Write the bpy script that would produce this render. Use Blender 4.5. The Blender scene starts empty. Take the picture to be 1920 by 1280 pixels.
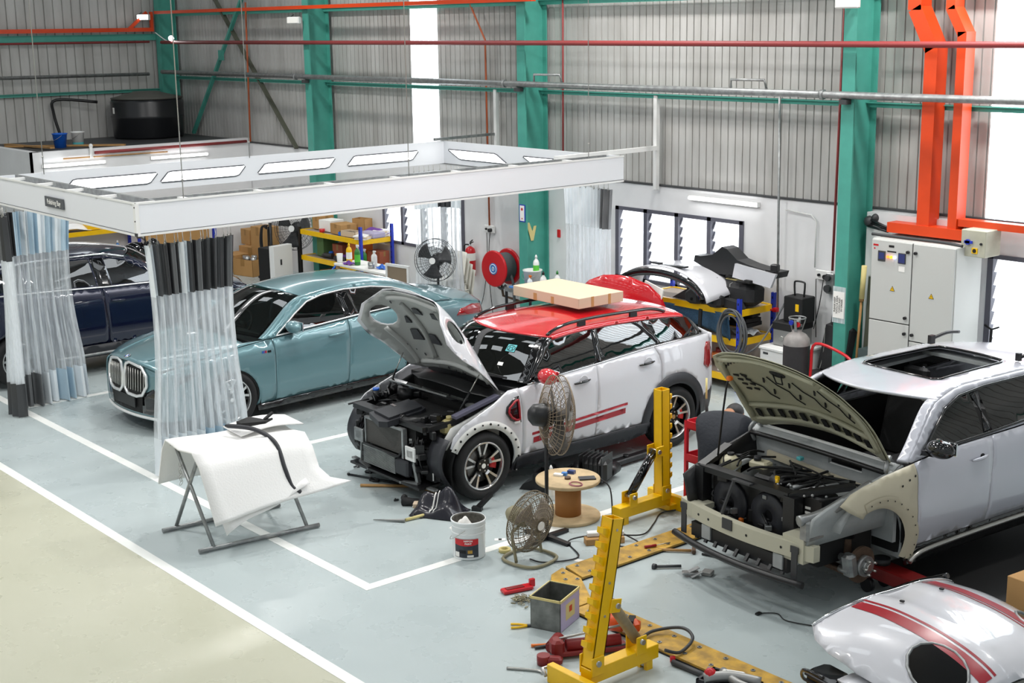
import bpy, bmesh, math, random
import numpy as np
from mathutils import Vector, Matrix
from mathutils.geometry import delaunay_2d_cdt
PI = math.pi
S = bpy.context.scene
COL = S.collection
rnd = random.Random(7)

# ---------------------------------------------------------------- camera, world, exposure, big lights
FPX = 2629.6
cam_d = bpy.data.cameras.new('camera')
cam_d.sensor_width = 36.0
cam_d.lens = FPX * 36.0 / 1920.0
cam_d.clip_end = 200
cam = bpy.data.objects.new('camera', cam_d)
COL.objects.link(cam)
F_ = Vector((-0.74911413, 0.62487535, -0.21990639))
R_ = Vector((0.64300504, 0.76572348, -0.01456273))
U_ = Vector((-0.15928759, 0.15231006, 0.97541228))
M_ = Matrix((R_, U_, -F_)).transposed().to_4x4()
M_.translation = Vector((0, 0, 4.6))
cam.matrix_world = M_
S.camera = cam
S.view_settings.view_transform = 'Standard'
S.view_settings.look = 'None'
S.view_settings.gamma = 1.0
S.view_settings.use_curve_mapping = False
S.view_settings.exposure = 0.4

W = bpy.data.worlds.new('daylight')
S.world = W
W.use_nodes = True
W.node_tree.nodes['Background'].inputs[0].default_value = (0.90, 0.96, 1.0, 1)
W.node_tree.nodes['Background'].inputs[1].default_value = 0.38

def area(name, loc, size, power, rot=(0, 0, 0), color=(1, 1, 1), shape='RECTANGLE', spread=PI):
 d = bpy.data.lights.new(name, 'AREA')
 d.shape = shape
 d.size = size[0]
 d.size_y = size[1]
 d.energy = power
 d.color = color
 d.spread = spread
 o = bpy.data.objects.new(name, d)
 o.location = loc
 o.rotation_euler = rot
 COL.objects.link(o)
 return o

# rows of high bay lamps hanging under the roof
for hx, hy, hp in ((-8.2, 12.6, 150), (-9.6, 9.2, 85), (-5.0, 11.5, 55), (-12.5, 8.5, 110), (-13.5, 12.5, 110), (-17.5, 5.0, 110), (-20.5, 11.0, 100), (-11.5, 3.5, 100), (-5.0, 4.5, 30), (-15.0, 1.0, 100)):
 area('high_bay_lamp', (hx, hy, 6.9), (0.45, 0.45), hp, color=(1, 0.98, 0.95), shape='DISK')

# ---------------------------------------------------------------- materials
def lin(c):
 if isinstance(c, str):
  c = tuple(int(c[i:i + 2], 16) / 255 for i in (0, 2, 4))
 return tuple((x / 12.92 if x <= 0.04045 else ((x + 0.055) / 1.055) ** 2.4) for x in c) + (1.0,)

MATS = {}
def mat(name, color, rough=0.5, metal=0.0, coat=0.0, noise=None, bump=None, spec=0.5, alpha=None, emit=None, trans=0.0):
 """noise=(scale, amount[, colour2]); bump=(scale, strength)"""
 m = bpy.data.materials.new(name)
 m.use_nodes = True
 nt = m.node_tree
 b = nt.nodes['Principled BSDF']
 c = lin(color)
 b.inputs['Base Color'].default_value = c
 b.inputs['Roughness'].default_value = rough
 b.inputs['Metallic'].default_value = metal
 b.inputs['Coat Weight'].default_value = coat
 b.inputs['Coat Roughness'].default_value = 0.03
 b.inputs['Specular IOR Level'].default_value = spec
 b.inputs['Transmission Weight'].default_value = trans
 if alpha is not None:
  b.inputs['Alpha'].default_value = alpha
 if emit:
  b.inputs['Emission Color'].default_value = lin(emit[0])
  b.inputs['Emission Strength'].default_value = emit[1]
 if noise or bump:
  tc = nt.nodes.new('ShaderNodeTexCoord')
 if noise:
  n = nt.nodes.new('ShaderNodeTexNoise')
  n.inputs['Scale'].default_value = noise[0]
  n.inputs['Detail'].default_value = 5
  nt.links.new(tc.outputs['Object'], n.inputs['Vector'])
  r = nt.nodes.new('ShaderNodeValToRGB')
  r.color_ramp.elements[0].position = 0.35
  r.color_ramp.elements[1].position = 0.7
  c2 = lin(noise[2]) if len(noise) > 2 else tuple(x * (1 - noise[1]) for x in c[:3]) + (1,)
  r.color_ramp.elements[0].color = c2
  r.color_ramp.elements[1].color = c
  nt.links.new(n.outputs['Fac'], r.inputs['Fac'])
  nt.links.new(r.outputs['Color'], b.inputs['Base Color'])
 if bump:
  n2 = nt.nodes.new('ShaderNodeTexNoise')
  n2.inputs['Scale'].default_value = bump[0]
  nt.links.new(tc.outputs['Object'], n2.inputs['Vector'])
  bp = nt.nodes.new('ShaderNodeBump')
  bp.inputs['Strength'].default_value = bump[1]
  bp.inputs['Distance'].default_value = 0.02
  nt.links.new(n2.outputs['Fac'], bp.inputs['Height'])
  nt.links.new(bp.outputs['Normal'], b.inputs['Normal'])
 MATS[name] = m
 return m

def glass_mat(name, tint, refl=0.12, rough=0.0):
 m = bpy.data.materials.new(name)
 m.use_nodes = True
 nt = m.node_tree
 nt.nodes.clear()
 out = nt.nodes.new('ShaderNodeOutputMaterial')
 mix = nt.nodes.new('ShaderNodeMixShader')
 tr = nt.nodes.new('ShaderNodeBsdfTransparent')
 gl = nt.nodes.new('ShaderNodeBsdfGlossy')
 lw = nt.nodes.new('ShaderNodeLayerWeight')
 mr = nt.nodes.new('ShaderNodeMapRange')
 lw.inputs['Blend'].default_value = 0.35
 mr.inputs['To Min'].default_value = refl
 mr.inputs['To Max'].default_value = min(1.0, refl + 0.45)
 tr.inputs[0].default_value = lin(tint)
 gl.inputs[0].default_value = (1, 1, 1, 1)
 gl.inputs['Roughness'].default_value = rough
 nt.links.new(lw.outputs['Fresnel'], mr.inputs['Value'])
 nt.links.new(mr.outputs[0], mix.inputs[0])
 nt.links.new(tr.outputs[0], mix.inputs[1])
 nt.links.new(gl.outputs[0], mix.inputs[2])
 nt.links.new(mix.outputs[0], out.inputs[0])
 MATS[name] = m
 return m

def film_mat(name, color, opac, rough=0.25):
 """thin clear plastic: part see-through, part milky, glossy"""
 m = bpy.data.materials.new(name)
 m.use_nodes = True
 nt = m.node_tree
 nt.nodes.clear()
 out = nt.nodes.new('ShaderNodeOutputMaterial')
 mix = nt.nodes.new('ShaderNodeMixShader')
 tr = nt.nodes.new('ShaderNodeBsdfTransparent')
 pb = nt.nodes.new('ShaderNodeBsdfPrincipled')
 pb.inputs['Base Color'].default_value = lin(color)
 pb.inputs['Roughness'].default_value = rough
 tc = nt.nodes.new('ShaderNodeTexCoord')
 mp = nt.nodes.new('ShaderNodeMapping')
 mp.inputs['Scale'].default_value = (9, 9, 0.8)
 n = nt.nodes.new('ShaderNodeTexNoise')
 n.inputs['Scale'].default_value = 3.0
 n.inputs['Detail'].default_value = 4
 mr = nt.nodes.new('ShaderNodeMapRange')
 mr.inputs['From Min'].default_value = 0.35
 mr.inputs['From Max'].default_value = 0.7
 mr.inputs['To Min'].default_value = opac - 0.2
 mr.inputs['To Max'].default_value = opac + 0.25
 nt.links.new(tc.outputs['Object'], mp.inputs[0])
 nt.links.new(mp.outputs[0], n.inputs['Vector'])
 nt.links.new(n.outputs['Fac'], mr.inputs['Value'])
 nt.links.new(mr.outputs[0], mix.inputs[0])
 tl = nt.nodes.new('ShaderNodeBsdfTranslucent')
 tl.inputs[0].default_value = lin(color)
 m2 = nt.nodes.new('ShaderNodeMixShader')
 m2.inputs[0].default_value = 0.45
 nt.links.new(pb.outputs[0], m2.inputs[1])
 nt.links.new(tl.outputs[0], m2.inputs[2])
 nt.links.new(tr.outputs[0], mix.inputs[1])
 nt.links.new(m2.outputs[0], mix.inputs[2])
 nt.links.new(mix.outputs[0], out.inputs[0])
 MATS[name] = m
 return m

def emis(name, color, strength):
 m = bpy.data.materials.new(name)
 m.use_nodes = True
 nt = m.node_tree
 nt.nodes.clear()
 out = nt.nodes.new('ShaderNodeOutputMaterial')
 e = nt.nodes.new('ShaderNodeEmission')
 e.inputs[0].default_value = lin(color)
 e.inputs[1].default_value = strength
 nt.links.new(e.outputs[0], out.inputs[0])
 MATS[name] = m
 return m

mat('white_paint', 'e9e9ea', 0.6, noise=(2.5, 0.06))
mat('white_panel', 'e4e6ea', 0.35)
mat('white_metal', 'e6e6e4', 0.4)
mat('grey_metal', '9a9a98', 0.45, 0.6)
mat('galv', 'a8aaaa', 0.4, 0.7, noise=(14, 0.35))
mat('steel', 'b9b7b2', 0.3, 0.9)
mat('chrome', 'e8e8ea', 0.08, 1.0)
mat('alu_trim', 'f0f0f0', 0.25, 0.6)
mat('teal_paint', '4a9e8f', 0.5, noise=(7, 0.1))
mat('orange_paint', 'd8430f', 0.4, noise=(4, 0.1))
mat('red_pipe', '8c3434', 0.5)
mat('orange_pipe', 'b0562e', 0.5)
mat('red_paint', 'c4141f', 0.3)
mat('yellow_paint', 'f3c000', 0.35, noise=(9, 0.06))
mat('dirty_yellow', 'd3a53c', 0.5, noise=(10, 0.3, '9c7a34'))
mat('blue_paint', '2038b4', 0.4)
mat('blue_plastic', '1d62c8', 0.35)
mat('black_plastic', '161618', 0.4)
mat('black_gloss', '0b0b0d', 0.08, coat=0.5)
mat('black_matt', '0d0d0e', 0.7)
mat('dark_grey', '3a3b3d', 0.5)
mat('rubber', '1b1b1c', 0.75)
mat('card', 'b98e58', 0.8, noise=(3, 0.1))
mat('card_light', 'cdb9a0', 0.8)
mat('wood', 'b98d57', 0.7, noise=(8, 0.2))
mat('reel_wood', 'cdb48c', 0.75, noise=(9, 0.25))
mat('paper', 'f1efea', 0.8)
mat('cloth_white', 'efeeec', 0.85, bump=(60, 0.15))
mat('green_plastic', '2c7a35', 0.35)
mat('orange_plastic', 'e0701d', 0.4)
mat('purple_cloth', '6c3f93', 0.8)
mat('lilac_cloth', 'a79fb8', 0.8)
mat('pvc_white', 'e8eef2', 0.35)
mat('pvc_grey', '6b6d6f', 0.35)
mat('pvc_dark', '3d3e40', 0.3)
film_mat('pvc_clear', 'f1f5f8', 0.64)
mat('blue_carpet', '3f6585', 0.95, bump=(150, 0.6), noise=(60, 0.3))
mat('foam_yellow', 'd8c98a', 0.9)
mat('screen_blue', '2b3f74', 0.2)
mat('cream_metal', 'bdbba8', 0.5, noise=(8, 0.15))
mat('cab_grey', 'c3c4c0', 0.45)
mat('seat_black', '232325', 0.7, bump=(120, 0.15))
mat('stitch', 'b9b9b4', 0.8)
emis('daylight_panel', 'f4fbff', 2.2)
emis('lamp_panel', 'ffffff', 5.0)
emis('tube_light', 'ffffff', 9.0)
emis('lamp_amber', 'ff9a20', 5.0)
emis('lamp_blue', 'b8c8ff', 5.0)
emis('lamp_red', 'ff5a20', 5.0)

def m_(x):
 return MATS[x] if isinstance(x, str) else x

# ---------------------------------------------------------------- mesh helpers
class MB:
 def __init__(self):
  self.v = []
  self.f = []
  self.mi = []
  self.sm = []
  self.mats = []
  self.cur = 0
  self.smooth = False
  self.T = None
 def mat(self, name):
  if name not in self.mats:
   self.mats.append(name)
  self.cur = self.mats.index(name)
  return self
 def add(self, verts, faces, smooth=None):
  o = len(self.v)
  for p in verts:
   p = Vector(p)
   self.v.append(self.T @ p if self.T else p)
  for f in faces:
   self.f.append([i + o for i in f])
   self.mi.append(self.cur)
   self.sm.append(self.smooth if smooth is None else smooth)
  return self
 def box(self, c, s, rot=None, bev=0.0):
  x, y, z = s[0] / 2, s[1] / 2, s[2] / 2
  b = min(bev, x * .49, y * .49, z * .49)
  if b <= 0:
   P = [(i * x, j * y, k * z) for k in (-1, 1) for j in (-1, 1) for i in (-1, 1)]
   Fs = [(0, 2, 3, 1), (4, 5, 7, 6), (0, 1, 5, 4), (2, 6, 7, 3), (0, 4, 6, 2), (1, 3, 7, 5)]
  else:
   ring = []
   for (sx, sy) in ((1, 1), (-1, 1), (-1, -1), (1, -1)):
    pts = [(x, y - b), (x - b, y)]
    if sx * sy < 0:
     pts = pts[::-1]
    ring += [(sx * a, sy * d) for a, d in pts]
   P = []
   for zz, k in ((-z, b), (-z + b, 0), (z - b, 0), (z, b)):
    for a, d in ring:
     P.append((a - math.copysign(k, a) if k else a, d - math.copysign(k, d) if k else d, zz))
   n = 8
   Fs = []
   for r in range(3):
    for i in range(n):
     Fs.append((r * n + i, r * n + (i + 1) % n, (r + 1) * n + (i + 1) % n, (r + 1) * n + i))
   Fs.append(tuple(range(n))[::-1])
   Fs.append(tuple(range(3 * n, 4 * n)))
  R = Matrix.Identity(3)
  if rot is not None:
   R = rot if isinstance(rot, Matrix) else Matrix.Rotation(rot, 3, 'Z')
  C = Vector(c)
  return self.add([R @ Vector(p) + C for p in P], Fs, False)
 def bb(self, a, b, bev=0.0):
  return self.box([(a[i] + b[i]) / 2 for i in range(3)], [abs(b[i] - a[i]) for i in range(3)], None, bev)
 def tube(self, path, r, n=8, closed=False, caps=True, smooth=True):
  P = [Vector(p) for p in path]
  rr = r if isinstance(r, (list, tuple)) else [r] * len(P)
  k = len(P)
  verts = []
  up = None
  for i in range(k):
   if closed:
    t = P[(i + 1) % k] - P[i - 1]
   else:
    t = P[min(i + 1, k - 1)] - P[max(i - 1, 0)]
   t = t.normalized() if t.length > 1e-9 else Vector((0, 0, 1))
   if up is None:
    up = Vector((0, 0, 1)) if abs(t.z) < .95 else Vector((1, 0, 0))
   a = t.cross(up)
   if a.length < 1e-6:
    a = t.cross(Vector((1, 0, 0.1)))
   a.normalize()
   up = a.cross(t).normalized()
   for j in range(n):
    w = 2 * PI * j / n
    verts.append(P[i] + (a * math.cos(w) + up * math.sin(w)) * rr[i])
  fs = []
  m = k if closed else k - 1
  for i in range(m):
   for j in range(n):
    a0 = i * n + j
    a1 = i * n + (j + 1) % n
    b0 = ((i + 1) % k) * n + j
    b1 = ((i + 1) % k) * n + (j + 1) % n
    fs.append((a0, a1, b1, b0))
  self.add(verts, fs, smooth)
  if caps and not closed:
   o = len(self.v) - k * n
   self.f += [[o + j for j in range(n)][::-1], [o + (k - 1) * n + j for j in range(n)]]
   self.mi += [self.cur] * 2
   self.sm += [False] * 2
  return self
 def bar(self, a, b, w, h=None, up=(0, 0, 1)):
  """rectangular bar from a to b"""
  a = Vector(a)
  b = Vector(b)
  h = w if h is None else h
  t = (b - a).normalized()
  u = Vector(up)
  s = t.cross(u)
  if s.length < 1e-5:
   s = t.cross(Vector((1, 0, 0)))
  s.normalize()
  u = s.cross(t).normalized()
  P = []
  for q in (a, b):
   for i, j in ((-1, -1), (1, -1), (1, 1), (-1, 1)):
    P.append(q + s * i * w / 2 + u * j * h / 2)
  return self.add(P, [(0, 1, 2, 3), (7, 6, 5, 4), (0, 4, 5, 1), (1, 5, 6, 2), (2, 6, 7, 3), (3, 7, 4, 0)], False)
 def lathe(self, prof, c=(0, 0, 0), axis='Z', n=24, smooth=True, cap=True, R=None):
  """prof: [(r, h)] along the axis"""
  vs = []
  for r, h in prof:
   for j in range(n):
    w = 2 * PI * j / n
    a, b = r * math.cos(w), r * math.sin(w)
    p = {'Z': (a, b, h), 'Y': (b, h, a), 'X': (h, a, b)}[axis]
    p = Vector(p)
    if R is not None:
     p = R @ p
    vs.append(p + Vector(c))
  fs = []
  for i in range(len(prof) - 1):
   for j in range(n):
    fs.append((i * n + j, i * n + (j + 1) % n, (i + 1) * n + (j + 1) % n, (i + 1) * n + j))
  self.add(vs, fs, smooth)
  if cap:
   o = len(self.v) - len(vs)
   if prof[0][0] > 1e-6:
    self.f.append([o + j for j in range(n)][::-1]); self.mi.append(self.cur); self.sm.append(False)
   if prof[-1][0] > 1e-6:
    q = o + (len(prof) - 1) * n
    self.f.append([q + j for j in range(n)]); self.mi.append(self.cur); self.sm.append(False)
  return self
 def cyl(self, c, r, h, axis='Z', n=20, r2=None, R=None):
  r2 = r if r2 is None else r2
  return self.lathe([(r, -h / 2), (r2, h / 2)], c, axis, n, True, True, R)
 def sph(self, c, r, n=14, sz=(1, 1, 1)):
  k = max(6, n // 2)
  vs = []
  for i in range(k + 1):
   t = PI * i / k
   for j in range(n):
    w = 2 * PI * j / n
    vs.append((c[0] + r * sz[0] * math.sin(t) * math.cos(w), c[1] + r * sz[1] * math.sin(t) * math.sin(w), c[2] - r * sz[2] * math.cos(t)))
  fs = [(i * n + j, i * n + (j + 1) % n, (i + 1) * n + (j + 1) % n, (i + 1) * n + j) for i in range(k) for j in range(n)]
  return self.add(vs, fs, True)
 def prism(self, poly, d0, d1, plane='XZ', smooth=False):
  """extrude a 2-D polygon along the third axis from d0 to d1"""
  def q(p, d):
   return {'XZ': (p[0], d, p[1]), 'XY': (p[0], p[1], d), 'YZ': (d, p[0], p[1])}[plane]
  n = len(poly)
  vs = [q(p, d0) for p in poly] + [q(p, d1) for p in poly]
  fs = [(i, (i + 1) % n, n + (i + 1) % n, n + i) for i in range(n)]
  self.add(vs, fs, smooth)
  o = len(self.v) - 2 * n
  self.f += [[o + i for i in range(n)][::-1], [o + n + i for i in range(n)]]
  self.mi += [self.cur] * 2
  self.sm += [False] * 2
  return self
 def grid(self, fn, nu, nv, smooth=True, closed_u=False):
  vs = [fn(i / (nu if closed_u else nu), j / nv) for i in range(nu if closed_u else nu + 1) for j in range(nv + 1)]
  k = nv + 1
  fs = []
  for i in range(nu):
   i2 = (i + 1) % nu if closed_u else i + 1
   for j in range(nv):
    fs.append((i * k + j, i2 * k + j, i2 * k + j + 1, i * k + j + 1))
  return self.add(vs, fs, smooth)
 def build(self, name, parent=None, material=None, loc=None, rot=None, solid=0.0, offset=-1, sub=0, fix=True, auto=None):
  me = bpy.data.meshes.new(name)
  me.from_pydata([tuple(p) for p in self.v], [], self.f)
  mats = self.mats if material is None else [material]
  for mm in mats:
   me.materials.append(m_(mm))
  for p, i, s in zip(me.polygons, self.mi, self.sm):
   p.material_index = i if material is None else 0
   p.use_smooth = s
  if fix:
   bm = bmesh.new()
   bm.from_mesh(me)
   bmesh.ops.recalc_face_normals(bm, faces=bm.faces)
   bm.to_mesh(me)
   bm.free()
  o = bpy.data.objects.new(name, me)
  COL.objects.link(o)
  if parent:
   o.parent = parent
  if loc is not None:
   o.location = loc
  if rot is not None:
   o.rotation_euler = rot if hasattr(rot, '__len__') else (0, 0, rot)
  if solid:
   md = o.modifiers.new('solid', 'SOLIDIFY')
   md.thickness = solid
   md.offset = offset
  if sub:
   md = o.modifiers.new('sub', 'SUBSURF')
   md.levels = md.render_levels = sub
  return o

def tag(o, label, cat, group=None):
 o['label'] = label
 o['category'] = cat
 if group:
  o['group'] = group
 return o
def struct(o):
 o['kind'] = 'structure'
 return o
def thing(name, label, cat, loc=(0, 0, 0), rot=0, group=None):
 o = bpy.data.objects.new(name, None)
 COL.objects.link(o)
 o.empty_display_size = 0.1
 o.location = loc
 o.rotation_euler = rot if hasattr(rot, '__len__') else (0, 0, rot)
 return tag(o, label, cat, group)
def dup(root, loc, rot=None, label=None, group=None):
 kids = {}
 for o in list(COL.objects):
  if o.parent:
   kids.setdefault(o.parent.name, []).append(o)
 def cp(o, par):
  c = o.copy()
  COL.objects.link(c)
  c.parent = par
  for k in kids.get(o.name, []):
   cp(k, c)
  return c
 r = cp(root, root.parent)
 r.location = loc
 if rot is not None:
  r.rotation_euler = rot if hasattr(rot, '__len__') else (0, 0, rot)
 if label:
  r['label'] = label
 if group:
  r['group'] = group
 return r

def text(name, s, size, mtl, parent=None, M=None, loc=None, rot=None, extrude=0.001, align='CENTER', sx=1.0, bold=0.0):
 cu = bpy.data.curves.new(name, 'FONT')
 cu.body = s
 cu.size = size
 cu.align_x = align
 cu.align_y = 'CENTER'
 cu.extrude = extrude
 cu.offset = bold
 tmp = bpy.data.objects.new(name + '_t', cu)
 COL.objects.link(tmp)
 dg = bpy.context.evaluated_depsgraph_get()
 me = bpy.data.meshes.new_from_object(tmp.evaluated_get(dg))
 bpy.data.objects.remove(tmp)
 me.materials.clear()
 me.materials.append(m_(mtl))
 o = bpy.data.objects.new(name, me)
 COL.objects.link(o)
 o.parent = parent
 if sx != 1.0:
  o.scale = (sx, 1, 1)
 if M is not None:
  o.matrix_local = M
 else:
  o.location = loc or (0, 0, 0)
  o.rotation_euler = rot or (0, 0, 0)
 return o

def arc(cx, cy, r, a0, a1, n):
 return [(cx + r * math.cos(math.radians(a0 + (a1 - a0) * i / n)), cy + r * math.sin(math.radians(a0 + (a1 - a0) * i / n))) for i in range(n + 1)]
def smooth_path(pts, k=6, closed=False):
 P = [Vector(p) for p in pts]
 n = len(P)
 out = []
 for i in range(n if closed else n - 1):
  if closed:
   a, b, c, d = P[i - 1], P[i], P[(i + 1) % n], P[(i + 2) % n]
  else:
   a, b, c, d = P[max(i - 1, 0)], P[i], P[i + 1], P[min(i + 2, n - 1)]
  for j in range(k):
   t = j / k
   out.append(0.5 * (2 * b + (c - a) * t + (2 * a - 5 * b + 4 * c - d) * t * t + (3 * b - a - 3 * c + d) * t ** 3))
 if not closed:
  out.append(P[-1])
 return out

# ---------------------------------------------------------------- the hall
YW = 14.0      # inner face of the masonry of the back wall
XE = -27.9     # end wall
def floor_mat():
 m = mat('floor_paint', 'b4c3c4', 0.24, spec=0.5)
 nt = m.node_tree
 b = nt.nodes['Principled BSDF']
 tc = nt.nodes.new('ShaderNodeTexCoord')
 sp = nt.nodes.new('ShaderNodeSeparateXYZ')
 nt.links.new(tc.outputs['Object'], sp.inputs[0])
 st = nt.nodes.new('ShaderNodeMath'); st.operation = 'GREATER_THAN'
 st.inputs[1].default_value = 5.07
 nt.links.new(sp.outputs['Y'], st.inputs[0])
 n = nt.nodes.new('ShaderNodeTexNoise'); n.inputs['Scale'].default_value = 0.8; n.inputs['Detail'].default_value = 6
 mp = nt.nodes.new('ShaderNodeMapping'); mp.inputs['Scale'].default_value = (1, 1.7, 1)
 nt.links.new(tc.outputs['Object'], mp.inputs[0]); nt.links.new(mp.outputs[0], n.inputs['Vector'])
 def two(a, c):
  x = nt.nodes.new('ShaderNodeMix'); x.data_type = 'RGBA'
  x.inputs[6].default_value = lin(a); x.inputs[7].default_value = lin(c)
  nt.links.new(n.outputs['Fac'], x.inputs[0])
  return x
 t = two('aab5b6', 'b8c2c2'); y = two('b8b8a2', 'c4c3b0')
 mx = nt.nodes.new('ShaderNodeMix'); mx.data_type = 'RGBA'
 nt.links.new(st.outputs[0], mx.inputs[0]); nt.links.new(y.outputs[2], mx.inputs[6]); nt.links.new(t.outputs[2], mx.inputs[7])
 nt.links.new(mx.outputs[2], b.inputs['Base Color'])
 n2 = nt.nodes.new('ShaderNodeTexNoise'); n2.inputs['Scale'].default_value = 3.0; n2.inputs['Detail'].default_value = 8
 nt.links.new(tc.outputs['Object'], n2.inputs['Vector'])
 mr = nt.nodes.new('ShaderNodeMapRange'); mr.inputs['To Min'].default_value = 0.16; mr.inputs['To Max'].default_value = 0.42
 nt.links.new(n2.outputs['Fac'], mr.inputs['Value']); nt.links.new(mr.outputs[0], b.inputs['Roughness'])
 return m
floor_mat()
def sheet_mat(name, c1, c2):
 m = mat(name, c1, 0.55, 0.15)
 nt = m.node_tree; b = nt.nodes['Principled BSDF']
 tc = nt.nodes.new('ShaderNodeTexCoord')
 mp = nt.nodes.new('ShaderNodeMapping'); mp.inputs['Scale'].default_value = (1.6, 1.6, 0.35)
 n = nt.nodes.new('ShaderNodeTexNoise'); n.inputs['Scale'].default_value = 2.2; n.inputs['Detail'].default_value = 8
 r = nt.nodes.new('ShaderNodeValToRGB'); r.color_ramp.elements[0].color = lin(c2); r.color_ramp.elements[1].color = lin(c1)
 r.color_ramp.elements[0].position = 0.3; r.color_ramp.elements[1].position = 0.62
 nt.links.new(tc.outputs['Object'], mp.inputs[0]); nt.links.new(mp.outputs[0], n.inputs['Vector'])
 nt.links.new(n.outputs['Fac'], r.inputs['Fac']); nt.links.new(r.outputs['Color'], b.inputs['Base Color'])
sheet_mat('sheeting', 'bdbcb9', 'a6a4a0')
mat('line_paint', 'f1f2ee', 0.35)
mat('ceil_sheet', '6f7273', 0.6)

struct(MB().mat('floor_paint').bb((-32, -12, -0.2), (6, 14.4, 0)).build('floor'))
def stripe(name, a, b):
 struct(MB().mat('line_paint').bb((a[0], a[1], 0.0), (b[0], b[1], 0.003)).build(name))
stripe('trim_1', (-31, 5.02), (4, 5.12))
stripe('trim_2', (-31, 6.09), (-9.25, 6.19))
for i, x in enumerate((-9.3, -13.25, -17.02, -20.85)):
 stripe('trim_%d' % (i + 3), (x - .05, 6.19), (x + .05, 13.95))

# masonry of the back wall, window openings left free
W1 = (-14.40, -12.02, 1.02, 2.06)
W2 = (-20.25, -17.95, 0.92, 2.06)
W3 = (-8.45, -6.2, 0.75, 2.04)
wb = MB().mat('white_paint')
xs = [-28.1, W2[0], W2[1], W1[0], W1[1], W3[0], W3[1], 5.0]
wins = {1: W2, 3: W1, 5: W3}
for i in range(7):
 if i in wins:
  w = wins[i]
  wb.bb((xs[i], YW, 0), (xs[i + 1], YW + .18, w[2]))
  wb.bb((xs[i], YW, w[3]), (xs[i + 1], YW + .18, 2.4))
 else:
  wb.bb((xs[i], YW, 0), (xs[i + 1], YW + .18, 2.4))
struct(wb.build('wall_back'))
# projecting pier behind the electrical cabinet
struct(MB().mat('white_paint').bb((-10.0, 13.86, 0), (-8.55, YW, 2.38)).build('trim_7'))

def ribbed(x0, x1, z0, z1, pitch=0.126, rib=0.024, d=0.024):
 """profile of ribbed sheeting seen from the room: flat pans, narrow grooves"""
 m = MB().mat('sheeting')
 pts = []
 x = x0
 while x < x1:
  pts += [(x, 0.0), (x + pitch - rib, 0.0), (x + pitch - rib * .75, d), (x + pitch - rib * .25, d)]
  x += pitch
 pts.append((x1, 0))
 vs = [(px, py, z) for z in (z0, z1) for px, py in pts]
 n = len(pts)
 m.add(vs, [(i, i + 1, n + i + 1, n + i) for i in range(n - 1)], False)
 return m
# upper wall in ribbed sheets, with two strips of clear sheeting
ST = [(-19.36, -18.66), (-8.56, -6.6)]
segs = [(-28.1, -19.36), (-18.66, -8.56), (-6.6, 5.0)]
ws = MB().mat('sheeting')
for a, b in segs:
 g = ribbed(a, b, 2.38, 8.2)
 ws.add([(v.x, v.y + 14.06, v.z) for v in g.v], g.f, False)
struct(ws.build('wall_back_upper', solid=0.004, offset=1, fix=False))
mat('clear_sheet', 'f4fbff', 0.3, emit=('f2f9ff', 2.6))
for i, (a, b) in enumerate(ST):
 g = ribbed(a, b, 2.38, 8.2)
 struct(MB().mat('clear_sheet').add([(v.x, v.y + 14.05, v.z) for v in g.v], g.f, False).build('window_%d' % (i + 4), fix=False))
# dirty sill along the foot of the sheets
struct(MB().mat('dark_grey').bb((-28, 13.985, 2.4), (4.5, 14.1, 2.425)).build('trim_8'))
# end wall
g = ribbed(-2.0, 14.1, 0, 8.2, 0.19, 0.035, 0.03)
struct(MB().mat('sheeting').add([(XE - v.y, v.x, v.z) for v in g.v], g.f, False).build('wall_left', solid=0.004, offset=1, fix=False))
# roof: dark sheets with rows of clear sheets
cl = MB().mat('ceil_sheet')
sk = MB().mat('daylight_panel')
y = -12.0
while y < 14:
 cl.bb((-28.5, y, 8.2), (6, y + 2.3, 8.26))
 for x in np.arange(-28, 5, 2.75):
  sk.bb((x, y + 2.3, 8.2), (x + 1.7, y + 3.1, 8.22))
  cl.bb((x + 1.7, y + 2.3, 8.2), (x + 2.75, y + 3.1, 8.26))
 y += 3.1
struct(cl.build('ceiling'))
struct(sk.build('window_6'))

# white room in the far corner with its flat roof
XR = -24.8
rm = MB().mat('white_paint')
rm.bb((XR - .15, 9.6, 0), (XR, 13.99, 2.5)).bb((XE + .05, 9.6, 0), (XR, 9.75, 2.5))
struct(rm.build('wall_room'))
struct(MB().mat('dark_grey').bb((XE + .05, 9.65, 2.38), (XR - .06, 13.95, 2.46)).build('trim_9'))

# louvre windows
mat('louvre_glass', 'f2f7fa', 0.15, emit=('f6fbff', 1.5))
mat('win_frame', '5b5b66', 0.45)
def louvre_window(n, w, bays, blades):
 root = MB().mat('win_frame')
 x0, x1, z0, z1 = w
 for i in range(bays + 1):
  x = x0 + (x1 - x0) * i / bays
  x = min(max(x, x0 + .03), x1 - .03)
  root.bb((x - .035, YW - .02, z0), (x + .035, YW + .1, z1))
 root.bb((x0, YW - .02, z1 - .05), (x1, YW + .1, z1)).bb((x0, YW - .02, z0), (x1, YW + .1, z0 + .05))
 o = struct(root.build('window_%d' % n))
 for i in range(bays):
  a = x0 + (x1 - x0) * i / bays + .045
  b = x0 + (x1 - x0) * (i + 1) / bays - .045
  m = MB().mat('louvre_glass')
  h = (z1 - z0 - .1) / blades
  for k in range(blades):
   zc = z0 + .05 + h * (k + .5)
   m.box(((a + b) / 2, YW + .05, zc), (b - a, .006, h * 1.12), Matrix.Rotation(math.radians(-24), 3, 'X'))
  c = MB().mat('win_frame')
  for k in range(blades):
   zc = z0 + .05 + h * (k + .5)
   c.box((a + .004, YW + .04, zc), (.008, .014, h * .7), Matrix.Rotation(math.radians(-24), 3, 'X'))
  m.build('louvre_blades', o)
  c.build('blade_clips', o)
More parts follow.
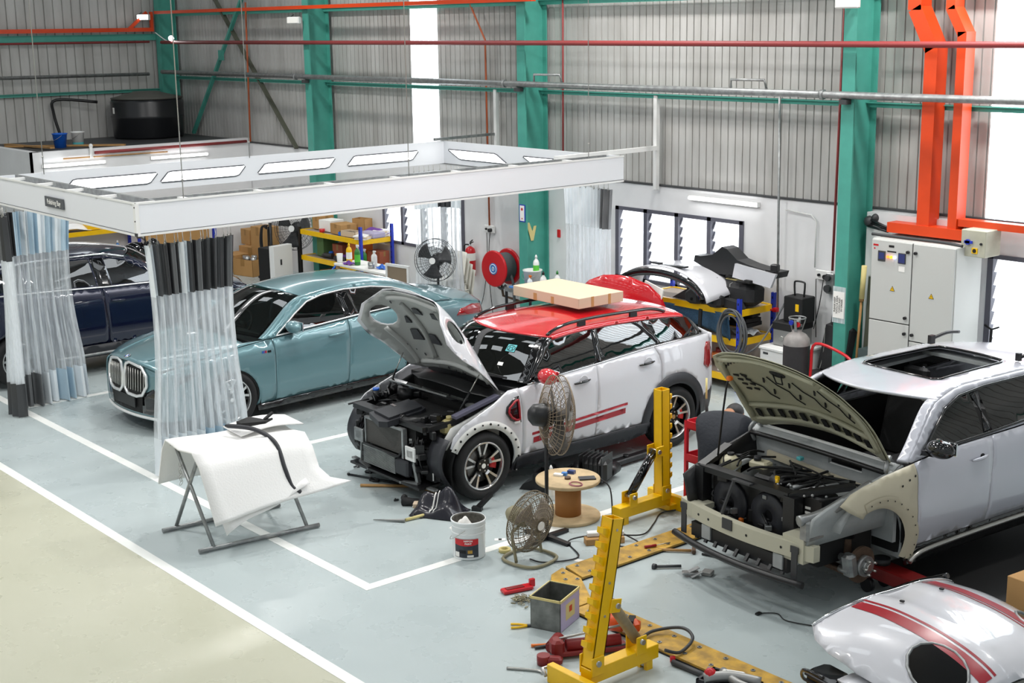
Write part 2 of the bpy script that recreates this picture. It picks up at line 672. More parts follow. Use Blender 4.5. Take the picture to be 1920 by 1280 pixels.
louvre_window(1, W1, 4, 7)
louvre_window(2, W2, 4, 7)
louvre_window(3, W3, 3, 8)

# teal steel columns
def column(x, label, y0=13.55):
 m = MB().mat('teal_paint')
 m.bb((x - .09, y0, 0), (x + .09, y0 + .022, 8.2)).bb((x - .09, 13.97, 0), (x + .09, 13.99, 8.2)).bb((x - .008, y0 + .02, 0), (x + .008, 13.98, 8.2))
 m.bb((x - .14, y0 - .06, 0), (x + .14, 13.99, .02))
 return tag(m.build('steel_column'), label, 'column', 'teal columns along the back wall')
column(-10.11, 'teal steel column beside the grey electrical cabinet, notice taped to it')
column(-15.95, 'teal steel column between hose reel and bottle cart')
column(-21.82, 'teal steel column in front of the crossed wall braces, left of the bright strip')
column(-27.7, 'dark teal corner column rising behind the black water tank', 13.6)

# girts and beams
def girt(name, z, x0, x1, label, h=.06, y=13.98):
 tag(MB().mat('teal_paint').bb((x0, y - .06, z - h / 2), (x1, y, z + h / 2)).bb((x0, y - .1, z + h / 2 - .01), (x1, y, z + h / 2)).build(name), label, 'beam')
girt('wall_girt', 3.63, -27.6, 4.5, 'long thin teal girt under the grey pipe on the ribbed back wall')
girt('wall_girt', 4.92, -27.6, 4.5, 'teal girt high on the back wall near the picture top', .07)
def egirt(z, label, h=.06, y0=-1.5):
 tag(MB().mat('teal_paint').bb((XE + .03, y0, z - h / 2), (XE + .1, 13.9, z + h / 2)).bb((XE + .03, y0, z + h / 2 - .01), (XE + .15, 13.9, z + h / 2)).build('wall_girt'), label, 'beam')
egirt(3.38, 'thin teal girt on the end wall level with the tank lid')
egirt(4.47, 'deep teal girt on the end wall under the orange trunking', .13)
# crossed braces
tag(MB().mat('teal_paint').bar((-24.45, 13.9, 5.4), (-26.95, 13.9, 2.5), .07, .05).box((-25.55, 13.88, 4.1), (.2, .02, .2)).build('wall_brace'), 'teal diagonal brace rising to the right behind the tank', 'brace')
mat('dull_olive', '55574a', 0.6)
tag(MB().mat('dull_olive').bar((-26.1, 13.94, 5.5), (-22.95, 13.94, 2.4), .08, .04).build('wall_brace'), 'dull dark diagonal brace falling to the right, left of a teal column', 'brace')

# pipes along the walls
def pipe(name, pts, r, mtl, label, cat='pipe', n=8):
 return tag(MB().mat(mtl).tube(pts, r, n).build(name), label, cat)
gp = thing('water_pipe', 'thick grey galvanised pipe running the length of the back wall', 'pipe', (0, 0, 0))
MB().mat('galv').tube([(-27.4, 13.5, 3.76), (4.4, 13.5, 3.75)], .045, 10).build('pipe_run', gp)
for x in (-21.82, -15.95, -10.11):
 MB().mat('galv').tube([(x - .35, 13.5, 3.755), (x - .3, 13.5, 3.755)], .058, 10).build('coupling', gp)
 MB().mat('dark_grey').bb((x - .05, 13.45, 3.65), (x + .05, 13.55, 3.705)).build('bracket', gp)
MB().mat('galv').tube([(-11.85, 13.5, 3.78), (-11.85, 13.5, 3.9), (-11.36, 13.55, 3.9), (-11.36, 13.6, 3.78)], .018, 8).build('branch', gp)
MB().mat('galv').tube([(-15.6, 13.5, 3.78), (-15.6, 13.5, 3.9), (-15.1, 13.55, 3.9), (-15.1, 13.6, 3.78)], .018, 8).build('branch', gp)
tag(MB().mat('galv').tube([(XE + .3, -1.5, 3.80), (XE + .3, 13.3, 3.72)], .035, 8).build('water_pipe'), 'grey pipe along the end wall above the water tank', 'pipe')
pipe('sprinkler_pipe', [(-27.3, 13.48, 4.36), (-15, 13.48, 4.345), (4.4, 13.48, 4.29)], .035, 'red_pipe', 'dark red pipe running along the whole back wall')
pipe('sprinkler_pipe', [(XE + .2, -1.5, 4.44), (XE + .2, 13.4, 4.37)], .022, 'red_pipe', 'thin dark red pipe along the end wall under a teal girt')
pipe('drop_pipe', [(-15.43, 13.92, 5.2), (-15.45, 13.92, 2.42)], .014, 'red_pipe', 'thin dark red vertical pipe right of the second column from right')
pipe('drop_pipe', [(-10.46, 13.9, 5.2), (-10.52, 13.92, 1.6)], .016, 'red_pipe', 'thin red vertical pipe ending at sockets, left of the rightmost column')
pipe('drop_pipe', [(-24.4, 13.84, 5.1), (-24.5, 13.84, 2.45)], .018, 'orange_pipe', 'orange vertical conduit between the crossed braces and left column')
pipe('conduit', [(-17.62, 13.93, 5.1), (-17.58, 13.93, 4.9), (-17.24, 13.93, 4.38), (-17.24, 13.95, 1.5)], .015, 'orange_pipe', 'orange kinked conduit dropping to socket above the hose reel')
dp = pipe('drop_pipe', [(-11.36, 13.85, 3.75), (-11.33, 13.9, .5)], .016, 'galv', 'grey galvanised drop pipe beside the parts rack on the white wall')
MB().mat('red_paint').box((-11.34, 13.86, 1.0), (.05, .07, .05)).box((-11.34, 13.82, 1.0), (.1, .02, .02)).build('valve', dp)
pipe('conduit', [(-11.3, 13.96, 2.28), (-10.9, 13.96, 2.25), (-10.82, 13.96, 2.18), (-10.82, 13.96, 1.6)], .01, 'white_metal', 'thin white conduit bending down to double socket on wall')
# orange trunking
ot = thing('cable_trunking', 'long orange cable trunking along the top of both walls', 'trunking')
MB().mat('orange_paint').bb((-27.5, 13.45, 4.93), (-15.6, 13.55, 4.99)).build('trunking_run', ot)
MB().mat('orange_paint').bb((XE + .12, -1.5, 4.58), (XE + .2, 13.5, 4.66)).build('trunking_run', ot)
MB().mat('orange_paint').bar((XE + .16, 12.95, 4.6), (XE + .16, 13.4, 4.97), .06).bar((XE + .16, 13.5, 4.58), (XE + .16, 13.5, 4.98), .06).build('trunking_riser', ot)
def tr(name, m):
 return m.build(name, o2)
o2 = thing('cable_trunking', 'bright orange trunking with two vertical shafts above the electrical cabinet', 'trunking')
m = MB().mat('orange_paint')
m.bb((-9.21, 13.7, 2.3), (-9.05, 13.9, 4.3)); tr('trunking_shaft', m)
tr('trunking_elbow', MB().mat('orange_paint').bar((-9.13, 13.8, 4.27), (-9.37, 13.8, 4.72), .17, .2, (0, 1, 0)))
tr('trunking_shaft', MB().mat('orange_paint').bb((-9.455, 13.7, 4.7), (-9.285, 13.9, 8.1)))
tr('trunking_shaft', MB().mat('orange_paint').bb((-8.81, 13.7, 2.3), (-8.7, 13.88, 4.46)))
tr('trunking_elbow', MB().mat('orange_paint').bar((-8.755, 13.79, 4.43), (-8.92, 13.79, 4.72), .11, .18, (0, 1, 0)))
tr('trunking_shaft', MB().mat('orange_paint').bb((-8.97, 13.7, 4.7), (-8.86, 13.88, 8.1)))
tr('trunking_base', MB().mat('orange_paint').bb((-9.59, 13.68, 2.2), (-8.53, 13.86, 2.315)))
tr('trunking_branch', MB().mat('orange_paint').bb((-8.69, 13.72, 2.35), (-5.5, 13.86, 2.43)))

# ---------------------------------------------------------------- smooth shells for the cars
def pchip(xk, yk, x):
 xk = np.asarray(xk, float); yk = np.asarray(yk, float); x = np.clip(np.asarray(x, float), xk[0], xk[-1])
 h = np.diff(xk); d = np.diff(yk) / h
 m = np.zeros(len(xk))
 for i in range(1, len(xk) - 1):
  if d[i - 1] * d[i] > 0:
   w1 = 2 * h[i] + h[i - 1]; w2 = h[i] + 2 * h[i - 1]
   m[i] = (w1 + w2) / (w1 / d[i - 1] + w2 / d[i])
 m[0] = d[0]; m[-1] = d[-1]
 i = np.clip(np.searchsorted(xk, x) - 1, 0, len(xk) - 2)
 t = (x - xk[i]) / h[i]
 return ((1 + 2 * t) * (1 - t) ** 2) * yk[i] + t * (1 - t) ** 2 * h[i] * m[i] + t * t * (3 - 2 * t) * yk[i + 1] + t * t * (t - 1) * h[i] * m[i + 1]
def curve(pts):
 pts = sorted(pts)
 xs = [p[0] for p in pts]; ys = [p[1] for p in pts]
 return lambda x: pchip(xs, ys, x)
def resample(poly, sp, closed=True):
 out = []
 n = len(poly)
 for i in range(n if closed else n - 1):
  a = poly[i]; b = poly[(i + 1) % n]
  L = math.hypot(b[0] - a[0], b[1] - a[1])
  k = max(1, int(round(L / sp)))
  for j in range(k):
   out.append((a[0] + (b[0] - a[0]) * j / k, a[1] + (b[1] - a[1]) * j / k))
 if not closed:
  out.append(tuple(poly[-1]))
 return out
def inside(p, poly):
 x, y = p
 c = False
 n = len(poly)
 for i in range(n):
  x1, y1 = poly[i]; x2, y2 = poly[i - 1]
  if (y1 > y) != (y2 > y) and x < (x2 - x1) * (y - y1) / (y2 - y1) + x1:
   c = not c
 return c
def tri(poly, sp, holes=()):
 loops = [resample(poly, sp)] + [resample(h, sp) for h in holes]
 vs = []; ed = []
 for L in loops:
  o = len(vs)
  vs += L
  ed += [(o + i, o + (i + 1) % len(L)) for i in range(len(L))]
 xs = [p[0] for p in poly]; ys = [p[1] for p in poly]
 B = np.array(vs)
 x = min(xs) + sp * .5
 row = 0
 while x < max(xs):
  y = min(ys) + sp * (.5 if row % 2 else .25)
  while y < max(ys):
   if inside((x, y), loops[0]) and not any(inside((x, y), h) for h in loops[1:]):
    if np.min((B[:, 0] - x) ** 2 + (B[:, 1] - y) ** 2) > (sp * .45) ** 2:
     vs.append((x, y))
   y += sp
  x += sp * .9
  row += 1
 V, _, Fc, *_ = delaunay_2d_cdt([Vector(p) for p in vs], ed, [], 0, 1e-6)
 fs = []
 for f in Fc:
  c = (sum(V[i].x for i in f) / 3, sum(V[i].y for i in f) / 3)
  if inside(c, loops[0]) and not any(inside(c, h) for h in loops[1:]):
   fs.append(list(f))
 return [(p.x, p.y) for p in V], fs
def panel(name, parent, mtl, poly, fn, sp=.06, holes=(), solid=.012, cen=(0, 0, .6), offset=-1, label=None):
 """cut a panel with the outline poly out of the surface fn(p, q)"""
 V, Fs = tri(poly, sp, holes)
 P = [Vector(fn(p, q)) for p, q in V]
 m = MB().mat(mtl)
 m.add(P, Fs, True)
 me = bpy.data.meshes.new(name)
 bm = bmesh.new()
 bv = [bm.verts.new(p) for p in P]
 for f in Fs:
  try:
   bm.faces.new([bv[i] for i in f]).smooth = True
  except ValueError:
   pass
 for v in list(bm.verts):
  if not v.link_faces:
   bm.verts.remove(v)
 bmesh.ops.recalc_face_normals(bm, faces=bm.faces)
 c = Vector(cen)
 sgn = sum(f.normal.dot(f.calc_center_median() - c) * f.calc_area() for f in bm.faces)
 if sgn < 0:
  bmesh.ops.reverse_faces(bm, faces=bm.faces)
 bm.to_mesh(me)
 bm.free()
 me.materials.append(m_(mtl))
 o = bpy.data.objects.new(name, me)
 COL.objects.link(o)
 o.parent = parent
 if solid:
  md = o.modifiers.new('solid', 'SOLIDIFY')
  md.thickness = solid
  md.offset = offset
 if label:
  o['label'] = label
 return o

class Shell:
 """half widths, belt line, side section, roof rail and roof centre line of one car (x forward, y left)"""
 def __init__(s, W, belt, P, z0, green, rail, cen, hood=None, bulge=0.0, nose=None):
  s.W = curve(W); s.belt = curve(belt)
  s.P = curve(P); s.z0 = z0
  s.gr = green                       # (y inset at belt, y at top, z top, exponent)
  s.k = list(range(len(rail)))
  s.rx = [p[0] for p in rail]; s.rz = [p[1] for p in rail]
  s.cx = [p[0] for p in cen]; s.cz = [p[1] for p in cen]
  s.hc = curve(hood) if hood else None
  s.bulge = bulge
  s.nose = nose
 def side_y(s, x, z):
  n = (z - s.z0) / max(.05, (float(s.belt(x)) - s.z0))
  return float(s.W(x)) * float(s.P(n))
 def xb(s, x, t):
  if not s.nose:
   return x
  a = min(1, max(0, (x - s.nose[0]) / (s.nose[1] - s.nose[0])))
  return x + s.bulge * a * a * (1 - t * t)
 def side(s, sg=1, off=0.0):
  return lambda x, z: (x, sg * (s.side_y(x, z) + off), z)
 def gy(s, x, z):
  zb = float(s.belt(x)); ins, yt, zt, e = s.gr
  yb = s.side_y(x, zb) - ins
  n = min(1.2, max(0, (z - zb) / (zt - zb)))
  return yb - (yb - yt) * n ** e
 def green(s, sg=1, off=0.0):
  return lambda x, z: (x, sg * (s.gy(x, z) + off), z)
 def hood(s, off=0.0):
  def f(x, w):
   zb = float(s.belt(x)); yb = s.side_y(x, zb)
   zc = float(s.hc(x))
   return (s.xb(x, w), w * yb, zc + (zb - zc) * abs(w) ** 2.6 + off)
  return f
 def top(s, off=0.0):
  def f(k, w):
   rx = float(pchip(s.k, s.rx, k)); rz = float(pchip(s.k, s.rz, k))
   cx = float(pchip(s.k, s.cx, k)); cz = float(pchip(s.k, s.cz, k))
   y = s.gy(rx, rz)
   a = abs(w)
   return (cx + (rx - cx) * a ** 2, w * y, cz + (rz - cz) * a ** 2.6 + off)
  return f
 def railpts(s, k0, k1, n=12):
  out = []
  for i in range(n + 1):
   k = k0 + (k1 - k0) * i / n
   out.append((float(pchip(s.k, s.rx, k)), float(pchip(s.k, s.rz, k))))
  return out

def arch_pts(cx, cz, r, a0, a1, n=16):
 return [(cx + r * math.cos(math.radians(a0 + (a1 - a0) * i / n)), cz + r * math.sin(math.radians(a0 + (a1 - a0) * i / n))) for i in range(n + 1)]
def side_line(name, parent, pts, fn, r, mtl, n=6, k=1):
 P = [fn(x, z) for x, z in pts]
 return MB().mat(mtl).tube(smooth_path(P, 3) if k else P, r, n).build(name, parent)

mat('tyre', '1c1c1d', 0.8, bump=(40, .1))
mat('rim_silver', 'cfcfcf', 0.2, 0.85)
mat('rim_dark', '101011', 0.25, 0.3)
mat('brake_disc', '7d7b78', 0.35, 0.9)
mat('caliper_red', 'b01818', 0.4)

def wheel(parent, c, sg, R=.345, w=.235, rr=.235, spokes=5, style='split', name='wheel', caliper='dark_grey'):
 """tyre with a rim facing sg*y; part wheel > rim, brake_disc, caliper"""
 h = w / 2
 prof = [(rr, -h * .78), (rr + .02, -h * .95), ((rr + R) / 2, -h), (R - .035, -h * .95), (R - .006, -h * .72), (R, -h * .45), (R, h * .45), (R - .006, h * .72), (R - .035, h * .95), ((rr + R) / 2, h), (rr + .02, h * .95), (rr, h * .78)]
 m = MB().mat('tyre').lathe(prof, (0, 0, 0), 'Y', 48, True, False)
 for g in (-.3, 0, .3):
  m.mat('black_matt').lathe([(R + .001, h * g - .006), (R + .001, h * g + .006)], (0, 0, 0), 'Y', 48, True, False)
 t = m.build(name, parent, loc=c)
 y0 = sg * h * .75
 rm = MB().mat('rim_silver')
 rm.lathe([(rr + .003, sg * h * .8), (rr - .008, sg * h * .9), (rr - .016, sg * h * .82), (rr - .02, sg * h * .5), (rr - .03, -sg * h * .7)], (0, 0, 0), 'Y', 48, True, False)
 rm.mat('rim_dark').lathe([(rr - .022, sg * h * .45), (rr - .04, -sg * h * .6)], (0, 0, 0), 'Y', 40, True, False)
 ys = y0 - sg * .008
 def spk(a, r0, r1, w0, w1, mt, yy, th=.02, da0=0., da1=0.):
  rm.mat(mt)
  pts = []
  for r, ww, da in ((r0, w0, da0), (r1, w1, da1)):
   for q in (-1, 1):
    ca, sa = math.cos(a + da), math.sin(a + da)
    pts.append((r * ca - q * ww / 2 * sa, r * sa + q * ww / 2 * ca))
  a0, b0, a1, b1 = pts
  dish = -sg * .02
  vs = [(a0[0], yy + dish, a0[1]), (b0[0], yy + dish, b0[1]), (b1[0], yy, b1[1]), (a1[0], yy, a1[1])]
  vs += [(x, y - sg * th, z) for x, y, z in vs]
  rm.add(vs, [(0, 1, 2, 3), (7, 6, 5, 4), (0, 4, 5, 1), (1, 5, 6, 2), (2, 6, 7, 3), (3, 7, 4, 0)], False)
 for i in range(spokes):
  a = 2 * PI * i / spokes + PI / 2
  if style == 'split':      # pairs of bright bars joined at the foot, dark between
   spk(a, .05, rr - .012, .05, .12, 'rim_dark', ys - sg * .008, .03)
   for q in (-1, 1):
    spk(a, .095, rr - .01, .02, .026, 'rim_silver', ys, .02, q * .16, q * .235)
   spk(a, .088, .108, .05, .05, 'rim_silver', ys, .02)
  else:                      # y spokes
   spk(a, .03, .12, .045, .04, 'rim_silver', ys, .03)
   for q in (-1, 1):
    spk(a, .11, rr - .01, .03, .03, 'rim_silver', ys, .025, 0, q * .25)
    spk(a, .05, rr - .02, .018, .03, 'rim_dark', ys - sg * .015, .02, q * .3, q * .42)
 rm.mat('rim_dark').cyl((0, ys - sg * .02, 0), .07, .04, 'Y', 24)
 rm.mat('chrome').cyl((0, ys + sg * .002, 0), .026, .006, 'Y', 16)
 for i in range(5):
  a = 2 * PI * (i + .5) / 5
  rm.mat('steel').cyl((.055 * math.cos(a), ys, .055 * math.sin(a)), .009, .006, 'Y', 8)
 rm.build('rim', t)
 MB().mat('brake_disc').lathe([(.06, -sg * .02), (rr * .72, -sg * .02), (rr * .72, sg * .0), (.06, sg * .0)], (0, sg * .02, 0), 'Y', 32, True, False).build('brake_disc', t)
 cm = MB().mat(caliper)
 cm.grid(lambda u, v: ((.1 + .075 * v) * math.cos(2.6 + .9 * u), sg * .035, (.1 + .075 * v) * math.sin(2.6 + .9 * u)), 8, 2)
 cm.build('brake_caliper', t, solid=.05, offset=0)
 return t

glass_mat('car_glass', '3f4446', .10)
glass_mat('car_glass_clear', '9fb0ac', .10)
glass_mat('privacy_glass', '0c0d0e', .10)

def seat(parent, x, y, mtl='seat_black', z=.42):
 t = MB().mat(mtl)
 t.box((x, y, z), (.5, .5, .16), None, .05)
 t.box((x - .3, y, z + .36), (.16, .48, .66), Matrix.Rotation(math.radians(-14), 3, 'Y'), .05)
 t.box((x - .4, y, z + .78), (.1, .26, .18), Matrix.Rotation(math.radians(-10), 3, 'Y'), .04)
 return t.build('seat', parent)
def steering(parent, x, y, z, mtl='black_plastic'):
 R = Matrix.Rotation(math.radians(62), 3, 'Y')
 m = MB().mat(mtl)
 ring = [R @ Vector((.185 * math.cos(2 * PI * i / 24), .185 * math.sin(2 * PI * i / 24), 0)) + Vector((x, y, z)) for i in range(24)]
 m.tube(ring, .016, 8, True)
 m.sph((x, y, z), .06, 10)
 for a in (0, 120, 240):
  e = R @ Vector((.18 * math.cos(math.radians(a)), .18 * math.sin(math.radians(a)), 0)) + Vector((x, y, z))
  m.bar((x, y, z), e, .03, .02)
 m.tube([(x, y, z), (x + .3, y, z - .12)], .03, 8)
 return m.build('steering_wheel', parent)
def mirror(parent, x, y, z, sg, mtl, cap=None, rnd_=False):
 m = MB().mat(mtl)
 sz = (.085, .125, .075) if not rnd_ else (.09, .12, .085)
 m.sph((x, y + sg * .1, z), 1, 18, sz)
 o = m.build('door_mirror', parent)
 a = MB().mat('black_gloss').bar((x, y - sg * .06, z - .06), (x - .01, y + sg * .06, z - .05), .07, .04).build('mirror_arm', o)
 MB().mat('chrome').box((x - .075, y + sg * .1, z), (.012, .2, .11), None, .005).build('mirror_glass', o)
 return o
def handle(parent, x, z, fn, mtl, L=.2, sc='black_matt', pocket=True):
 m = MB().mat(mtl)
 P = [fn(x + L * (i / 6 - .5), z + .012 * (.5 - i / 6)) for i in range(7)]
 s_ = 1 if P[0][1] > 0 else -1
 P2 = [(p[0], p[1] + s_ * (.012 + .014 * math.sin(PI * i / 6)), p[2]) for i, p in enumerate(P)]
 m.tube(P2, [.009, .013, .015, .015, .015, .013, .009], 8)
 return m.build('door_handle', parent)
mat('dark_plastic', '2a2b30', 0.5)

def thing_part(name, parent, loc=(0, 0, 0), rot=(0, 0, 0)):
 o = bpy.data.objects.new(name, None)
 COL.objects.link(o)
 o.parent = parent
 o.location = loc
 o.rotation_euler = rot
 o.empty_display_size = .1
 return o

# ---------------------------------------------------------------- teal sedan in the polishing bay
def paint(name, color, metal=0.0, rough=0.28):
 return mat(name, color, rough, metal, coat=1.0)
paint('sedan_teal', '64888f', 0.3, 0.3)
mat('headlamp', '2a2e33', 0.05, coat=1.0)
mat('lamp_red_lens', '8e0f16', 0.08, coat=1.0)
mat('dash_dark', '1c1d1f', 0.6)
mat('badge_blue', '2a62b8', 0.3)

def sedan():
 root = thing('sedan', 'metallic teal green four door sedan parked under the white canopy', 'car', (-15.289, 7.667, 0), math.radians(-88.5))
 B = 'sedan_teal'
 sh = Shell(W=[(-4.05, .72), (-3.9, .83), (-3.5, .925), (-2.93, .95), (-1.6, .945), (-.8, .94), (-.3, .935), (.15, .92), (.5, .85), (.72, .74), (.78, .70)],
               belt=[(-4.05, .93), (-3.85, .98), (-3.45, 1.06), (-3.0, 1.09), (-2.4, 1.10), (-1.7, 1.06), (-.65, .985), (-.3, .965), (.15, .905), (.5, .84), (.78, .75)],
               P=[(-.2, .91), (0, .925), (.10, .955), (.2, .985), (.35, 1.0), (.6, 1.0), (.8, .99), (.92, .965), (1, .925)], z0=.17,
               green=(.015, .575, 1.42, 1.15),
               rail=[(-.5, .985), (-1.24, 1.375), (-1.85, 1.42), (-2.4, 1.40), (-2.85, 1.29), (-3.42, 1.075)],
               cen=[(-.28, 1.02), (-1.08, 1.435), (-1.75, 1.505), (-2.3, 1.485), (-2.68, 1.41), (-3.4, 1.12)],
               hood=[(-.4, 1.02), (.15, .97), (.5, .915), (.72, .865), (.9, .83)], bulge=.11, nose=(.15, .78))
 R, RR = .37, .37
 wb = -2.93
 for sg in (1, -1):
  sd = sh.side(sg)
  fender = [(.62, .34)] + [(.62, z) for z in (.5, .65)] + [(.60, .80)] + [(x, float(sh.belt(x)) - .006) for x in (.45, .2, -.1, -.4, -.6)] + [(-.61, .8), (-.60, .55), (-.60, .22), (-.36, .20)] + arch_pts(0, .335, R, -16, 196, 20)[::-1][::-1]
  f2 = [(x, z) for x, z in arch_pts(0, .335, R, 195, -14, 22)]
  fender = [(-.60, .22), (-.345, .21)] + f2[1:] + [(.5, .25), (.6, .3), (.64, .5), (.62, .70)] + [(x, float(sh.belt(x)) - .006) for x in (.6, .45, .2, -.1, -.4, -.6)] + [(-.61, .8), (-.60, .5)]
  panel('front_fender', root, B, fender, sd)
  d1 = [(-.607, .23), (-.607, .5), (-.617, .8), (-.61, float(sh.belt(-.61)) - .004)] + [(x, float(sh.belt(x)) - .004) for x in (-.9, -1.2, -1.5, -1.70)] + [(-1.69, .8), (-1.665, .5), (-1.66, .25)]
  panel('front_door', root, B, d1, sd)
  ra = [(x, z) for x, z in arch_pts(wb, .335, RR, 15, 100, 8)]
  d2 = [(-1.667, .25), (-1.672, .5), (-1.697, .8)] + [(x, float(sh.belt(x)) - .004) for x in (-1.71, -2.0, -2.4, -2.75, -2.85)] + [(-2.80, .95), (-2.72, .80), (-2.62, .66)] + [p for p in ra if p[0] > -2.66][::-1] + [(-2.55, .30), (-2.5, .265)]
  panel('rear_door', root, B, d2, sd)
  q = [(-2.857, float(sh.belt(-2.857)) - .004), (-2.807, .95), (-2.727, .80), (-2.63, .655)] + [p for p in arch_pts(wb, .335, RR, 15, 196, 22) if p[0] < -2.67] + [(-3.3, .24), (-3.7, .26), (-3.95, .34), (-4.02, .5), (-4.03, .7), (-4.02, .9)] + [(x, float(sh.belt(x)) - .004) for x in (-3.95, -3.8, -3.5, -3.2)]
  panel('rear_quarter', root, B, q, sd)
  # sills
  sill = [(-.37, .14), (-.35, .215), (-.60, .222), (-1.66, .245), (-2.52, .262), (-2.56, .2), (-2.5, .17)]
  panel('side_sill', root, 'black_gloss', sill, lambda x, z, sg=sg: (x, sg * (sh.side_y(x, max(z, .2)) + .01), z), .05)
  for ax in (0, wb):
   for lip in ((R, 'black_matt'),):
    pts = arch_pts(ax, .335, R - .006, 196, -16, 24)
    side_line('arch_liner', root, pts, sh.side(sg, -.03), .022, 'black_matt', 6, 0)
   m = MB().mat('black_matt').grid(lambda u, v, ax=ax: (ax + .40 * math.cos(PI * (1.1 - 1.2 * u)), sg * (.55 + .36 * v), .335 + .40 * math.sin(PI * (1.1 - 1.2 * u))), 14, 1)
   m.build('wheel_housing', root)
  wheel(root, (0, sg * .835, .345), sg, .345, .225, .25, 5, 'y')
  wheel(root, (wb, sg * .835, .345), sg, .345, .225, .25, 5, 'y')
  # upper frame around the side windows, and the glass
  gr = sh.green(sg)
  rail = sh.railpts(.0, 4.9, 22)
  bl = [(x, float(sh.belt(x))) for x in (-3.38, -3.1, -2.8, -2.4, -2.0, -1.7, -1.2, -.9, -.6)]
  dlo = [(-.67, 1.0), (-.80, 1.075), (-1.02, 1.205), (-1.25, 1.315), (-1.5, 1.365), (-1.85, 1.385), (-2.25, 1.37), (-2.55, 1.325), (-2.80, 1.245), (-2.93, 1.17), (-2.90, 1.13), (-2.7, 1.118), (-2.4, 1.115), (-2.0, 1.095), (-1.6, 1.068), (-1.1, 1.035)]
  panel('window_surround', root, B, rail + bl, gr, .05, (dlo,), .014)
  def cut(a, b, poly, g=.0):
   n = []
   k = len(poly)
   for i in range(k):
    p, r = poly[i], poly[(i + 1) % k]
    if a <= p[0] <= b:
     n.append(p)
    for c in (a, b):
     if (p[0] - c) * (r[0] - c) < 0:
      t = (c - p[0]) / (r[0] - p[0])
      n.append((c, p[1] + t * (r[1] - p[1])))
   return n
  gl = sh.green(sg, -.008)
  panel('front_door_glass', root, 'car_glass', cut(-1.70, -.5, dlo), gl, .08, (), 0)
  panel('rear_door_glass', root, 'privacy_glass', cut(-2.52, -1.9, dlo), gl, .08, (), 0)
  panel('quarter_glass', root, 'privacy_glass', cut(-3.0, -2.54, dlo), gl, .08, (), 0)
  panel('window_pillar', root, 'black_gloss', cut(-1.9, -1.70, dlo), sh.green(sg, .0), .08, (), .01)
  panel('window_pillar', root, 'black_gloss', cut(-2.545, -2.515, dlo), sh.green(sg, .0), .08, (), .01)
  P = [gr(x, z) for x, z in resample(dlo, .08)]
  P = [(p[0], p[1] + sg * .004, p[2]) for p in P]
  MB().mat('alu_trim').tube(P, .011, 6, True).build('window_trim', root)
  mirror(root, -.86, sg * .86, 1.10, sg, B)
  handle(root, -1.50, .91, sd, B, .24)
  handle(root, -2.62, .95, sd, B, .22)
  # headlamp and tail lamp
  hl = [(.66, .60), (.60, .70), (.45, .745), (.35, .74), (.5, .66)]
  panel('headlamp', root, 'headlamp', hl, sh.side(sg, .006), .04)
  tl = [(-3.42, .86), (-3.5, .94), (-3.75, .965), (-4.0, .925), (-4.03, .80), (-3.7, .83)]
  panel('tail_lamp', root, 'lamp_red_lens', tl, sh.side(sg, .006), .04)
  m = MB().mat('white_metal')
  for k, c in enumerate(('badge_blue', 'purple_cloth', 'red_paint')):
   m.mat(c).box((-.44 - .022 * k, sg * (sh.side_y(-.45, .85) + .004), .85), (.014, .006, .03))
  m.mat('chrome').box((-.53, sg * (sh.side_y(-.5, .85) + .004), .85), (.05, .006, .03))
  m.build('side_badge', root)
 # hood, roof, glass, trunk
 hd = sh.hood()
 panel('hood', root, B, [(-.26, -.9), (-.5, -.985), (-.1, -.985), (.3, -.985), (.6, -.98), (.77, -.95), (.79, -.5), (.79, 0), (.79, .5), (.77, .95), (.6, .98), (.3, .985), (-.1, .985), (-.5, .985), (-.26, .9), (-.24, 0)], hd, .07, (), .012)
 for sg in (1, -1):
  P = [hd(x, sg * (.60 - .12 * x)) for x in (-.2, .1, .4, .7)]
  MB().mat(B).tube(smooth_path([(a, b, c + .002) for a, b, c in P], 4), .012, 6).build('hood_crease', root)
 tp = sh.top()
 rect = lambda a, b, w: [(a, -w), (b, -w), (b, w), (a, w)]
 panel('roof', root, B, rect(1.0, 4.02, 1.0), tp, .09, (), .012)
 panel('windshield', root, 'car_glass_clear', rect(.04, .985, .9), sh.top(-.004), .09, (), 0)
 panel('windshield_border', root, 'black_gloss', rect(.02, 1.0, .935), sh.top(-.012), .06, (rect(.1, .93, .87),), 0)
 for sg in (1, -1):
  panel('roof_pillar', root, B, [(-.0, sg * .925), (1.02, sg * .925), (1.02, sg * 1.0), (-.0, sg * 1.0)], tp, .06, (), .012)
  panel('roof_pillar', root, B, [(4.0, sg * .88), (5.0, sg * .88), (5.0, sg * 1.0), (4.0, sg * 1.0)], tp, .06, (), .012)
 panel('rear_window', root, 'privacy_glass', rect(4.02, 4.93, .88), sh.top(-.004), .09, (), 0)
 def trunk(x, w):
  zb = float(sh.belt(x)); yb = sh.side_y(x, zb)
  zc = float(pchip([-4.08, -3.95, -3.7, -3.35], [1.0, 1.06, 1.10, 1.125], x))
  return (x - (.05 * (1 - w * w) if x < -3.9 else 0), w * yb, zc + (zb - zc) * abs(w) ** 2.6)
 panel('trunk_lid', root, B, [(-4.05, -.99), (-3.36, -.985), (-3.36, .985), (-4.05, .99)], trunk, .07, (), .012)
 def tail(y, z):
  yw = sh.side_y(-4.05, min(z, .93)); t = y / yw
  return (-4.05 - .09 * (1 - t * t), y, z + .07 * (1 - t * t) * max(0, (z - .6) / .33))
 yw = .70
 panel('rear_bumper', root, B, [(-.66, .25), (.66, .25), (.71, .5), (.68, .93), (-.68, .93), (-.71, .5)], tail, .07)
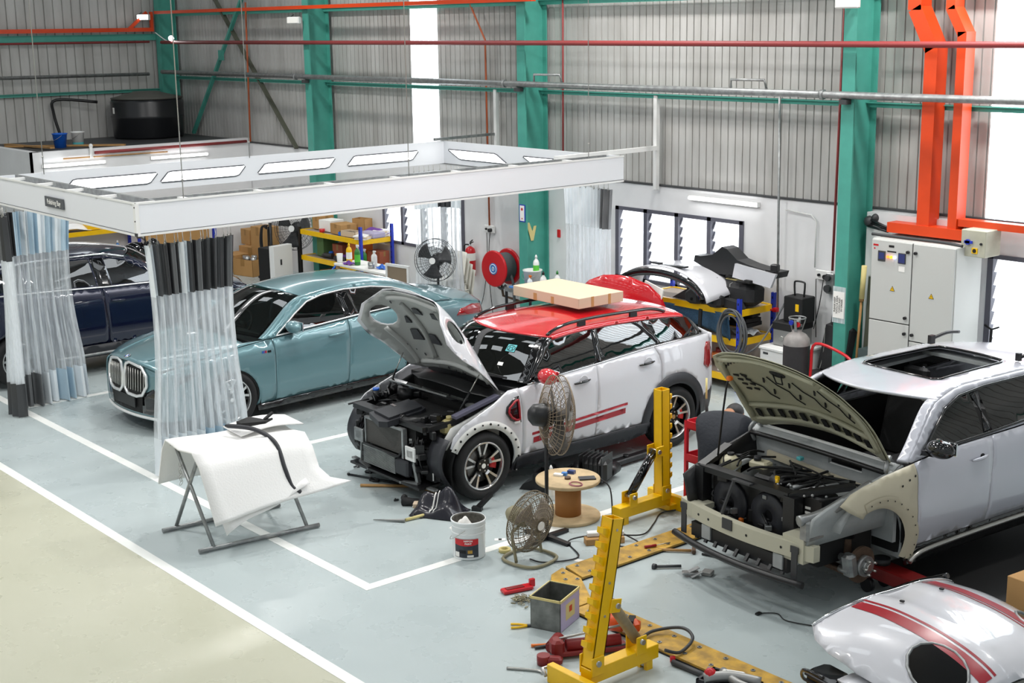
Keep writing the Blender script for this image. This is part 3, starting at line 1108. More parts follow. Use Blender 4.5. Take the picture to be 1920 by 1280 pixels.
 # nose
 def nose(off=0.0):
  def f(y, z):
   yw_ = sh.side_y(.78, min(z, .75)); t = min(1, abs(y) / yw_)
   zz = z + .085 * (1 - t ** 2.6) * max(0, (z - .45) / .30)
   return (.78 + .11 * (1 - t * t) - .08 * max(0, z - .45) + .03 * min(0, z - .3) + off, y, zz)
  return f
 nz = nose()
 panel('front_bumper', root, B, [(-.62, .17), (.62, .17), (.67, .3), (.70, .5), (.66, .74), (-.66, .74), (-.70, .5), (-.67, .3)], nz, .06, (), .014)
 for sg in (1, -1):      # corner of the bumper wrapping to the arch
  panel('bumper_corner', root, B, [(.36, .21), (.40, .30), (.42, .42), (.60, .62), (.615, .70), (.60, .80), (.70, .775), (.785, .735), (.79, .17), (.5, .17)], sh.side(sg, .002), .05)
  # side intakes
  panel('side_intake', root, 'black_gloss', [(sg * .36, .24), (sg * .60, .24), (sg * .645, .50), (sg * .56, .545), (sg * .38, .46)], nose(.012), .05)
 panel('lower_intake', root, 'black_matt', [(-.50, .24), (.50, .24), (.46, .49), (-.46, .49)], nose(.008), .06)
 mm = MB().mat('black_plastic')
 f = nose(.03)
 mm.add([f(-.26, .30), f(.26, .30), f(.26, .43), f(-.26, .43)], [(0, 1, 2, 3)], False)
 mm.build('plate_holder', root, solid=.015, offset=0)
 side_line('bumper_lip', root, [(y, .2) for y in np.linspace(-.66, .66, 13)], nose(.012), .018, 'white_metal')
 # kidney grille
 for sg in (1, -1):
  k = [(sg * a, b) for a, b in ((.03, .50), (.02, .62), (.06, .72), (.14, .745), (.38, .73), (.46, .66), (.47, .56), (.39, .465), (.28, .44), (.10, .45))]
  panel('grille_backing', root, 'black_matt', k, nose(.012), .05)
  P = [nose(.022)(a, b) for a, b in resample(k, .04)]
  kg = MB().mat('alu_trim').tube(smooth_path(P, 2, True), .02, 8, True).build('grille_surround', root)
  sl = MB().mat('steel')
  for i in range(8):
   y = sg * (.07 + .05 * i)
   sl.tube([nose(.026)(y, z) for z in (.495, .6, .70)], .008, 6)
  sl.build('grille_slats', kg)
 e = MB().mat('black_gloss').lathe([(.041, 0), (.041, .006), (.0, .008)], (0, 0, 0), 'Z', 24)
 e.mat('chrome').lathe([(.041, .004), (.043, .007), (.036, .008), (.027, .0075)], (0, 0, 0), 'Z', 24, True, False)
 for q in range(4):
  e.mat('badge_blue' if q % 2 else 'white_metal')
  a0 = q * 90
  e.add([(0, 0, .0085)] + [(.026 * math.cos(math.radians(a0 + 90 * i / 6)), .026 * math.sin(math.radians(a0 + 90 * i / 6)), .0085) for i in range(7)], [(0, i, i + 1) for i in range(1, 7)], False)
 p = hd(.74, 0)
 e.build('hood_badge', root, loc=(p[0], 0, p[2] + .004), rot=(0, math.radians(22), 0))
 # cabin
 cb = MB().mat('dash_dark')
 cb.bb((-3.5, -.8, .2), (-.2, .8, .3)).bb((-.75, -.78, .6), (-.4, .78, .95)).bb((-3.4, -.7, .3), (-2.75, .7, .95)).bb((.15, -.55, .2), (.55, .55, .6)).bb((-3.9, -.6, .25), (.5, .6, .33))
 cb.build('cabin_floor', root)
 for y in (-.38, .38):
  seat(root, -1.5, y)
 seat(root, -2.55, -.4); seat(root, -2.55, .4)
 steering(root, -.95, -.38, .92)
 MB().mat('black_plastic').box((-1.02, 0, 1.33), (.03, .24, .08), None, .02).build('rear_view_mirror', root)
 return root
sedan()

# ---------------------------------------------------------------- white hatchback with red roof, front end stripped, hood up
paint('hatch_white', 'cfcfd4', 0.0, 0.3)
paint('hatch_red', 'c3101c', 0.0, 0.22)
mat('primer_white', 'd4d4d0', 0.5)
mat('under_hood', 'a9aba9', 0.45)
mat('rad_core', '5c5a57', 0.6, 0.5, bump=(300, .5))
mat('tank_yellow', 'bfb27c', 0.4)
mat('stripe_red', '9c1524', 0.35)
mat('tape_grey', '5b5a6b', 0.5)
mat('sticker_teal', '58b3b8', 0.5)

def strip_disc(m, c, n, r, k=10, off=.002):
 """small disc lying on a surface with normal n"""
 n = Vector(n).normalized()
 a = n.cross(Vector((0, 0, 1)))
 if a.length < .01:
  a = Vector((1, 0, 0))
 a.normalize(); b = n.cross(a)
 C = Vector(c) + n * off
 m.add([C + a * r * math.cos(2 * PI * i / k) + b * r * math.sin(2 * PI * i / k) for i in range(k)], [tuple(range(k))], False)

def hatch():
 root = thing('hatchback', 'white hatchback with red roof, open hood and stripped front end', 'car', (-11.255, 8.296, 0), math.radians(-90.9))
 Bd = 'hatch_white'
 sh = Shell(W=[(-3.45, .70), (-3.3, .80), (-3.0, .875), (-2.67, .90), (-1.5, .895), (0, .895), (.4, .86), (.6, .80)],
               belt=[(-3.45, 1.16), (-3.2, 1.19), (-2.8, 1.195), (-1.5, 1.12), (-.5, 1.055), (0, .98), (.5, .88)],
               P=[(-.2, .92), (0, .935), (.15, .975), (.4, 1.0), (.7, .99), (.9, .96), (1, .925)], z0=.27,
               green=(.012, .63, 1.5, 1.2),
               rail=[(-.60, 1.075), (-1.07, 1.455), (-1.7, 1.485), (-2.35, 1.475), (-2.95, 1.435), (-3.22, 1.21)],
               cen=[(-.40, 1.09), (-.86, 1.475), (-1.65, 1.55), (-2.35, 1.54), (-3.0, 1.48), (-3.34, 1.2)])
 wb = -2.67
 R = .385
 for sg in (1, -1):
  sd = sh.side(sg)
  ring = arch_pts(0, .345, R, 197, 32, 22)
  fender = [(-.477, .345), (-.39, .33)] + ring[1:] + [(.40, .60), (.36, .70), (.25, .80), (.1, .86), (-.15, .955), (-.35, 1.05), (-.477, 1.055), (-.48, .8)]
  panel('front_fender', root, Bd, fender, sd, .05)
  m = MB().mat('primer_white')
  k = [(sh.side(sg, .006)(.345 * 0 + (R + .0) * math.cos(math.radians(a)), .345 + R * math.sin(math.radians(a))), sh.side(sg, .008)((R + .075) * math.cos(math.radians(a)), .345 + (R + .075) * math.sin(math.radians(a)))) for a in range(198, 28, -6)]
  vs = [p for q in k for p in q]
  m.add(vs, [(2 * i, 2 * i + 2, 2 * i + 3, 2 * i + 1) for i in range(len(k) - 1)], True)
  d = m.mat('black_matt')
  for a in list(range(190, 30, -13)):
   p = sh.side(sg, .012)((R + .045) * math.cos(math.radians(a)), .345 + (R + .045) * math.sin(math.radians(a)))
   strip_disc(d, p, (0, sg, 0), .009 + .003 * (a % 2), 8, .002)
  m.build('arch_flange', root, solid=.008, offset=0)
  bz = lambda x: float(sh.belt(x)) - .004
  d1 = [(-.483, .37), (-.485, .8), (-.483, bz(-.485))] + [(x, bz(x)) for x in (-.8, -1.1, -1.4, -1.535)] + [(-1.52, .9), (-1.485, .6), (-1.48, .36)]
  panel('front_door', root, Bd, d1, sd)
  d2 = [(-1.487, .36), (-1.49, .6), (-1.525, .9), (-1.54, bz(-1.54))] + [(x, bz(x)) for x in (-1.8, -2.1, -2.38)] + [(-2.43, 1.08), (-2.45, .98), (-2.42, .89)] + [p for p in arch_pts(wb, .345, .5, 95, 178, 10) if p[0] < -2.4 or 1][0:] + [(-3.15 + .99, .36)]
  d2 = [(-1.487, .36), (-1.49, .6), (-1.525, .9), (-1.54, bz(-1.54))] + [(x, bz(x)) for x in (-1.8, -2.1, -2.38)] + [(-2.43, 1.08), (-2.45, .98), (-2.44, .80)] + arch_pts(wb, .345, .49, 62, 2, 9)
  panel('rear_door', root, Bd, d2, sd)
  q = [(-2.387, bz(-2.39)), (-2.437, 1.08), (-2.457, .98), (-2.45, .79)] + arch_pts(wb, .345, .49, 64, 182, 16)[0:] + [(-3.25, .36), (-3.38, .5), (-3.40, .8), (-3.40, 1.0), (-3.38, bz(-3.38))] + [(x, bz(x)) for x in (-3.2, -2.9, -2.6)]
  panel('rear_quarter', root, Bd, q, sd)
  # black arch trim and sill trim
  k = []
  for a in range(-14, 195, 8):
   ca, sa = math.cos(math.radians(a)), math.sin(math.radians(a))
   k += [sh.side(sg, .0)(wb + R * ca, .345 + R * sa), sh.side(sg, .022)(wb + (R + .02) * ca, .345 + (R + .02) * sa), sh.side(sg, .018)(wb + .5 * ca, .345 + .5 * sa), sh.side(sg, .0)(wb + .51 * ca, .345 + .51 * sa)]
  m = MB().mat('dark_plastic')
  n = len(k) // 4
  m.add(k, [(4 * i + j, 4 * i + 4 + j, 4 * i + 5 + j, 4 * i + 1 + j) for i in range(n - 1) for j in range(3)], True)
  m.build('arch_trim', root)
  panel('sill_trim', root, 'dark_plastic', [(-.36, .22), (-.40, .345), (-.48, .365), (-1.48, .355), (-2.15, .365), (-2.28, .36), (-2.28, .24), (-2.0, .20)], lambda x, z, sg=sg: (x, sg * (sh.side_y(x, max(z, .27)) + .022 - .25 * max(0, .27 - z)), z), .05)
  panel('bumper_trim', root, 'dark_plastic', [(-3.07, .28), (-3.1, .42), (-3.2, .52), (-3.41, .55), (-3.41, .3)], sh.side(sg, .008), .05)
  for ax in (0, wb):
   m = MB().mat('black_matt').grid(lambda u, v, ax=ax: (ax + .41 * math.cos(PI * (1.1 - 1.2 * u)), sg * (.45 + .43 * v), .345 + .41 * math.sin(PI * (1.1 - 1.2 * u))), 14, 1)
   m.build('wheel_housing', root)
  wheel(root, (0, sg * .78, .345), sg, .345, .225, .245, 5, 'split', caliper='caliper_red')
  wheel(root, (wb, sg * .78, .345), sg, .345, .225, .245, 5, 'split', caliper='caliper_red')
  gr = sh.green(sg)
  rail = sh.railpts(0, 4.97, 22)
  bl = [(x, float(sh.belt(x))) for x in (-3.2, -2.9, -2.6, -2.2, -1.8, -1.4, -1.0, -.65)]
  fg = [(-.66, 1.09), (-1.06, 1.42), (-1.35, 1.445), (-1.615, 1.455), (-1.545, 1.14), (-1.1, 1.11)]
  rg = [(-1.70, 1.455), (-2.0, 1.455), (-2.2, 1.445), (-2.27, 1.40), (-2.44, 1.21), (-2.0, 1.175), (-1.63, 1.145)]
  qg = [(-2.36, 1.44), (-2.85, 1.425), (-3.02, 1.395), (-3.10, 1.22), (-2.8, 1.212), (-2.5, 1.21)]
  panel('window_surround', root, 'black_gloss', rail + bl, gr, .05, (fg, rg, qg), .014)
  panel('front_door_glass', root, 'privacy_glass', fg, sh.green(sg, -.004), .08, (), 0)
  panel('rear_door_glass', root, 'privacy_glass', rg, sh.green(sg, -.004), .08, (), 0)
  panel('quarter_glass', root, 'privacy_glass', qg, sh.green(sg, -.002), .08, (), 0)
  side_line('belt_trim', root, [(x, float(sh.belt(x)) + .004) for x in (-3.2, -2.8, -2.4, -2.0, -1.5, -1.0, -.6)], sh.green(sg, .012), .007, 'chrome')
  mm = mirror(root, -.72, sg * .90, 1.16, sg, 'hatch_red', rnd_=True)
  handle(root, -1.30, .985, sd, 'black_gloss', .22)
  handle(root, -2.23, 1.03, sd, 'black_gloss', .22)
  for hx, hz in ((-1.33, .995), (-2.26, 1.04)):
   mq = MB().mat(Bd).lathe([(.055, .0), (.05, .004), (.03, -.006), (0, -.01)], (0, 0, 0), 'Y', 18)
   p = sd(hx, hz)
   mq.build('handle_cup', root, loc=(p[0], p[1] + sg * .004, p[2]), rot=(0, 0, 0 if sg > 0 else PI))
  # stripes, scoop, tail lamp
  for z0, h0, xa, xb in ((.56, .028, -.60, -1.93), (.475, .06, -.62, -1.90)):
   st = []
   for x in np.linspace(xa, xb, 12):
    st.append((x, z0 + .075 * (xa - x) / 1.3 - .01))
   up = [(x + (0.0), z + h0) for x, z in st][::-1]
   panel('door_stripe', root, 'stripe_red', [(x - (.06 if i == len(st) - 1 else 0) * 0, z) for i, (x, z) in enumerate(st)] + up, sh.side(sg, .003), .06, (), 0)
  if sg > 0:
   p = sd(-.74, .52)
   text('stripe_lettering', 'JCW', .05, 'galv', root, loc=(p[0], p[1] + .007, p[2] + .0), rot=(PI / 2, math.radians(-3), PI))
  sc = [(-.455, .72), (-.455, .985), (-.40, .975), (-.29, .90), (-.27, .84), (-.32, .76), (-.40, .715)]
  panel('side_scoop', root, 'black_gloss', sc, sh.side(sg, .012), .04, (), .012)
  P = [sh.side(sg, .02)(-.375 + (x + .375) * .72, .85 + (z - .85) * .72) for x, z in resample(sc, .04)]
  MB().mat('stripe_red').tube(smooth_path(P, 2, True), .012, 6, True).build('scoop_ring', root)
  p = sh.side(sg, .016)(-.40, .73)
  MB().mat('white_metal').box(p, (.07, .012, .022)).build('side_lamp', root)
  tl = [(-3.16, .86), (-3.2, 1.04), (-3.25, 1.10), (-3.36, 1.09), (-3.38, .82), (-3.24, .80)]
  panel('tail_lamp', root, 'lamp_red_lens', tl, sh.side(sg, .012), .04, (), .02)
  # roof rails
  P = smooth_path([sh.top()(k_, sg * .93) for k_ in (1.02, 1.3, 1.9, 2.6, 3.3, 3.6)], 5)
  z = [.012, .03, .05, .055, .055, .05, .05]
  n = len(P)
  P = [p + Vector((0, 0, .012 + .055 * min(1, 4.0 * min(i / n, 1 - i / n)))) for i, p in enumerate(P)]
  MB().mat('black_gloss').tube(P, .018, 8).build('roof_rail', root)
  for t in (.36, .66):
   p = P[int(n * t)]
   MB().mat('black_plastic').bb((p.x - .05, p.y - .014, p.z - .07), (p.x + .05, p.y + .014, p.z)).build('rail_foot', root)
 tp = sh.top()
 rect = lambda a, b, w: [(a, -w), (b, -w), (b, w), (a, w)]
 panel('roof', root, 'hatch_red', rect(.97, 4.05, 1.0), sh.top(.006), .09, (), .014)
 for sg in (1, -1):     # red edge above the windows
  panel('roof_edge', root, 'hatch_red', [(x, z - .022) for x, z in sh.railpts(1.0, 4.05, 16)] + [(x, z + .006) for x, z in sh.railpts(1.0, 4.05, 16)][::-1], sh.green(sg, .01), .05, (), .012)
 panel('windshield', root, 'car_glass', rect(.03, .97, .88), sh.top(-.004), .09, (), 0)
 for sg in (1, -1):
  panel('roof_pillar', root, 'black_gloss', [(0, sg * .88), (1.0, sg * .88), (1.0, sg * 1.0), (0, sg * 1.0)], tp, .06, (), .012)
 panel('rear_window', root, 'privacy_glass', rect(4.05, 4.95, .9), sh.top(-.004), .09, (), 0)
 def tail(y, z):
  yw = sh.side_y(-3.40, min(z, 1.15)); t = min(1, abs(y) / yw)
  return (-3.40 - .07 * (1 - t * t), y, z + .04 * (1 - t * t) * max(0, (z - .6) / .5))
 panel('tailgate', root, Bd, [(-.70, .36), (.70, .36), (.745, .6), (.73, 1.17), (-.73, 1.17), (-.745, .6)], tail, .07)
 # stickers on the windscreen
 tw = sh.top(.004)
 stp = panel('windshield_sticker', root, 'sticker_teal', [(.52, .52), (.66, .52), (.66, .66), (.52, .66)], tw, .05, (), 0)
 MB().mat('black_matt').tube([tw(.59 + .052 * math.cos(a), .59 + .06 * math.sin(a)) for a in np.linspace(0, 2 * PI, 17)[:-1]], .004, 5, True).tube([tw(.555, .565), tw(.62, .565), tw(.59, .59), tw(.62, .615), tw(.555, .615)], .004, 5).build('sticker_print', stp)
 panel('windshield_sticker', root, 'paper', [(.25, .50), (.31, .50), (.31, .58), (.25, .58)], tw, .05, (), 0)
 # scuttle and wipers
 panel('scuttle', root, 'black_plastic', [(-.50, -.80), (-.36, -.45), (-.34, 0), (-.36, .45), (-.50, .80), (-.30, .78), (-.12, .4), (-.10, 0), (-.12, -.4), (-.30, -.78)], lambda x, y: (x, y, 1.045 - .10 * (y / .8) ** 2 + .12 * (-.35 - x)), .06, (), .01)
 w = MB().mat('black_matt')
 for y0, y1 in ((-.5, .1), (.05, .62)):
  w.tube([(-.36, y0, 1.08), (-.42, (y0 + y1) / 2, 1.115), (-.47, y1, 1.12)], .008, 6).bar((-.44, y0 + .1, 1.12), (-.46, y1 + .05, 1.13), .012, .02)
 w.build('wipers', root)
 # open hood: built shut, turned about its hinge
 hg = thing_part('hood', root, (-.40, 0, 1.04), (0, math.radians(-65), 0))
 def hs(off):
  def f(x, y):
   zc = float(pchip([-.42, 0, .4, .62, .78], [.03, .01, -.05, -.12, -.20], x))
   dr = float(pchip([-.42, 0, .4, .78], [.10, .22, .36, .40], x))
   t = max(0, abs(y) - .40) / .40
   return (x + .40, y, zc - .03 * (abs(y) / .8) ** 2 - dr * t ** 1.7 + off)
  return f
 out = [(-.40, -.62), (-.34, -.76), (-.1, -.80), (.2, -.815), (.45, -.79), (.62, -.69), (.73, -.45), (.78, -.2), (.785, 0), (.78, .2), (.73, .45), (.62, .69), (.45, .79), (.2, .815), (-.1, .80), (-.34, .76), (-.40, .62), (-.37, 0)]
 hole = [[(.40 + .15 * math.cos(a), q * .625 + .085 * math.sin(a)) for a in np.linspace(0, 2 * PI, 15)[:-1]] for q in (1, -1)]
 skin = panel('hood_skin', hg, Bd, out, hs(.0), .06, hole, .006, (0.4, 0, -2))
 inn = [(x * .965 + .008, y * .955) for x, y in out]
 ih = [[(.40 + .15 * math.cos(a), q * .605 + .095 * math.sin(a)) for a in np.linspace(0, 2 * PI, 15)[:-1]] for q in (1, -1)]
 ip = panel('hood_inner_panel', hg, 'under_hood', inn, hs(-.035), .05, ih, .006, (0.4, 0, -2), offset=1)
 sub = MB().mat('under_hood')
 g = hs(-.048)
 for pts in ([(-.3, -.6), (-.05, -.62), (.25, -.66)], [(-.3, .6), (-.05, .62), (.25, .66)], [(-.28, -.55), (-.24, 0), (-.28, .55)], [(.62, -.45), (.69, 0), (.62, .45)], [(-.2, -.3), (.2, -.25), (.55, -.3)], [(-.2, .3), (.2, .25), (.55, .3)]):
  sub.tube(smooth_path([g(*p) for p in pts], 5), .028, 8)
 dk = sub.mat('dark_plastic')
 g = hs(-.056)
 def patch(pts):
  n = len(pts)
  dk.add([g(*p) for p in pts] + [hs(-.044)(*p) for p in pts], [tuple(range(n))] + [(i, (i + 1) % n, n + (i + 1) % n, n + i) for i in range(n)], False)
 for a, b, c, d in ((.02, -.50, .16, -.34), (.0, -.22, .13, -.06), (.0, .06, .13, .2), (.02, .34, .16, .48), (.42, -.2, .5, -.05), (.40, .1, .48, .24), (.25, -.46, .34, -.38)):
  patch([(a, b), (a, d), (c, d - .03), (c, b + .03)])
 for i in range(34):
  t = i / 34
  a = t * 2 * PI
  x, y = .19 + .50 * math.cos(a), .66 * math.sin(a)
  if min(math.hypot(x - .40, abs(y) - .58), 9) > .16:
   strip_disc(dk, g(x, y), (0, 0, -1), .012 if i % 3 else .02, 8, .004)
 dk.build('hood_frame', hg)
 # hood struts
 for sg in (1, -1):
  a = Vector((.12, sg * .62, .86)); b = Vector((-.12, sg * .66, 1.22))
  st = MB().mat('black_plastic').tube([a, a + (b - a) * .55], .011, 8)
  st.mat('steel').tube([a + (b - a) * .5, b], .006, 6)
  st.build('hood_strut', root)
 # engine bay
 bay = MB().mat('black_matt')
 bay.bb((-.35, -.74, .25), (.45, .74, .55)).bb((-.42, -.78, .3), (-.3, .78, .98)).bb((.45, -.45, .22), (.52, .45, .76))
 bay.build('engine_bay', root)
 for sg in (1, -1):
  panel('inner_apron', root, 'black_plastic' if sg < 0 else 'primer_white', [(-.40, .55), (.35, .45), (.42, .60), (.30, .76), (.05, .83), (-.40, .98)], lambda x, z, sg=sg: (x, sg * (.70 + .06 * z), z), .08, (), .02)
  m = MB().mat('black_plastic').cyl((-.08, sg * .55, .80), .12, .16, 'Z', 20, .10)
  m.mat('grey_metal').cyl((-.08, sg * .55, .89), .05, .02, 'Z', 14)
  m.build('strut_tower', root)
  lq = MB().mat('dark_plastic').grid(lambda u, v: (.40 + .10 * math.sin(u * PI), sg * (.60 + .24 * v), .22 + .46 * u), 8, 3)
  lq.build('arch_liner', root, solid=.012, offset=0)
 ec = MB().mat('dark_plastic')
 ec.prism([(.70, .08), (.20, -.02), (.16, .04), (.20, .36), (.28, .42), (.70, .50), (.76, .42)], .84, .90, 'XY')
 ec.prism([(.66, .12), (.22, .03), (.24, .36), (.66, .46)], .90, .925, 'XY')
 e = ec.build('engine_cover', root, rot=(0, math.radians(4), math.radians(-8)), loc=(-.12, -.16, -.05))
 MB().mat('chrome').box((.44, .12, .928), (.03, .10, .004)).build('cover_badge', e)
 MB().mat('black_matt').bb((-.05, -.3, .5), (.5, .42, .80)).build('engine_block', root)
 rib = MB().mat('black_plastic')
 for i in range(9):
  rib.lathe([(.04, -.008), (.055, 0), (.04, .008)], (.50, -.1 + .04 * i, .78), 'Y', 14, True, False)
 rib.tube([(.50, -.3, .76), (.50, .3, .78), (.40, .45, .80)], .04, 10)
 rib.build('intake_hose', root)
 MB().mat('black_gloss').bar((.06, -.62, .955), (.02, .62, .955), .07, .03).build('strut_brace', root)
 MB().mat('galv').bar((.10, -.62, .965), (.06, .35, .968), .014, .012).build('brace_edge', root)
 MB().mat('black_plastic').bar((.5, -.62, .775), (.5, .62, .765), .12, .05).bar((.5, .6, .76), (.1, .66, .80), .07, .05).bar((.5, -.6, .76), (.1, -.66, .80), .07, .05).build('upper_crossmember', root)
 r = MB().mat('rad_core').bb((.555, -.33, .45), (.585, .31, .71))
 rd = r.build('radiator', root)
 MB().mat('galv').bb((.55, -.345, .70), (.60, .335, .725)).bb((.55, .31, .42), (.60, .34, .72)).bb((.55, -.35, .42), (.60, -.33, .72)).build('radiator_frame', rd)
 ic = MB().mat('black_matt').bb((.565, -.37, .23), (.60, .20, .41)).mat('galv')
 for i in range(13):
  ic.bb((.60, -.37, .235 + .0135 * i), (.612, .20, .241 + .0135 * i))
 ic.bb((.56, -.375, .41), (.615, .20, .42))
 icd = ic.build('intercooler', root)
 MB().mat('dark_plastic').bb((.54, .20, .24), (.62, .42, .41), .02).build('intercooler_tank', icd)
 MB().mat('black_plastic').tube(smooth_path([(.61, -.36, .44), (.62, 0, .435), (.62, .25, .43), (.58, .30, .5)], 5), .012, 8).build('coolant_pipe', root)
 for sg in (1, -1):
  m = MB().mat('white_metal' if sg > 0 else 'galv').box((.50, sg * .46, .50), (.22, .12, .09), None, .01).box((.60, sg * .46, .50), (.02, .16, .14), None, .004)
  m.build('crash_box', root)
  MB().mat('galv').bar((.56, sg * .44, .50), (.54, sg * .50, .2), .05, .03).bar((.54, sg * .3, .17), (.50, sg * .74, .17), .05, .02).bar((.6, sg * .28, .17), (.55, sg * .52, .2), .05, .025).build('front_bracket', root)
 MB().mat('tank_yellow').box((.22, .60, .74), (.20, .13, .15), Matrix.Rotation(.2, 3, 'Z'), .04).cyl((.22, .60, .83), .03, .03).build('coolant_tank', root)
 MB().mat('black_plastic').cyl((.28, -.60, .83), .045, .12).mat('blue_plastic').cyl((.28, -.60, .90), .035, .025).mat('galv').cyl((.20, -.66, .86), .02, .13).build('washer_filler', root)
 MB().mat('tape_grey').bar((.26, .73, .865), (-.28, .74, .99), .08, .03).build('taped_rail', root)
 MB().mat('black_plastic').bb((.40, .52, .22), (.46, .66, .48)).build('side_cooler', root)
 MB().mat('white_metal').bb((.462, .64, .24), (.468, .655, .46)).build('cooler_edge', root)
 cl = MB().mat('black_plastic')
 r2 = random.Random(3)
 for i in range(42):
  x, y = r2.uniform(-.2, .5), r2.choice((-1, 1)) * r2.uniform(.34, .66)
  z = r2.uniform(.62, .84)
  if i % 3:
   cl.box((x, y, z), (r2.uniform(.03, .10), r2.uniform(.03, .09), r2.uniform(.03, .10)), r2.uniform(0, 3), .008)
  else:
   cl.tube(smooth_path([(x, y, z), (x + r2.uniform(-.12, .12), y + r2.uniform(-.1, .1), z + .04), (x + r2.uniform(-.2, .2), y + r2.uniform(-.12, .12), z)], 4), r2.uniform(.006, .014), 6)
 cl.build('engine_ancillaries', root)['kind'] = 'stuff'
 fr = MB().mat('black_plastic')
 for i in range(26):
  y = r2.choice((-1, 1)) * r2.uniform(.36, .62)
  fr.box((r2.uniform(.40, .56), y, r2.uniform(.28, .74)), (r2.uniform(.03, .09), r2.uniform(.03, .10), r2.uniform(.03, .1)), r2.uniform(0, 3), .006)
 for i in range(8):
  y = r2.choice((-1, 1)) * r2.uniform(.38, .6)
  fr.tube(smooth_path([(.5, y, .3), (.56, y + r2.uniform(-.1, .1), .45), (.5, y + r2.uniform(-.1, .1), .66)], 4), .008, 6)
 fr.mat('galv')
 for i in range(12):
  fr.box((r2.uniform(.48, .58), r2.choice((-1, 1)) * r2.uniform(.36, .6), r2.uniform(.3, .74)), (.03, .03, .02), r2.uniform(0, 3))
 fr.build('front_harness', root)['kind'] = 'stuff'
 MB().mat('black_plastic').bb((.15, -.62, .16), (.62, .62, .185)).build('underbody_shield', root)
 # cabin
 cb = MB().mat('dash_dark')
 cb.bb((-3.3, -.74, .28), (-.45, .74, .4)).bb((-.8, -.74, .7), (-.5, .74, 1.02)).bb((-3.2, -.68, .4), (-2.6, .68, 1.05))
 cb.build('cabin_floor', root)
 for y in (-.36, .36):
  seat(root, -1.45, y, z=.55); seat(root, -2.3, y, z=.55)
 steering(root, -.95, -.36, 1.0)
 MB().mat('black_plastic').box((-.98, 0, 1.38), (.03, .22, .07), None, .02).build('rear_view_mirror', root)
 return root

hatch()
# cardboard carton on the roof rails
bx = thing('cardboard_box', 'flat tan cardboard box lying on the red roof of the hatchback', 'box', (-11.46, 10.38, 1.605), math.radians(-1))
MB().mat('card_light').bb((-.56, -.33, 0), (.56, .33, .115), .004).build('carton', bx)
MB().mat('card').bb((.5605, -.15, 0), (.5615, -.11, .115)).bb((.5605, .1, 0), (.5615, .14, .115)).bb((-.2, -.3315, 0), (-.14, -.3305, .08)).bb((.1, -.3315, 0), (.15, -.3305, .08)).build('carton_flaps', bx)

# ---------------------------------------------------------------- white SUV, stripped to the front structure, hood propped open
paint('suv_white', 'c3c4cd', 0.1, 0.3)
mat('primer_cream', 'c4bca4', 0.42)
mat('hood_cream', 'aaa890', 0.4, noise=(5, 0.08))
mat('bare_grey', 'a9adad', 0.45, noise=(9, 0.15))
mat('rusty', '6b5647', 0.7, 0.4, noise=(20, 0.3))
mat('jack_red', '7d1414', 0.45)
mat('beam_cream', 'bdbaa6', 0.45)

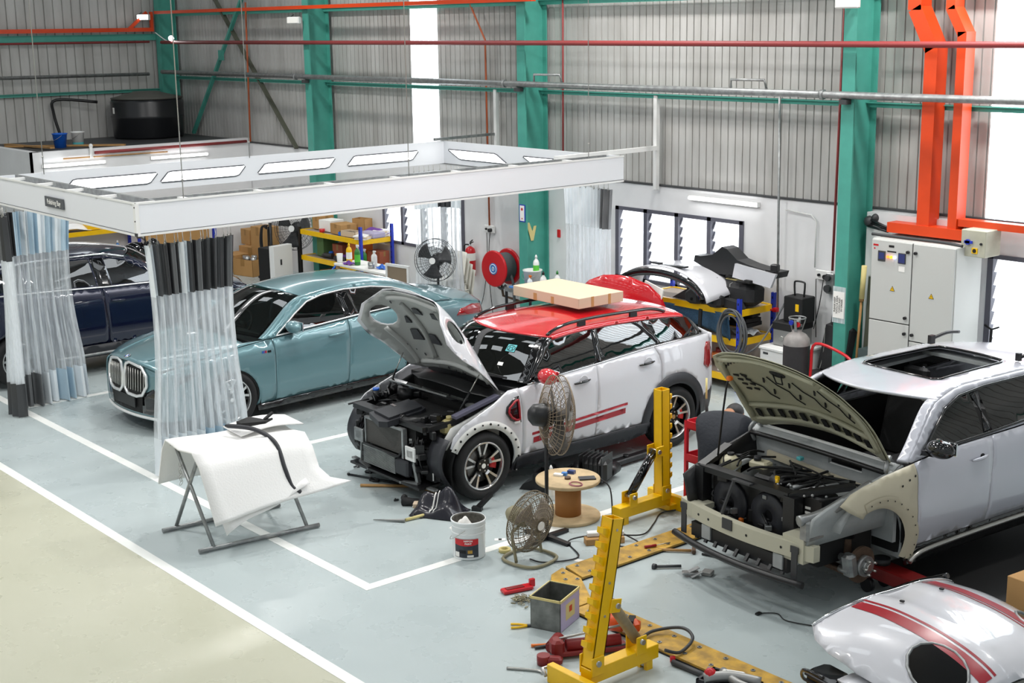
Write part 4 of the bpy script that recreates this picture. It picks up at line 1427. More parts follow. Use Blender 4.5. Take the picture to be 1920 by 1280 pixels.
def suv():
 root = thing('suv', 'white suv with cream fender and hood, engine bay exposed, front wheel off', 'car', (-7.042, 8.900, 0), math.radians(-94.5))
 Bd = 'suv_white'
 sh = Shell(W=[(-3.6, .75), (-3.1, .88), (-2.6, .915), (-1.5, .905), (-.4, .91), (0, .915), (.25, .89), (.45, .84)],
               belt=[(-3.6, 1.25), (-2.8, 1.25), (-1.9, 1.205), (-.9, 1.185), (-.45, 1.145), (0, 1.10), (.4, .98)],
               P=[(-.2, .90), (0, .94), (.12, .965), (.3, .995), (.5, 1.0), (.65, .985), (.78, .98), (.9, .965), (1, .92)], z0=.36,
               green=(.012, .60, 1.6, 1.15),
               rail=[(-.42, 1.16), (-1.0, 1.535), (-1.45, 1.60), (-2.2, 1.60), (-2.9, 1.53), (-3.4, 1.27)],
               cen=[(-.22, 1.16), (-.72, 1.57), (-1.4, 1.64), (-2.2, 1.645), (-3.0, 1.58), (-3.55, 1.27)])
 wb = -2.70
 for sg in (1, -1):
  sd = sh.side(sg)
  bz = lambda x: float(sh.belt(x)) - .004
  ring = arch_pts(-.02, .50, .395, 200, 72, 18)
  fen = [(-.375, .365), (-.46, .37), (-.465, .8), (-.475, 1.05), (-.47, bz(-.47))] + [(x, bz(x)) for x in (-.3, -.1, .1, .25)] + [(.36, .955), (.30, .90), (.17, .825), (.14, .86)] + ring[::-1]
  if sg > 0:
   panel('front_fender', root, 'primer_cream', fen, sd, .05, label='cream primer coloured fender')
   m = MB().mat('primer_cream')
   k = [q for a in range(200, 66, -6) for q in (sh.side(1, -.04)(-.02 + .36 * math.cos(math.radians(a)), .50 + .36 * math.sin(math.radians(a))), sh.side(1, .006)(-.02 + .40 * math.cos(math.radians(a)), .50 + .40 * math.sin(math.radians(a))), sh.side(1, .008)(-.02 + .47 * math.cos(math.radians(a)), .50 + .47 * math.sin(math.radians(a))))]
   m.add(k, [(3 * i + j, 3 * i + 3 + j, 3 * i + 4 + j, 3 * i + 1 + j) for i in range(len(k) // 3 - 1) for j in range(2)], True)
   m.mat('black_matt')
   for a in range(195, 70, -12):
    strip_disc(m, sh.side(1, .012)(-.02 + .435 * math.cos(math.radians(a)), .50 + .435 * math.sin(math.radians(a))), (0, 1, 0), .007, 8)
   for x, z in ((-.44, 1.055), (-.37, 1.035), (-.28, 1.005)):
    strip_disc(m, sh.side(1, .004)(x, z), (0, 1, 0), .011, 8)
   m.build('arch_flange', root)
  d1 = [(-.467, .46), (-.472, .8), (-.482, 1.05), (-.477, bz(-.48))] + [(x, bz(x)) for x in (-.8, -1.1, -1.46)] + [(-1.44, 1.0), (-1.40, .75), (-1.385, .47)]
  panel('front_door', root, Bd, d1, sd)
  d2 = [(-1.392, .47), (-1.407, .75), (-1.447, 1.0), (-1.467, bz(-1.467))] + [(x, bz(x)) for x in (-1.8, -2.2, -2.5)] + [(-2.5, 1.0), (-2.42, .86)] + arch_pts(wb, .42, .42, 58, 4, 8) + [(-2.25, .47)]
  panel('rear_door', root, Bd, d2, sd)
  q = [(-2.507, bz(-2.5)), (-2.507, 1.0), (-2.43, .85)] + arch_pts(wb, .42, .42, 60, 182, 14) + [(-3.45, .46), (-3.55, .7), (-3.56, bz(-3.56))] + [(x, bz(x)) for x in (-3.3, -2.9)]
  panel('rear_quarter', root, Bd, q, sd)
  panel('side_sill', root, 'black_gloss', [(-.40, .30), (-.38, .36), (-.47, .455), (-1.39, .465), (-2.24, .465), (-2.30, .30)], lambda x, z, sg=sg: (x, sg * (sh.side_y(x, max(z, .40)) - .0 - .10 * max(0, .42 - z)), z), .05)
  side_line('sill_trim', root, [(-.42, .33), (-.55, .385), (-.9, .40), (-1.5, .405), (-2.2, .405)], lambda x, z, sg=sg: (x, sg * (sh.side_y(x, .42) + .01), z), .022, 'steel', 8)
  gr = sh.green(sg)
  rail = sh.railpts(0, 4.9, 22)
  bl = [(x, float(sh.belt(x))) for x in (-3.35, -3.0, -2.6, -2.2, -1.8, -1.4, -1.0, -.6, -.46)]
  dlo = [(-.58, 1.185), (-.80, 1.33), (-1.02, 1.46), (-1.25, 1.53), (-1.6, 1.555), (-2.2, 1.555), (-2.7, 1.52), (-2.95, 1.42), (-3.02, 1.30), (-2.8, 1.275), (-2.2, 1.245), (-1.5, 1.215), (-.9, 1.20)]
  panel('window_surround', root, Bd, rail + bl, gr, .05, (dlo,), .014)
  def cut(a, b, poly):
   n = []
   k = len(poly)
   for i in range(k):
    p, r = poly[i], poly[(i + 1) % k]
    if a <= p[0] <= b:
     n.append(p)
    for c in (a, b):
     if (p[0] - c) * (r[0] - c) < 0:
      t = (c - p[0]) / (r[0] - p[0])
      n.append((c, p[1] + t * (r[1] - p[1])))
   return n
  panel('front_door_glass', root, 'privacy_glass', cut(-1.40, -.66, dlo), sh.green(sg, -.006), .08, (), 0)
  panel('rear_door_glass', root, 'privacy_glass', cut(-3.0, -1.52, dlo), sh.green(sg, -.006), .08, (), 0)
  panel('window_pillar', root, 'black_gloss', cut(-1.52, -1.40, dlo), sh.green(sg, 0), .08, (), .012)
  panel('window_pillar', root, 'black_gloss', cut(-.66, -.5, dlo), sh.green(sg, 0), .08, (), .012)
  P = [gr(x, z) for x, z in resample(dlo, .09)]
  MB().mat('black_gloss').tube([(p[0], p[1] + sg * .003, p[2]) for p in P], .012, 6, True).build('window_trim', root)
  mirror(root, -.60, sg * .89, 1.27, sg, 'black_gloss')
  handle(root, -1.25, 1.05, sd, Bd, .2)
  MB().mat('black_matt').sph(sh.side(sg, -.012)(-1.30, 1.055), 1, 12, (.045, .016, .028)).build('handle_cup', root)
  for ax in (wb,):
   wheel(root, (ax, sg * .79, .36), sg, .345, .225, .235, 5, 'y')
   MB().mat('black_matt').grid(lambda u, v, ax=ax: (ax + .44 * math.cos(PI * (1.1 - 1.2 * u)), sg * (.5 + .38 * v), .42 + .44 * math.sin(PI * (1.1 - 1.2 * u))), 14, 1).build('wheel_housing', root)
  # front wheel house, strut, hub with brake disc
  wh = MB().mat('bare_grey').grid(lambda u, v, sg=sg: (-.02 + (.42 - .02 * v) * math.cos(PI * (1.12 - .95 * u)), sg * (.50 + .30 * v), .50 + .42 * math.sin(PI * (1.12 - .95 * u))), 16, 4)
  wh.grid(lambda u, v, sg=sg: (-.44 + .66 * u, sg * .50, .34 + .55 * v * (1 - .3 * abs(u - .5))), 6, 4)
  wh.build('wheel_housing', root, solid=.01, offset=0)
  hb = MB().mat('rusty').lathe([(.05, -.012), (.15, -.012), (.15, .012), (.05, .012)], (0, 0, 0), 'Y', 32, False).cyl((0, 0, 0), .085, .05, 'Y', 24)
  hu = hb.build('brake_disc', root, loc=(0, sg * .74, .37))
  m = MB().mat('galv').cyl((0, sg * .04, 0), .085, .05, 'Y', 24).cyl((0, sg * .07, 0), .05, .03, 'Y', 20)
  m.mat('steel').cyl((0, sg * .09, 0), .03, .02, 'Y', 12)
  for i in range(5):
   a = 2 * PI * i / 5
   m.mat('steel').cyl((.058 * math.cos(a), sg * .09, .058 * math.sin(a)), .008, .06, 'Y', 8)
  m.build('wheel_hub', hu)
  c = MB().mat('galv').box((.12, -sg * .01, .02), (.09, .11, .20), Matrix.Rotation(.2, 3, 'Y'), .02).cyl((.13, -sg * .05, .07), .03, .1, 'Y', 12).cyl((.13, -sg * .05, -.03), .03, .1, 'Y', 12)
  c.build('brake_caliper', hu)
  s = MB().mat('rusty').tube([(.02, sg * .62, .36), (-.02, sg * .56, .80)], .035, 10).bar((0, sg * .70, .26), (-.05, sg * .30, .25), .09, .03).tube([(.06, sg * .7, .3), (.12, sg * .3, .32)], .014, 6)
  s.mat('black_plastic').tube([(.0, sg * .60, .55), (-.02, sg * .56, .80)], .055, 10)
  s.build('suspension_strut', root)
  # inner apron and rail of the near and far side
  ap = MB().mat('bare_grey')
  ap.grid(lambda u, v, sg=sg: (.56 - .98 * u, sg * (.66 + .07 * v + .04 * u), .62 + (.24 + .26 * u ** .8) * v), 8, 3)
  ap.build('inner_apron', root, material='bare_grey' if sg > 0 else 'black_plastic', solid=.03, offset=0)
  if sg > 0:
   MB().mat('galv').tube(smooth_path([(.60, sg * .62, .83), (.40, sg * .68, .86), (.15, sg * .74, .96), (-.05, sg * .77, 1.03)], 5), .045, 8).bb((.38, sg * .60, .66), (.58, sg * .70, .84), .02).build('apron_rail', root)
  MB().mat('bare_grey').bb((-.45, sg * .36, .38), (.60, sg * .46, .50)).build('frame_rail', root)
 tp = sh.top()
 rect = lambda a, b, w: [(a, -w), (b, -w), (b, w), (a, w)]
 rr_ = []
 sr = [(1.72, -.60), (1.72, .62), (1.80, .70), (2.95, .66), (3.05, .60), (3.05, -.55), (2.95, -.62), (1.80, -.66)]
 panel('roof', root, Bd, rect(1.0, 4.05, 1.0), tp, .07, (sr,), .02)
 P = [tp(k, w) for k, w in resample(sr, .1)]
 MB().mat('black_gloss').tube(P, .012, 6, True).build('sunroof_opening_trim', root)
 for sg in (1, -1):
  panel('roof_pillar', root, Bd, [(0, sg * .90), (1.02, sg * .90), (1.02, sg * 1.0), (0, sg * 1.0)], tp, .05, (), .03)
 panel('roof_pillar', root, 'privacy_glass', rect(4.06, 4.94, .98), sh.top(-.004), .09, (), 0)
 # roof bars left loose at the rear of the roof
 rb = MB().mat('black_plastic').tube(smooth_path([(-2.35, .46, 1.66), (-2.7, .47, 1.69), (-3.1, .46, 1.63)], 4), .014, 6).bb((-2.36, .43, 1.63), (-2.32, .47, 1.70))
 rb.tube(smooth_path([(-2.25, -.44, 1.68), (-2.5, -.45, 1.71), (-2.7, -.46, 1.69)], 4), .016, 6).bb((-2.3, -.46, 1.64), (-2.24, -.42, 1.72))
 rb.build('roof_rail', root)
 tail = lambda y, z: (-3.56 - .1 * (1 - (y / .75) ** 2), y, z)
 panel('tailgate', root, Bd, [(-.72, .45), (.72, .45), (.72, 1.25), (-.72, 1.25)], tail, .1)
 # dark stripped cabin
 cb = MB().mat('black_matt')
 cb.bb((-3.4, -.78, .38), (-.40, .78, .48)).bb((-.52, -.78, .48), (-.36, .78, 1.02)).bb((-3.3, -.74, .48), (-2.7, .74, 1.1))
 for sg in (1, -1):
  cb.bb((-3.3, sg * .80, .48), (-.4, sg * .83, 1.13))
 cb.build('cabin_floor', root)
 MB().mat('bare_grey').tube([(-.55, .3, .98), (-.9, .62, .9), (-1.3, .70, .6)], .02, 6).tube([(-.5, -.70, 1.05), (-.55, .70, 1.03)], .035, 8).bb((-.75, -.2, .5), (-.5, .1, .95)).build('dash_frame', root)
 MB().mat('black_plastic').box((-1.25, .05, .68), (.5, .3, .3), None, .04).box((-.62, .38, .92), (.2, .3, .2), .3, .03).build('console_frame', root)
 for y in (-.38, .38):
  seat(root, -1.6, y, z=.6)
 hl = MB().mat('bare_grey')
 for y in (-.5, .52):
  hl.bar((-1.0, y, 1.51), (-2.9, y, 1.54), .10, .03)
 hl.bar((-1.22, -.5, 1.55), (-1.22, .5, 1.55), .06, .03).bar((-2.3, -.5, 1.56), (-2.3, .5, 1.56), .16, .03)
 hl.build('roof_frame', root)
 # firewall and cowl
 fw = MB().mat('bare_grey')
 fw.bb((-.34, -.80, .5), (-.30, .10, 1.09)).bb((-.34, .10, .5), (-.30, .46, 1.0)).bb((-.34, .46, .5), (-.30, .80, 1.09)).bb((-.34, .10, 1.07), (-.30, .46, 1.09))
 fw.build('firewall', root)
 MB().mat('black_matt').bb((-.42, .1, .98), (-.36, .46, 1.08)).build('heater_opening', root)
 cw = MB().mat('bare_grey').grid(lambda u, v: (-.28 - .10 * v + .05 * (1 - (2 * u - 1) ** 2), (u - .5) * 1.56, 1.10 + .06 * math.sin(v * PI * .5) - .03 * (2 * u - 1) ** 2), 16, 3)
 cwo = cw.build('cowl', root, solid=.01, offset=0)
 P = [(-.24 + .05 * (1 - (2 * u - 1) ** 2), (u - .5) * 1.5, 1.115 - .03 * (2 * u - 1) ** 2) for u in np.linspace(0, 1, 15)]
 MB().mat('black_plastic').tube(P, .02, 6).build('cowl_seal', cwo)
 P = [(-.34 + .05 * (1 - (2 * u - 1) ** 2), (u - .5) * 1.5, 1.165 - .03 * (2 * u - 1) ** 2) for u in np.linspace(0, 1, 15)]
 MB().mat('white_metal').tube(P, .012, 6).build('cowl_edge', cwo)
 MB().mat('primer_cream').bar((-.26, -.55, .93), (-.22, .62, .90), .03, .06).build('firewall_rail', root)
 # engine, front structure
 MB().mat('black_matt').bb((-.28, -.60, .38), (.34, .60, .66)).bb((-.2, -.35, .6), (.28, .25, .84), .03).build('engine_block', root)
 eb = MB().mat('black_plastic').box((.05, -.05, .88), (.34, .42, .10), .1, .03).cyl((.20, .04, .90), .07, .14, 'Y', 16).box((-.1, .3, .84), (.24, .2, .16), .2, .02)
 ebo = eb.build('engine_cover', root)
 MB().mat('yellow_paint').cyl((.30, .10, .95), .016, .05, 'Z', 10).box((.30, .10, .985), (.02, .035, .03)).build('dipstick', ebo)
 MB().mat('galv').cyl((.12, .22, .92), .022, .28, 'X', 10).cyl((.02, .14, .95), .016, .2, 'Y', 10).tube([(.2, .25, .9), (.1, .42, .96), (-.1, .5, .98)], .012, 6).build('metal_pipes', ebo)
 MB().mat('black_plastic').box((.22, .46, .82), (.22, .26, .24), .15, .015).mat('paper').box((.335, .47, .84), (.004, .05, .02), .15).box((.335, .47, .80), (.004, .05, .02), .15).build('fuse_box', root)
 MB().mat('tank_white').sph((.14, -.60, .90), 1, 16, (.10, .10, .085)).box((.14, -.60, .86), (.15, .15, .12), None, .04).mat('black_plastic').cyl((.14, -.60, .985), .03, .03).build('expansion_tank', root)
 MB().mat('tank_white').box((.02, -.36, .93), (.12, .18, .07), .2, .025).mat('dark_plastic').cyl((.04, -.38, .985), .032, .035).build('brake_fluid_tank', root)
 rs = MB().mat('black_plastic')
 rs.bar((.40, -.66, .915), (.40, .36, .93), .10, .05).bb((.36, -.70, .45), (.46, -.60, .93)).bb((.36, .32, .45), (.46, .44, .93)).bar((.42, .34, .93), (.05, .70, 1.02), .08, .04).bar((.42, -.66, .92), (.05, -.72, 1.02), .08, .04)
 rs.bb((.38, -.66, .44), (.46, .42, .52))
 rs.build('radiator_support', root)
 MB().mat('dark_grey').bar((.47, -.22, .92), (.56, -.30, .56), .09, .015).bar((.47, -.22, .93), (.46, -.02, .93), .07, .015).build('hood_latch_stay', root)
 # condenser remains and clutter behind the support
 r2 = random.Random(11)
 fs = MB().mat('black_plastic').bb((.30, -.58, .46), (.36, .30, .88)).mat('dark_plastic')
 for yy in (-.36, .08):
  fs.lathe([(.20, .36), (.19, .385), (.06, .385), (.05, .36)], (0, yy, .67), 'X', 24)
 fs.build('fan_shroud', root)
 cl = MB().mat('black_plastic')
 for i in range(46):
  x, y, z = r2.uniform(.05, .40), r2.uniform(-.6, .32), r2.uniform(.5, .90)
  if i % 2:
   cl.box((x, y, z), (r2.uniform(.03, .12), r2.uniform(.04, .14), r2.uniform(.03, .12)), r2.uniform(0, 3), .008)
  else:
   cl.tube(smooth_path([(x, y, z), (x + .06, y + r2.uniform(-.15, .15), z + r2.uniform(-.1, .06)), (x, y + r2.uniform(-.2, .2), z - r2.uniform(.05, .2))], 4), r2.uniform(.008, .02), 6)
 cl.mat('galv')
 for i in range(22):
  x, y, z = r2.uniform(.15, .43), r2.uniform(-.55, .3), r2.uniform(.5, .88)
  cl.box((x, y, z), (r2.uniform(.02, .06), r2.uniform(.02, .07), r2.uniform(.015, .05)), r2.uniform(0, 3), .004)
 cl.mat('orange_plastic').box((.42, -.18, .56), (.03, .04, .06), 0, .005).mat('red_paint').box((.30, .42, .66), (.1, .08, .05), .3, .01).mat('sticker_teal').box((-.2, -.12, 1.0), (.05, .05, .03), 0, .005)
 cl.build('engine_ancillaries', root)['kind'] = 'stuff'
 wr = MB().mat('black_matt')
 for i in range(16):
  y = r2.uniform(-.6, .6)
  wr.tube(smooth_path([(r2.uniform(.1, .35), y, .93), (r2.uniform(-.1, .2), y + r2.uniform(-.25, .25), .98), (r2.uniform(-.25, 0), y + r2.uniform(-.4, .4), .95)], 5), r2.uniform(.006, .013), 6)
 wr.mat('galv')
 for i in range(12):
  y = r2.uniform(.1, .6)
  wr.sph((r2.uniform(.2, .4), y, .95), r2.uniform(.008, .016), 8)
 wr.build('wiring_harness', root)['kind'] = 'stuff'
 # bumper beam, lower bar, brackets
 bm_ = MB().mat('beam_cream')
 fr = lambda y: .64 - .10 * (y / .78) ** 2
 ys = np.linspace(-.78, .74, 17)
 vs = []
 for y in ys:
  x = fr(y)
  vs += [(x, y, .51), (x, y, .635), (x - .07, y, .635), (x - .07, y, .51)]
 bm_.add(vs, [(4 * i + j, 4 * i + 4 + j, 4 * i + 4 + (j + 1) % 4, 4 * i + (j + 1) % 4) for i in range(16) for j in range(4)] + [(0, 1, 2, 3), (64, 65, 66, 67)], False)
 bm_.mat('black_matt')
 for y in (-.5, -.36, .1, .45):
  strip_disc(bm_, (fr(y), y, .57), (1, 0, 0), .012, 8)
 bb = bm_.build('bumper_beam', root)
 MB().mat('beam_cream').bb((.40, -.66, .52), (.58, -.52, .63)).build('crash_box', root)
 MB().mat('beam_cream').bb((.40, .44, .48), (.58, .66, .68)).build('crash_box', root)
 lb = MB().mat('black_plastic').tube(smooth_path([(fr(y) + .06, y, .33) for y in np.linspace(-.80, .70, 9)], 3), .03, 8).bar((.56, -.6, .42), (.56, .5, .42), .05, .12)
 for y in np.linspace(-.55, .45, 9):
  lb.bar((fr(y) - .02, y, .34), (.52, y, .46), .03, .02)
 lbo = lb.build('lower_bumper_bar', root)
 for y in (-.72, .58):
  MB().mat('dark_grey').bb((fr(y) + .002, y - .03, .34), (fr(y) + .012, y + .03, .60)).bb((fr(y) + .002, y - .04, .555), (fr(y) + .014, y + .04, .61)).build('bumper_bracket', root)
 MB().mat('dark_grey').bb((fr(-.12) + .002, -.17, .56), (fr(-.12) + .012, -.06, .65)).build('bumper_bracket', root)
 # hood
 hg = thing_part('hood', root, (-.37, 0, 1.175), (0, math.radians(-52), 0))
 def hs(off):
  def f(x, y):
   zc = float(pchip([0, .4, .8, 1.05, 1.2], [.03, .045, -.02, -.10, -.17], x))
   return (x, y, zc - .11 * (abs(y) / .78) ** 2.4 + off)
  return f
 out = [(0, -.70), (.05, -.765), (.3, -.77), (.6, -.75), (.85, -.70), (1.02, -.60), (1.12, -.42), (1.17, -.2), (1.18, 0), (1.17, .2), (1.12, .42), (1.02, .60), (.85, .70), (.6, .75), (.3, .77), (.05, .765), (0, .70), (.045, .35), (.06, 0), (.045, -.35)]
 panel('hood_skin', hg, 'hood_cream', out, hs(0), .06, (), .006, (.5, 0, -2))
 inn = [(.03 + x * .95, y * .955) for x, y in out]
 panel('hood_inner_panel', hg, 'hood_cream', inn, hs(-.022), .06, (), .006, (.5, 0, -2), offset=1)
 g = hs(-.03); g2 = hs(-.05)
 fr_ = MB().mat('hood_cream')
 for pts in ([(.13, -.66), (.17, 0), (.13, .66)], [(.30, -.66), (.33, 0), (.30, .66)], [(1.0, -.52), (1.09, 0), (1.0, .52)], [(.15, -.69), (.6, -.68), (.95, -.55)], [(.15, .69), (.6, .68), (.95, .55)]):
  fr_.tube(smooth_path([g(*p) for p in pts], 5), .022, 8)
 fr_.mat('black_matt')
 for y in np.linspace(-.60, .60, 11):
  x = .235 - .03 * (y / .6) ** 2
  c = g(x, y)
  fr_.box((c[0], c[1], c[2] - .012), (.085, .05, .012))
 for i in range(24):
  a = i / 23
  y = -.62 + 1.24 * a
  x = 1.03 - .22 * (abs(y) / .62) ** 3
  c = g(x, y)
  fr_.box((c[0], c[1], c[2] + .003), (.045, .016, .006), Matrix.Rotation(.6, 3, 'Z'))
 for y0 in (-.42, -.14, .14, .42):
  P = [g(x, y) for x, y in ((.75, y0 - .08), (.62, y0 - .05), (.55, y0 + .03), (.45, y0 + .05), (.40, y0 + .12))]
  fr_.tube(P, .005, 5)
  for x in (.50, .68):
   c = g(x, y0 + .12)
   fr_.box((c[0], c[1], c[2]), (.07, .014, .008), Matrix.Rotation(.4, 3, 'Z'))
 for i in range(4):
  for k in range(2):
   c = g(.72 - .07 * i, -.56 + .08 * k)
   fr_.box((c[0], c[1], c[2]), (.018, .06, .008))
 c = g(.86, -.02)
 fr_.sph((c[0], c[1], c[2]), 1, 12, (.04, .09, .008))
 fr_.tube([(c[0], c[1] + .05, c[2] - .01), (c[0] - .08, c[1] + .04, c[2] - .03), (c[0] - .08, c[1] - .03, c[2] - .03), (c[0], c[1] - .04, c[2] - .01)], .006, 6)
 fr_.build('hood_frame', hg)
 # hood prop
 pr = MB().mat('black_plastic').tube([(.24, -.66, .93), (.26, -.58, 1.4), (.30, -.50, 1.66), (.31, -.46, 1.70)], .009, 6)
 pr.mat('orange_plastic').box((.31, -.46, 1.71), (.05, .05, .04), None, .01)
 pr.build('hood_prop', root)
 for sg in (1, -1):
  MB().mat('galv').bar((-.40, sg * .70, 1.10), (-.30, sg * .70, 1.18), .03, .06).tube(smooth_path([(-.28, sg * .74, 1.0), (-.24, sg * .75, 1.12), (-.32, sg * .72, 1.2)], 4), .02, 6).build('hood_hinge', root)
 return root
mat('tank_white', 'cfc8aa', 0.4)
suv()
# jack under the suv
jk = thing('floor_jack', 'dark red jack beam under the front of the suv', 'jack', (-6.10, 9.22, 0), math.radians(-8))
MB().mat('jack_red').bb((-.50, -.09, .12), (.42, .09, .24), .01).build('jack_beam', jk)
MB().mat('black_plastic').cyl((-.35, -.1, .06), .06, .05, 'Y').cyl((-.35, .1, .06), .06, .05, 'Y').cyl((.32, -.1, .06), .06, .05, 'Y').cyl((.32, .1, .06), .06, .05, 'Y').build('jack_wheels', jk)
MB().mat('dark_grey').cyl((-.3, 0, .265), .07, .05).build('jack_saddle', jk)

# loose hood of another hatchback with red stripes, foreground right
lh = thing('car_hood', 'loose white car hood with red stripes and headlight holes, foreground right', 'car part', (-5.63, 8.28, .50), (0, math.radians(-4), math.radians(-8.6)))
mat('stripe_wine', '981525', 0.3)
def lhs(off=0.0):
 def f(x, y):
  zc = float(pchip([0, .3, .6, .9, 1.15, 1.3], [.02, .035, .015, -.04, -.13, -.24], x))
  dr = float(pchip([0, .35, .7, 1.3], [.17, .20, .25, .36], x))
  return (x, y, zc - dr * (abs(y) / .8) ** 3.2 + off + .02 * math.exp(-((abs(y) - .2) / .08) ** 2))
 return f
out = [(.03, 0), (.02, -.3), (-.02, -.55), (-.06, -.72), (.05, -.80), (.22, -.84), (.5, -.85), (.8, -.82), (1.02, -.74), (1.18, -.55), (1.26, -.3), (1.28, 0), (1.26, .3), (1.18, .55), (1.02, .74), (.8, .82), (.5, .85), (.22, .84), (.05, .80), (-.06, .72), (-.02, .55), (.02, .3)]
hole = [[(.93 + .22 * math.cos(a), q * .54 + .165 * math.sin(a)) for a in np.linspace(0, 2 * PI, 17)[:-1]] for q in (1, -1)]
panel('hood_skin', lh, 'hatch_white', out, lhs(), .05, hole, .012, (.6, 0, -2))
for q in (1, -1):
 P = [lhs(.0)(x, y) for x, y in hole[0 if q > 0 else 1]]
 MB().mat('galv').tube(P, .011, 6, True).build('lamp_hole_rim', lh)
 for a, b in ((.33, .43), (.29, .31)):
  st = [(x, q * a) for x in np.linspace(.035, 1.2, 14)] + [(x, q * b) for x in np.linspace(1.2, .03, 14)]
  panel('hood_stripe', lh, 'stripe_wine', st, lhs(.003), .05, (), 0, (.6, 0, -2))
P = [lhs(.006)(x, y) for x, y in ((-.06, .72), (-.02, .55), (.02, .3), (.03, 0), (.02, -.3), (-.02, -.55), (-.06, -.72))]
MB().mat('chrome').tube(smooth_path(P, 4), .011, 8).build('edge_trim', lh)
jets = MB().mat('black_plastic')
for y in (-.2, .2):
 p = lhs(.012)(.30, y)
 jets.box(p, (.035, .02, .014), .3, .004)
jets.build('washer_jets', lh)
gs = MB().mat('black_gloss').tube(smooth_path([(-.05, .66, -.03), (-.35, .55, -.16), (-.42, .1, -.24), (-.33, -.25, -.28)], 6), .022, 8)
gs.mat('black_plastic').bb((.1, -.5, -.42), (.9, .5, -.36), .01).bb((.15, -.45, -.5), (.25, .45, -.42)).bb((.75, -.45, -.5), (.85, .45, -.42))
gs.build('hood_support', lh)
# loose bumper with dark grille below it
lb = thing('car_bumper', 'loose white bumper corner with dark grille lying under the striped hood', 'car part', (-5.42, 7.46, 0), math.radians(-8.6))
MB().mat('hatch_white').grid(lambda u, v: (.1 + .9 * u, -.16 + .04 * math.sin(v * PI) - .25 * (1 - u) ** 3 * 0 - .10 * u, .02 + .22 * v), 10, 5).grid(lambda u, v: (.1 + .9 * u, -.16 - .10 * u + .22 * v, .24 + .01 * math.sin(v * PI)), 10, 3).build('bumper_skin', lb, solid=.01)
bg = MB().mat('black_gloss').bb((-.18, -.20, .02), (.10, .02, .22), .03).tube(smooth_path([(-.22, .0, .02), (-.24, -.14, .10), (-.16, -.22, .22), (.05, -.24, .25)], 4), .014, 6)
for k in range(4):
 bg.mat('dark_plastic').bb((-.16, -.215, .05 + .045 * k), (.08, -.20, .065 + .045 * k))
bg.build('bumper_grille', lb)
MB().mat('alu_trim').tube(smooth_path([(.28, -.24, .03), (.30, -.26, .14), (.42, -.27, .22), (.6, -.27, .23)], 4), .02, 8).build('lamp_trim', lb)

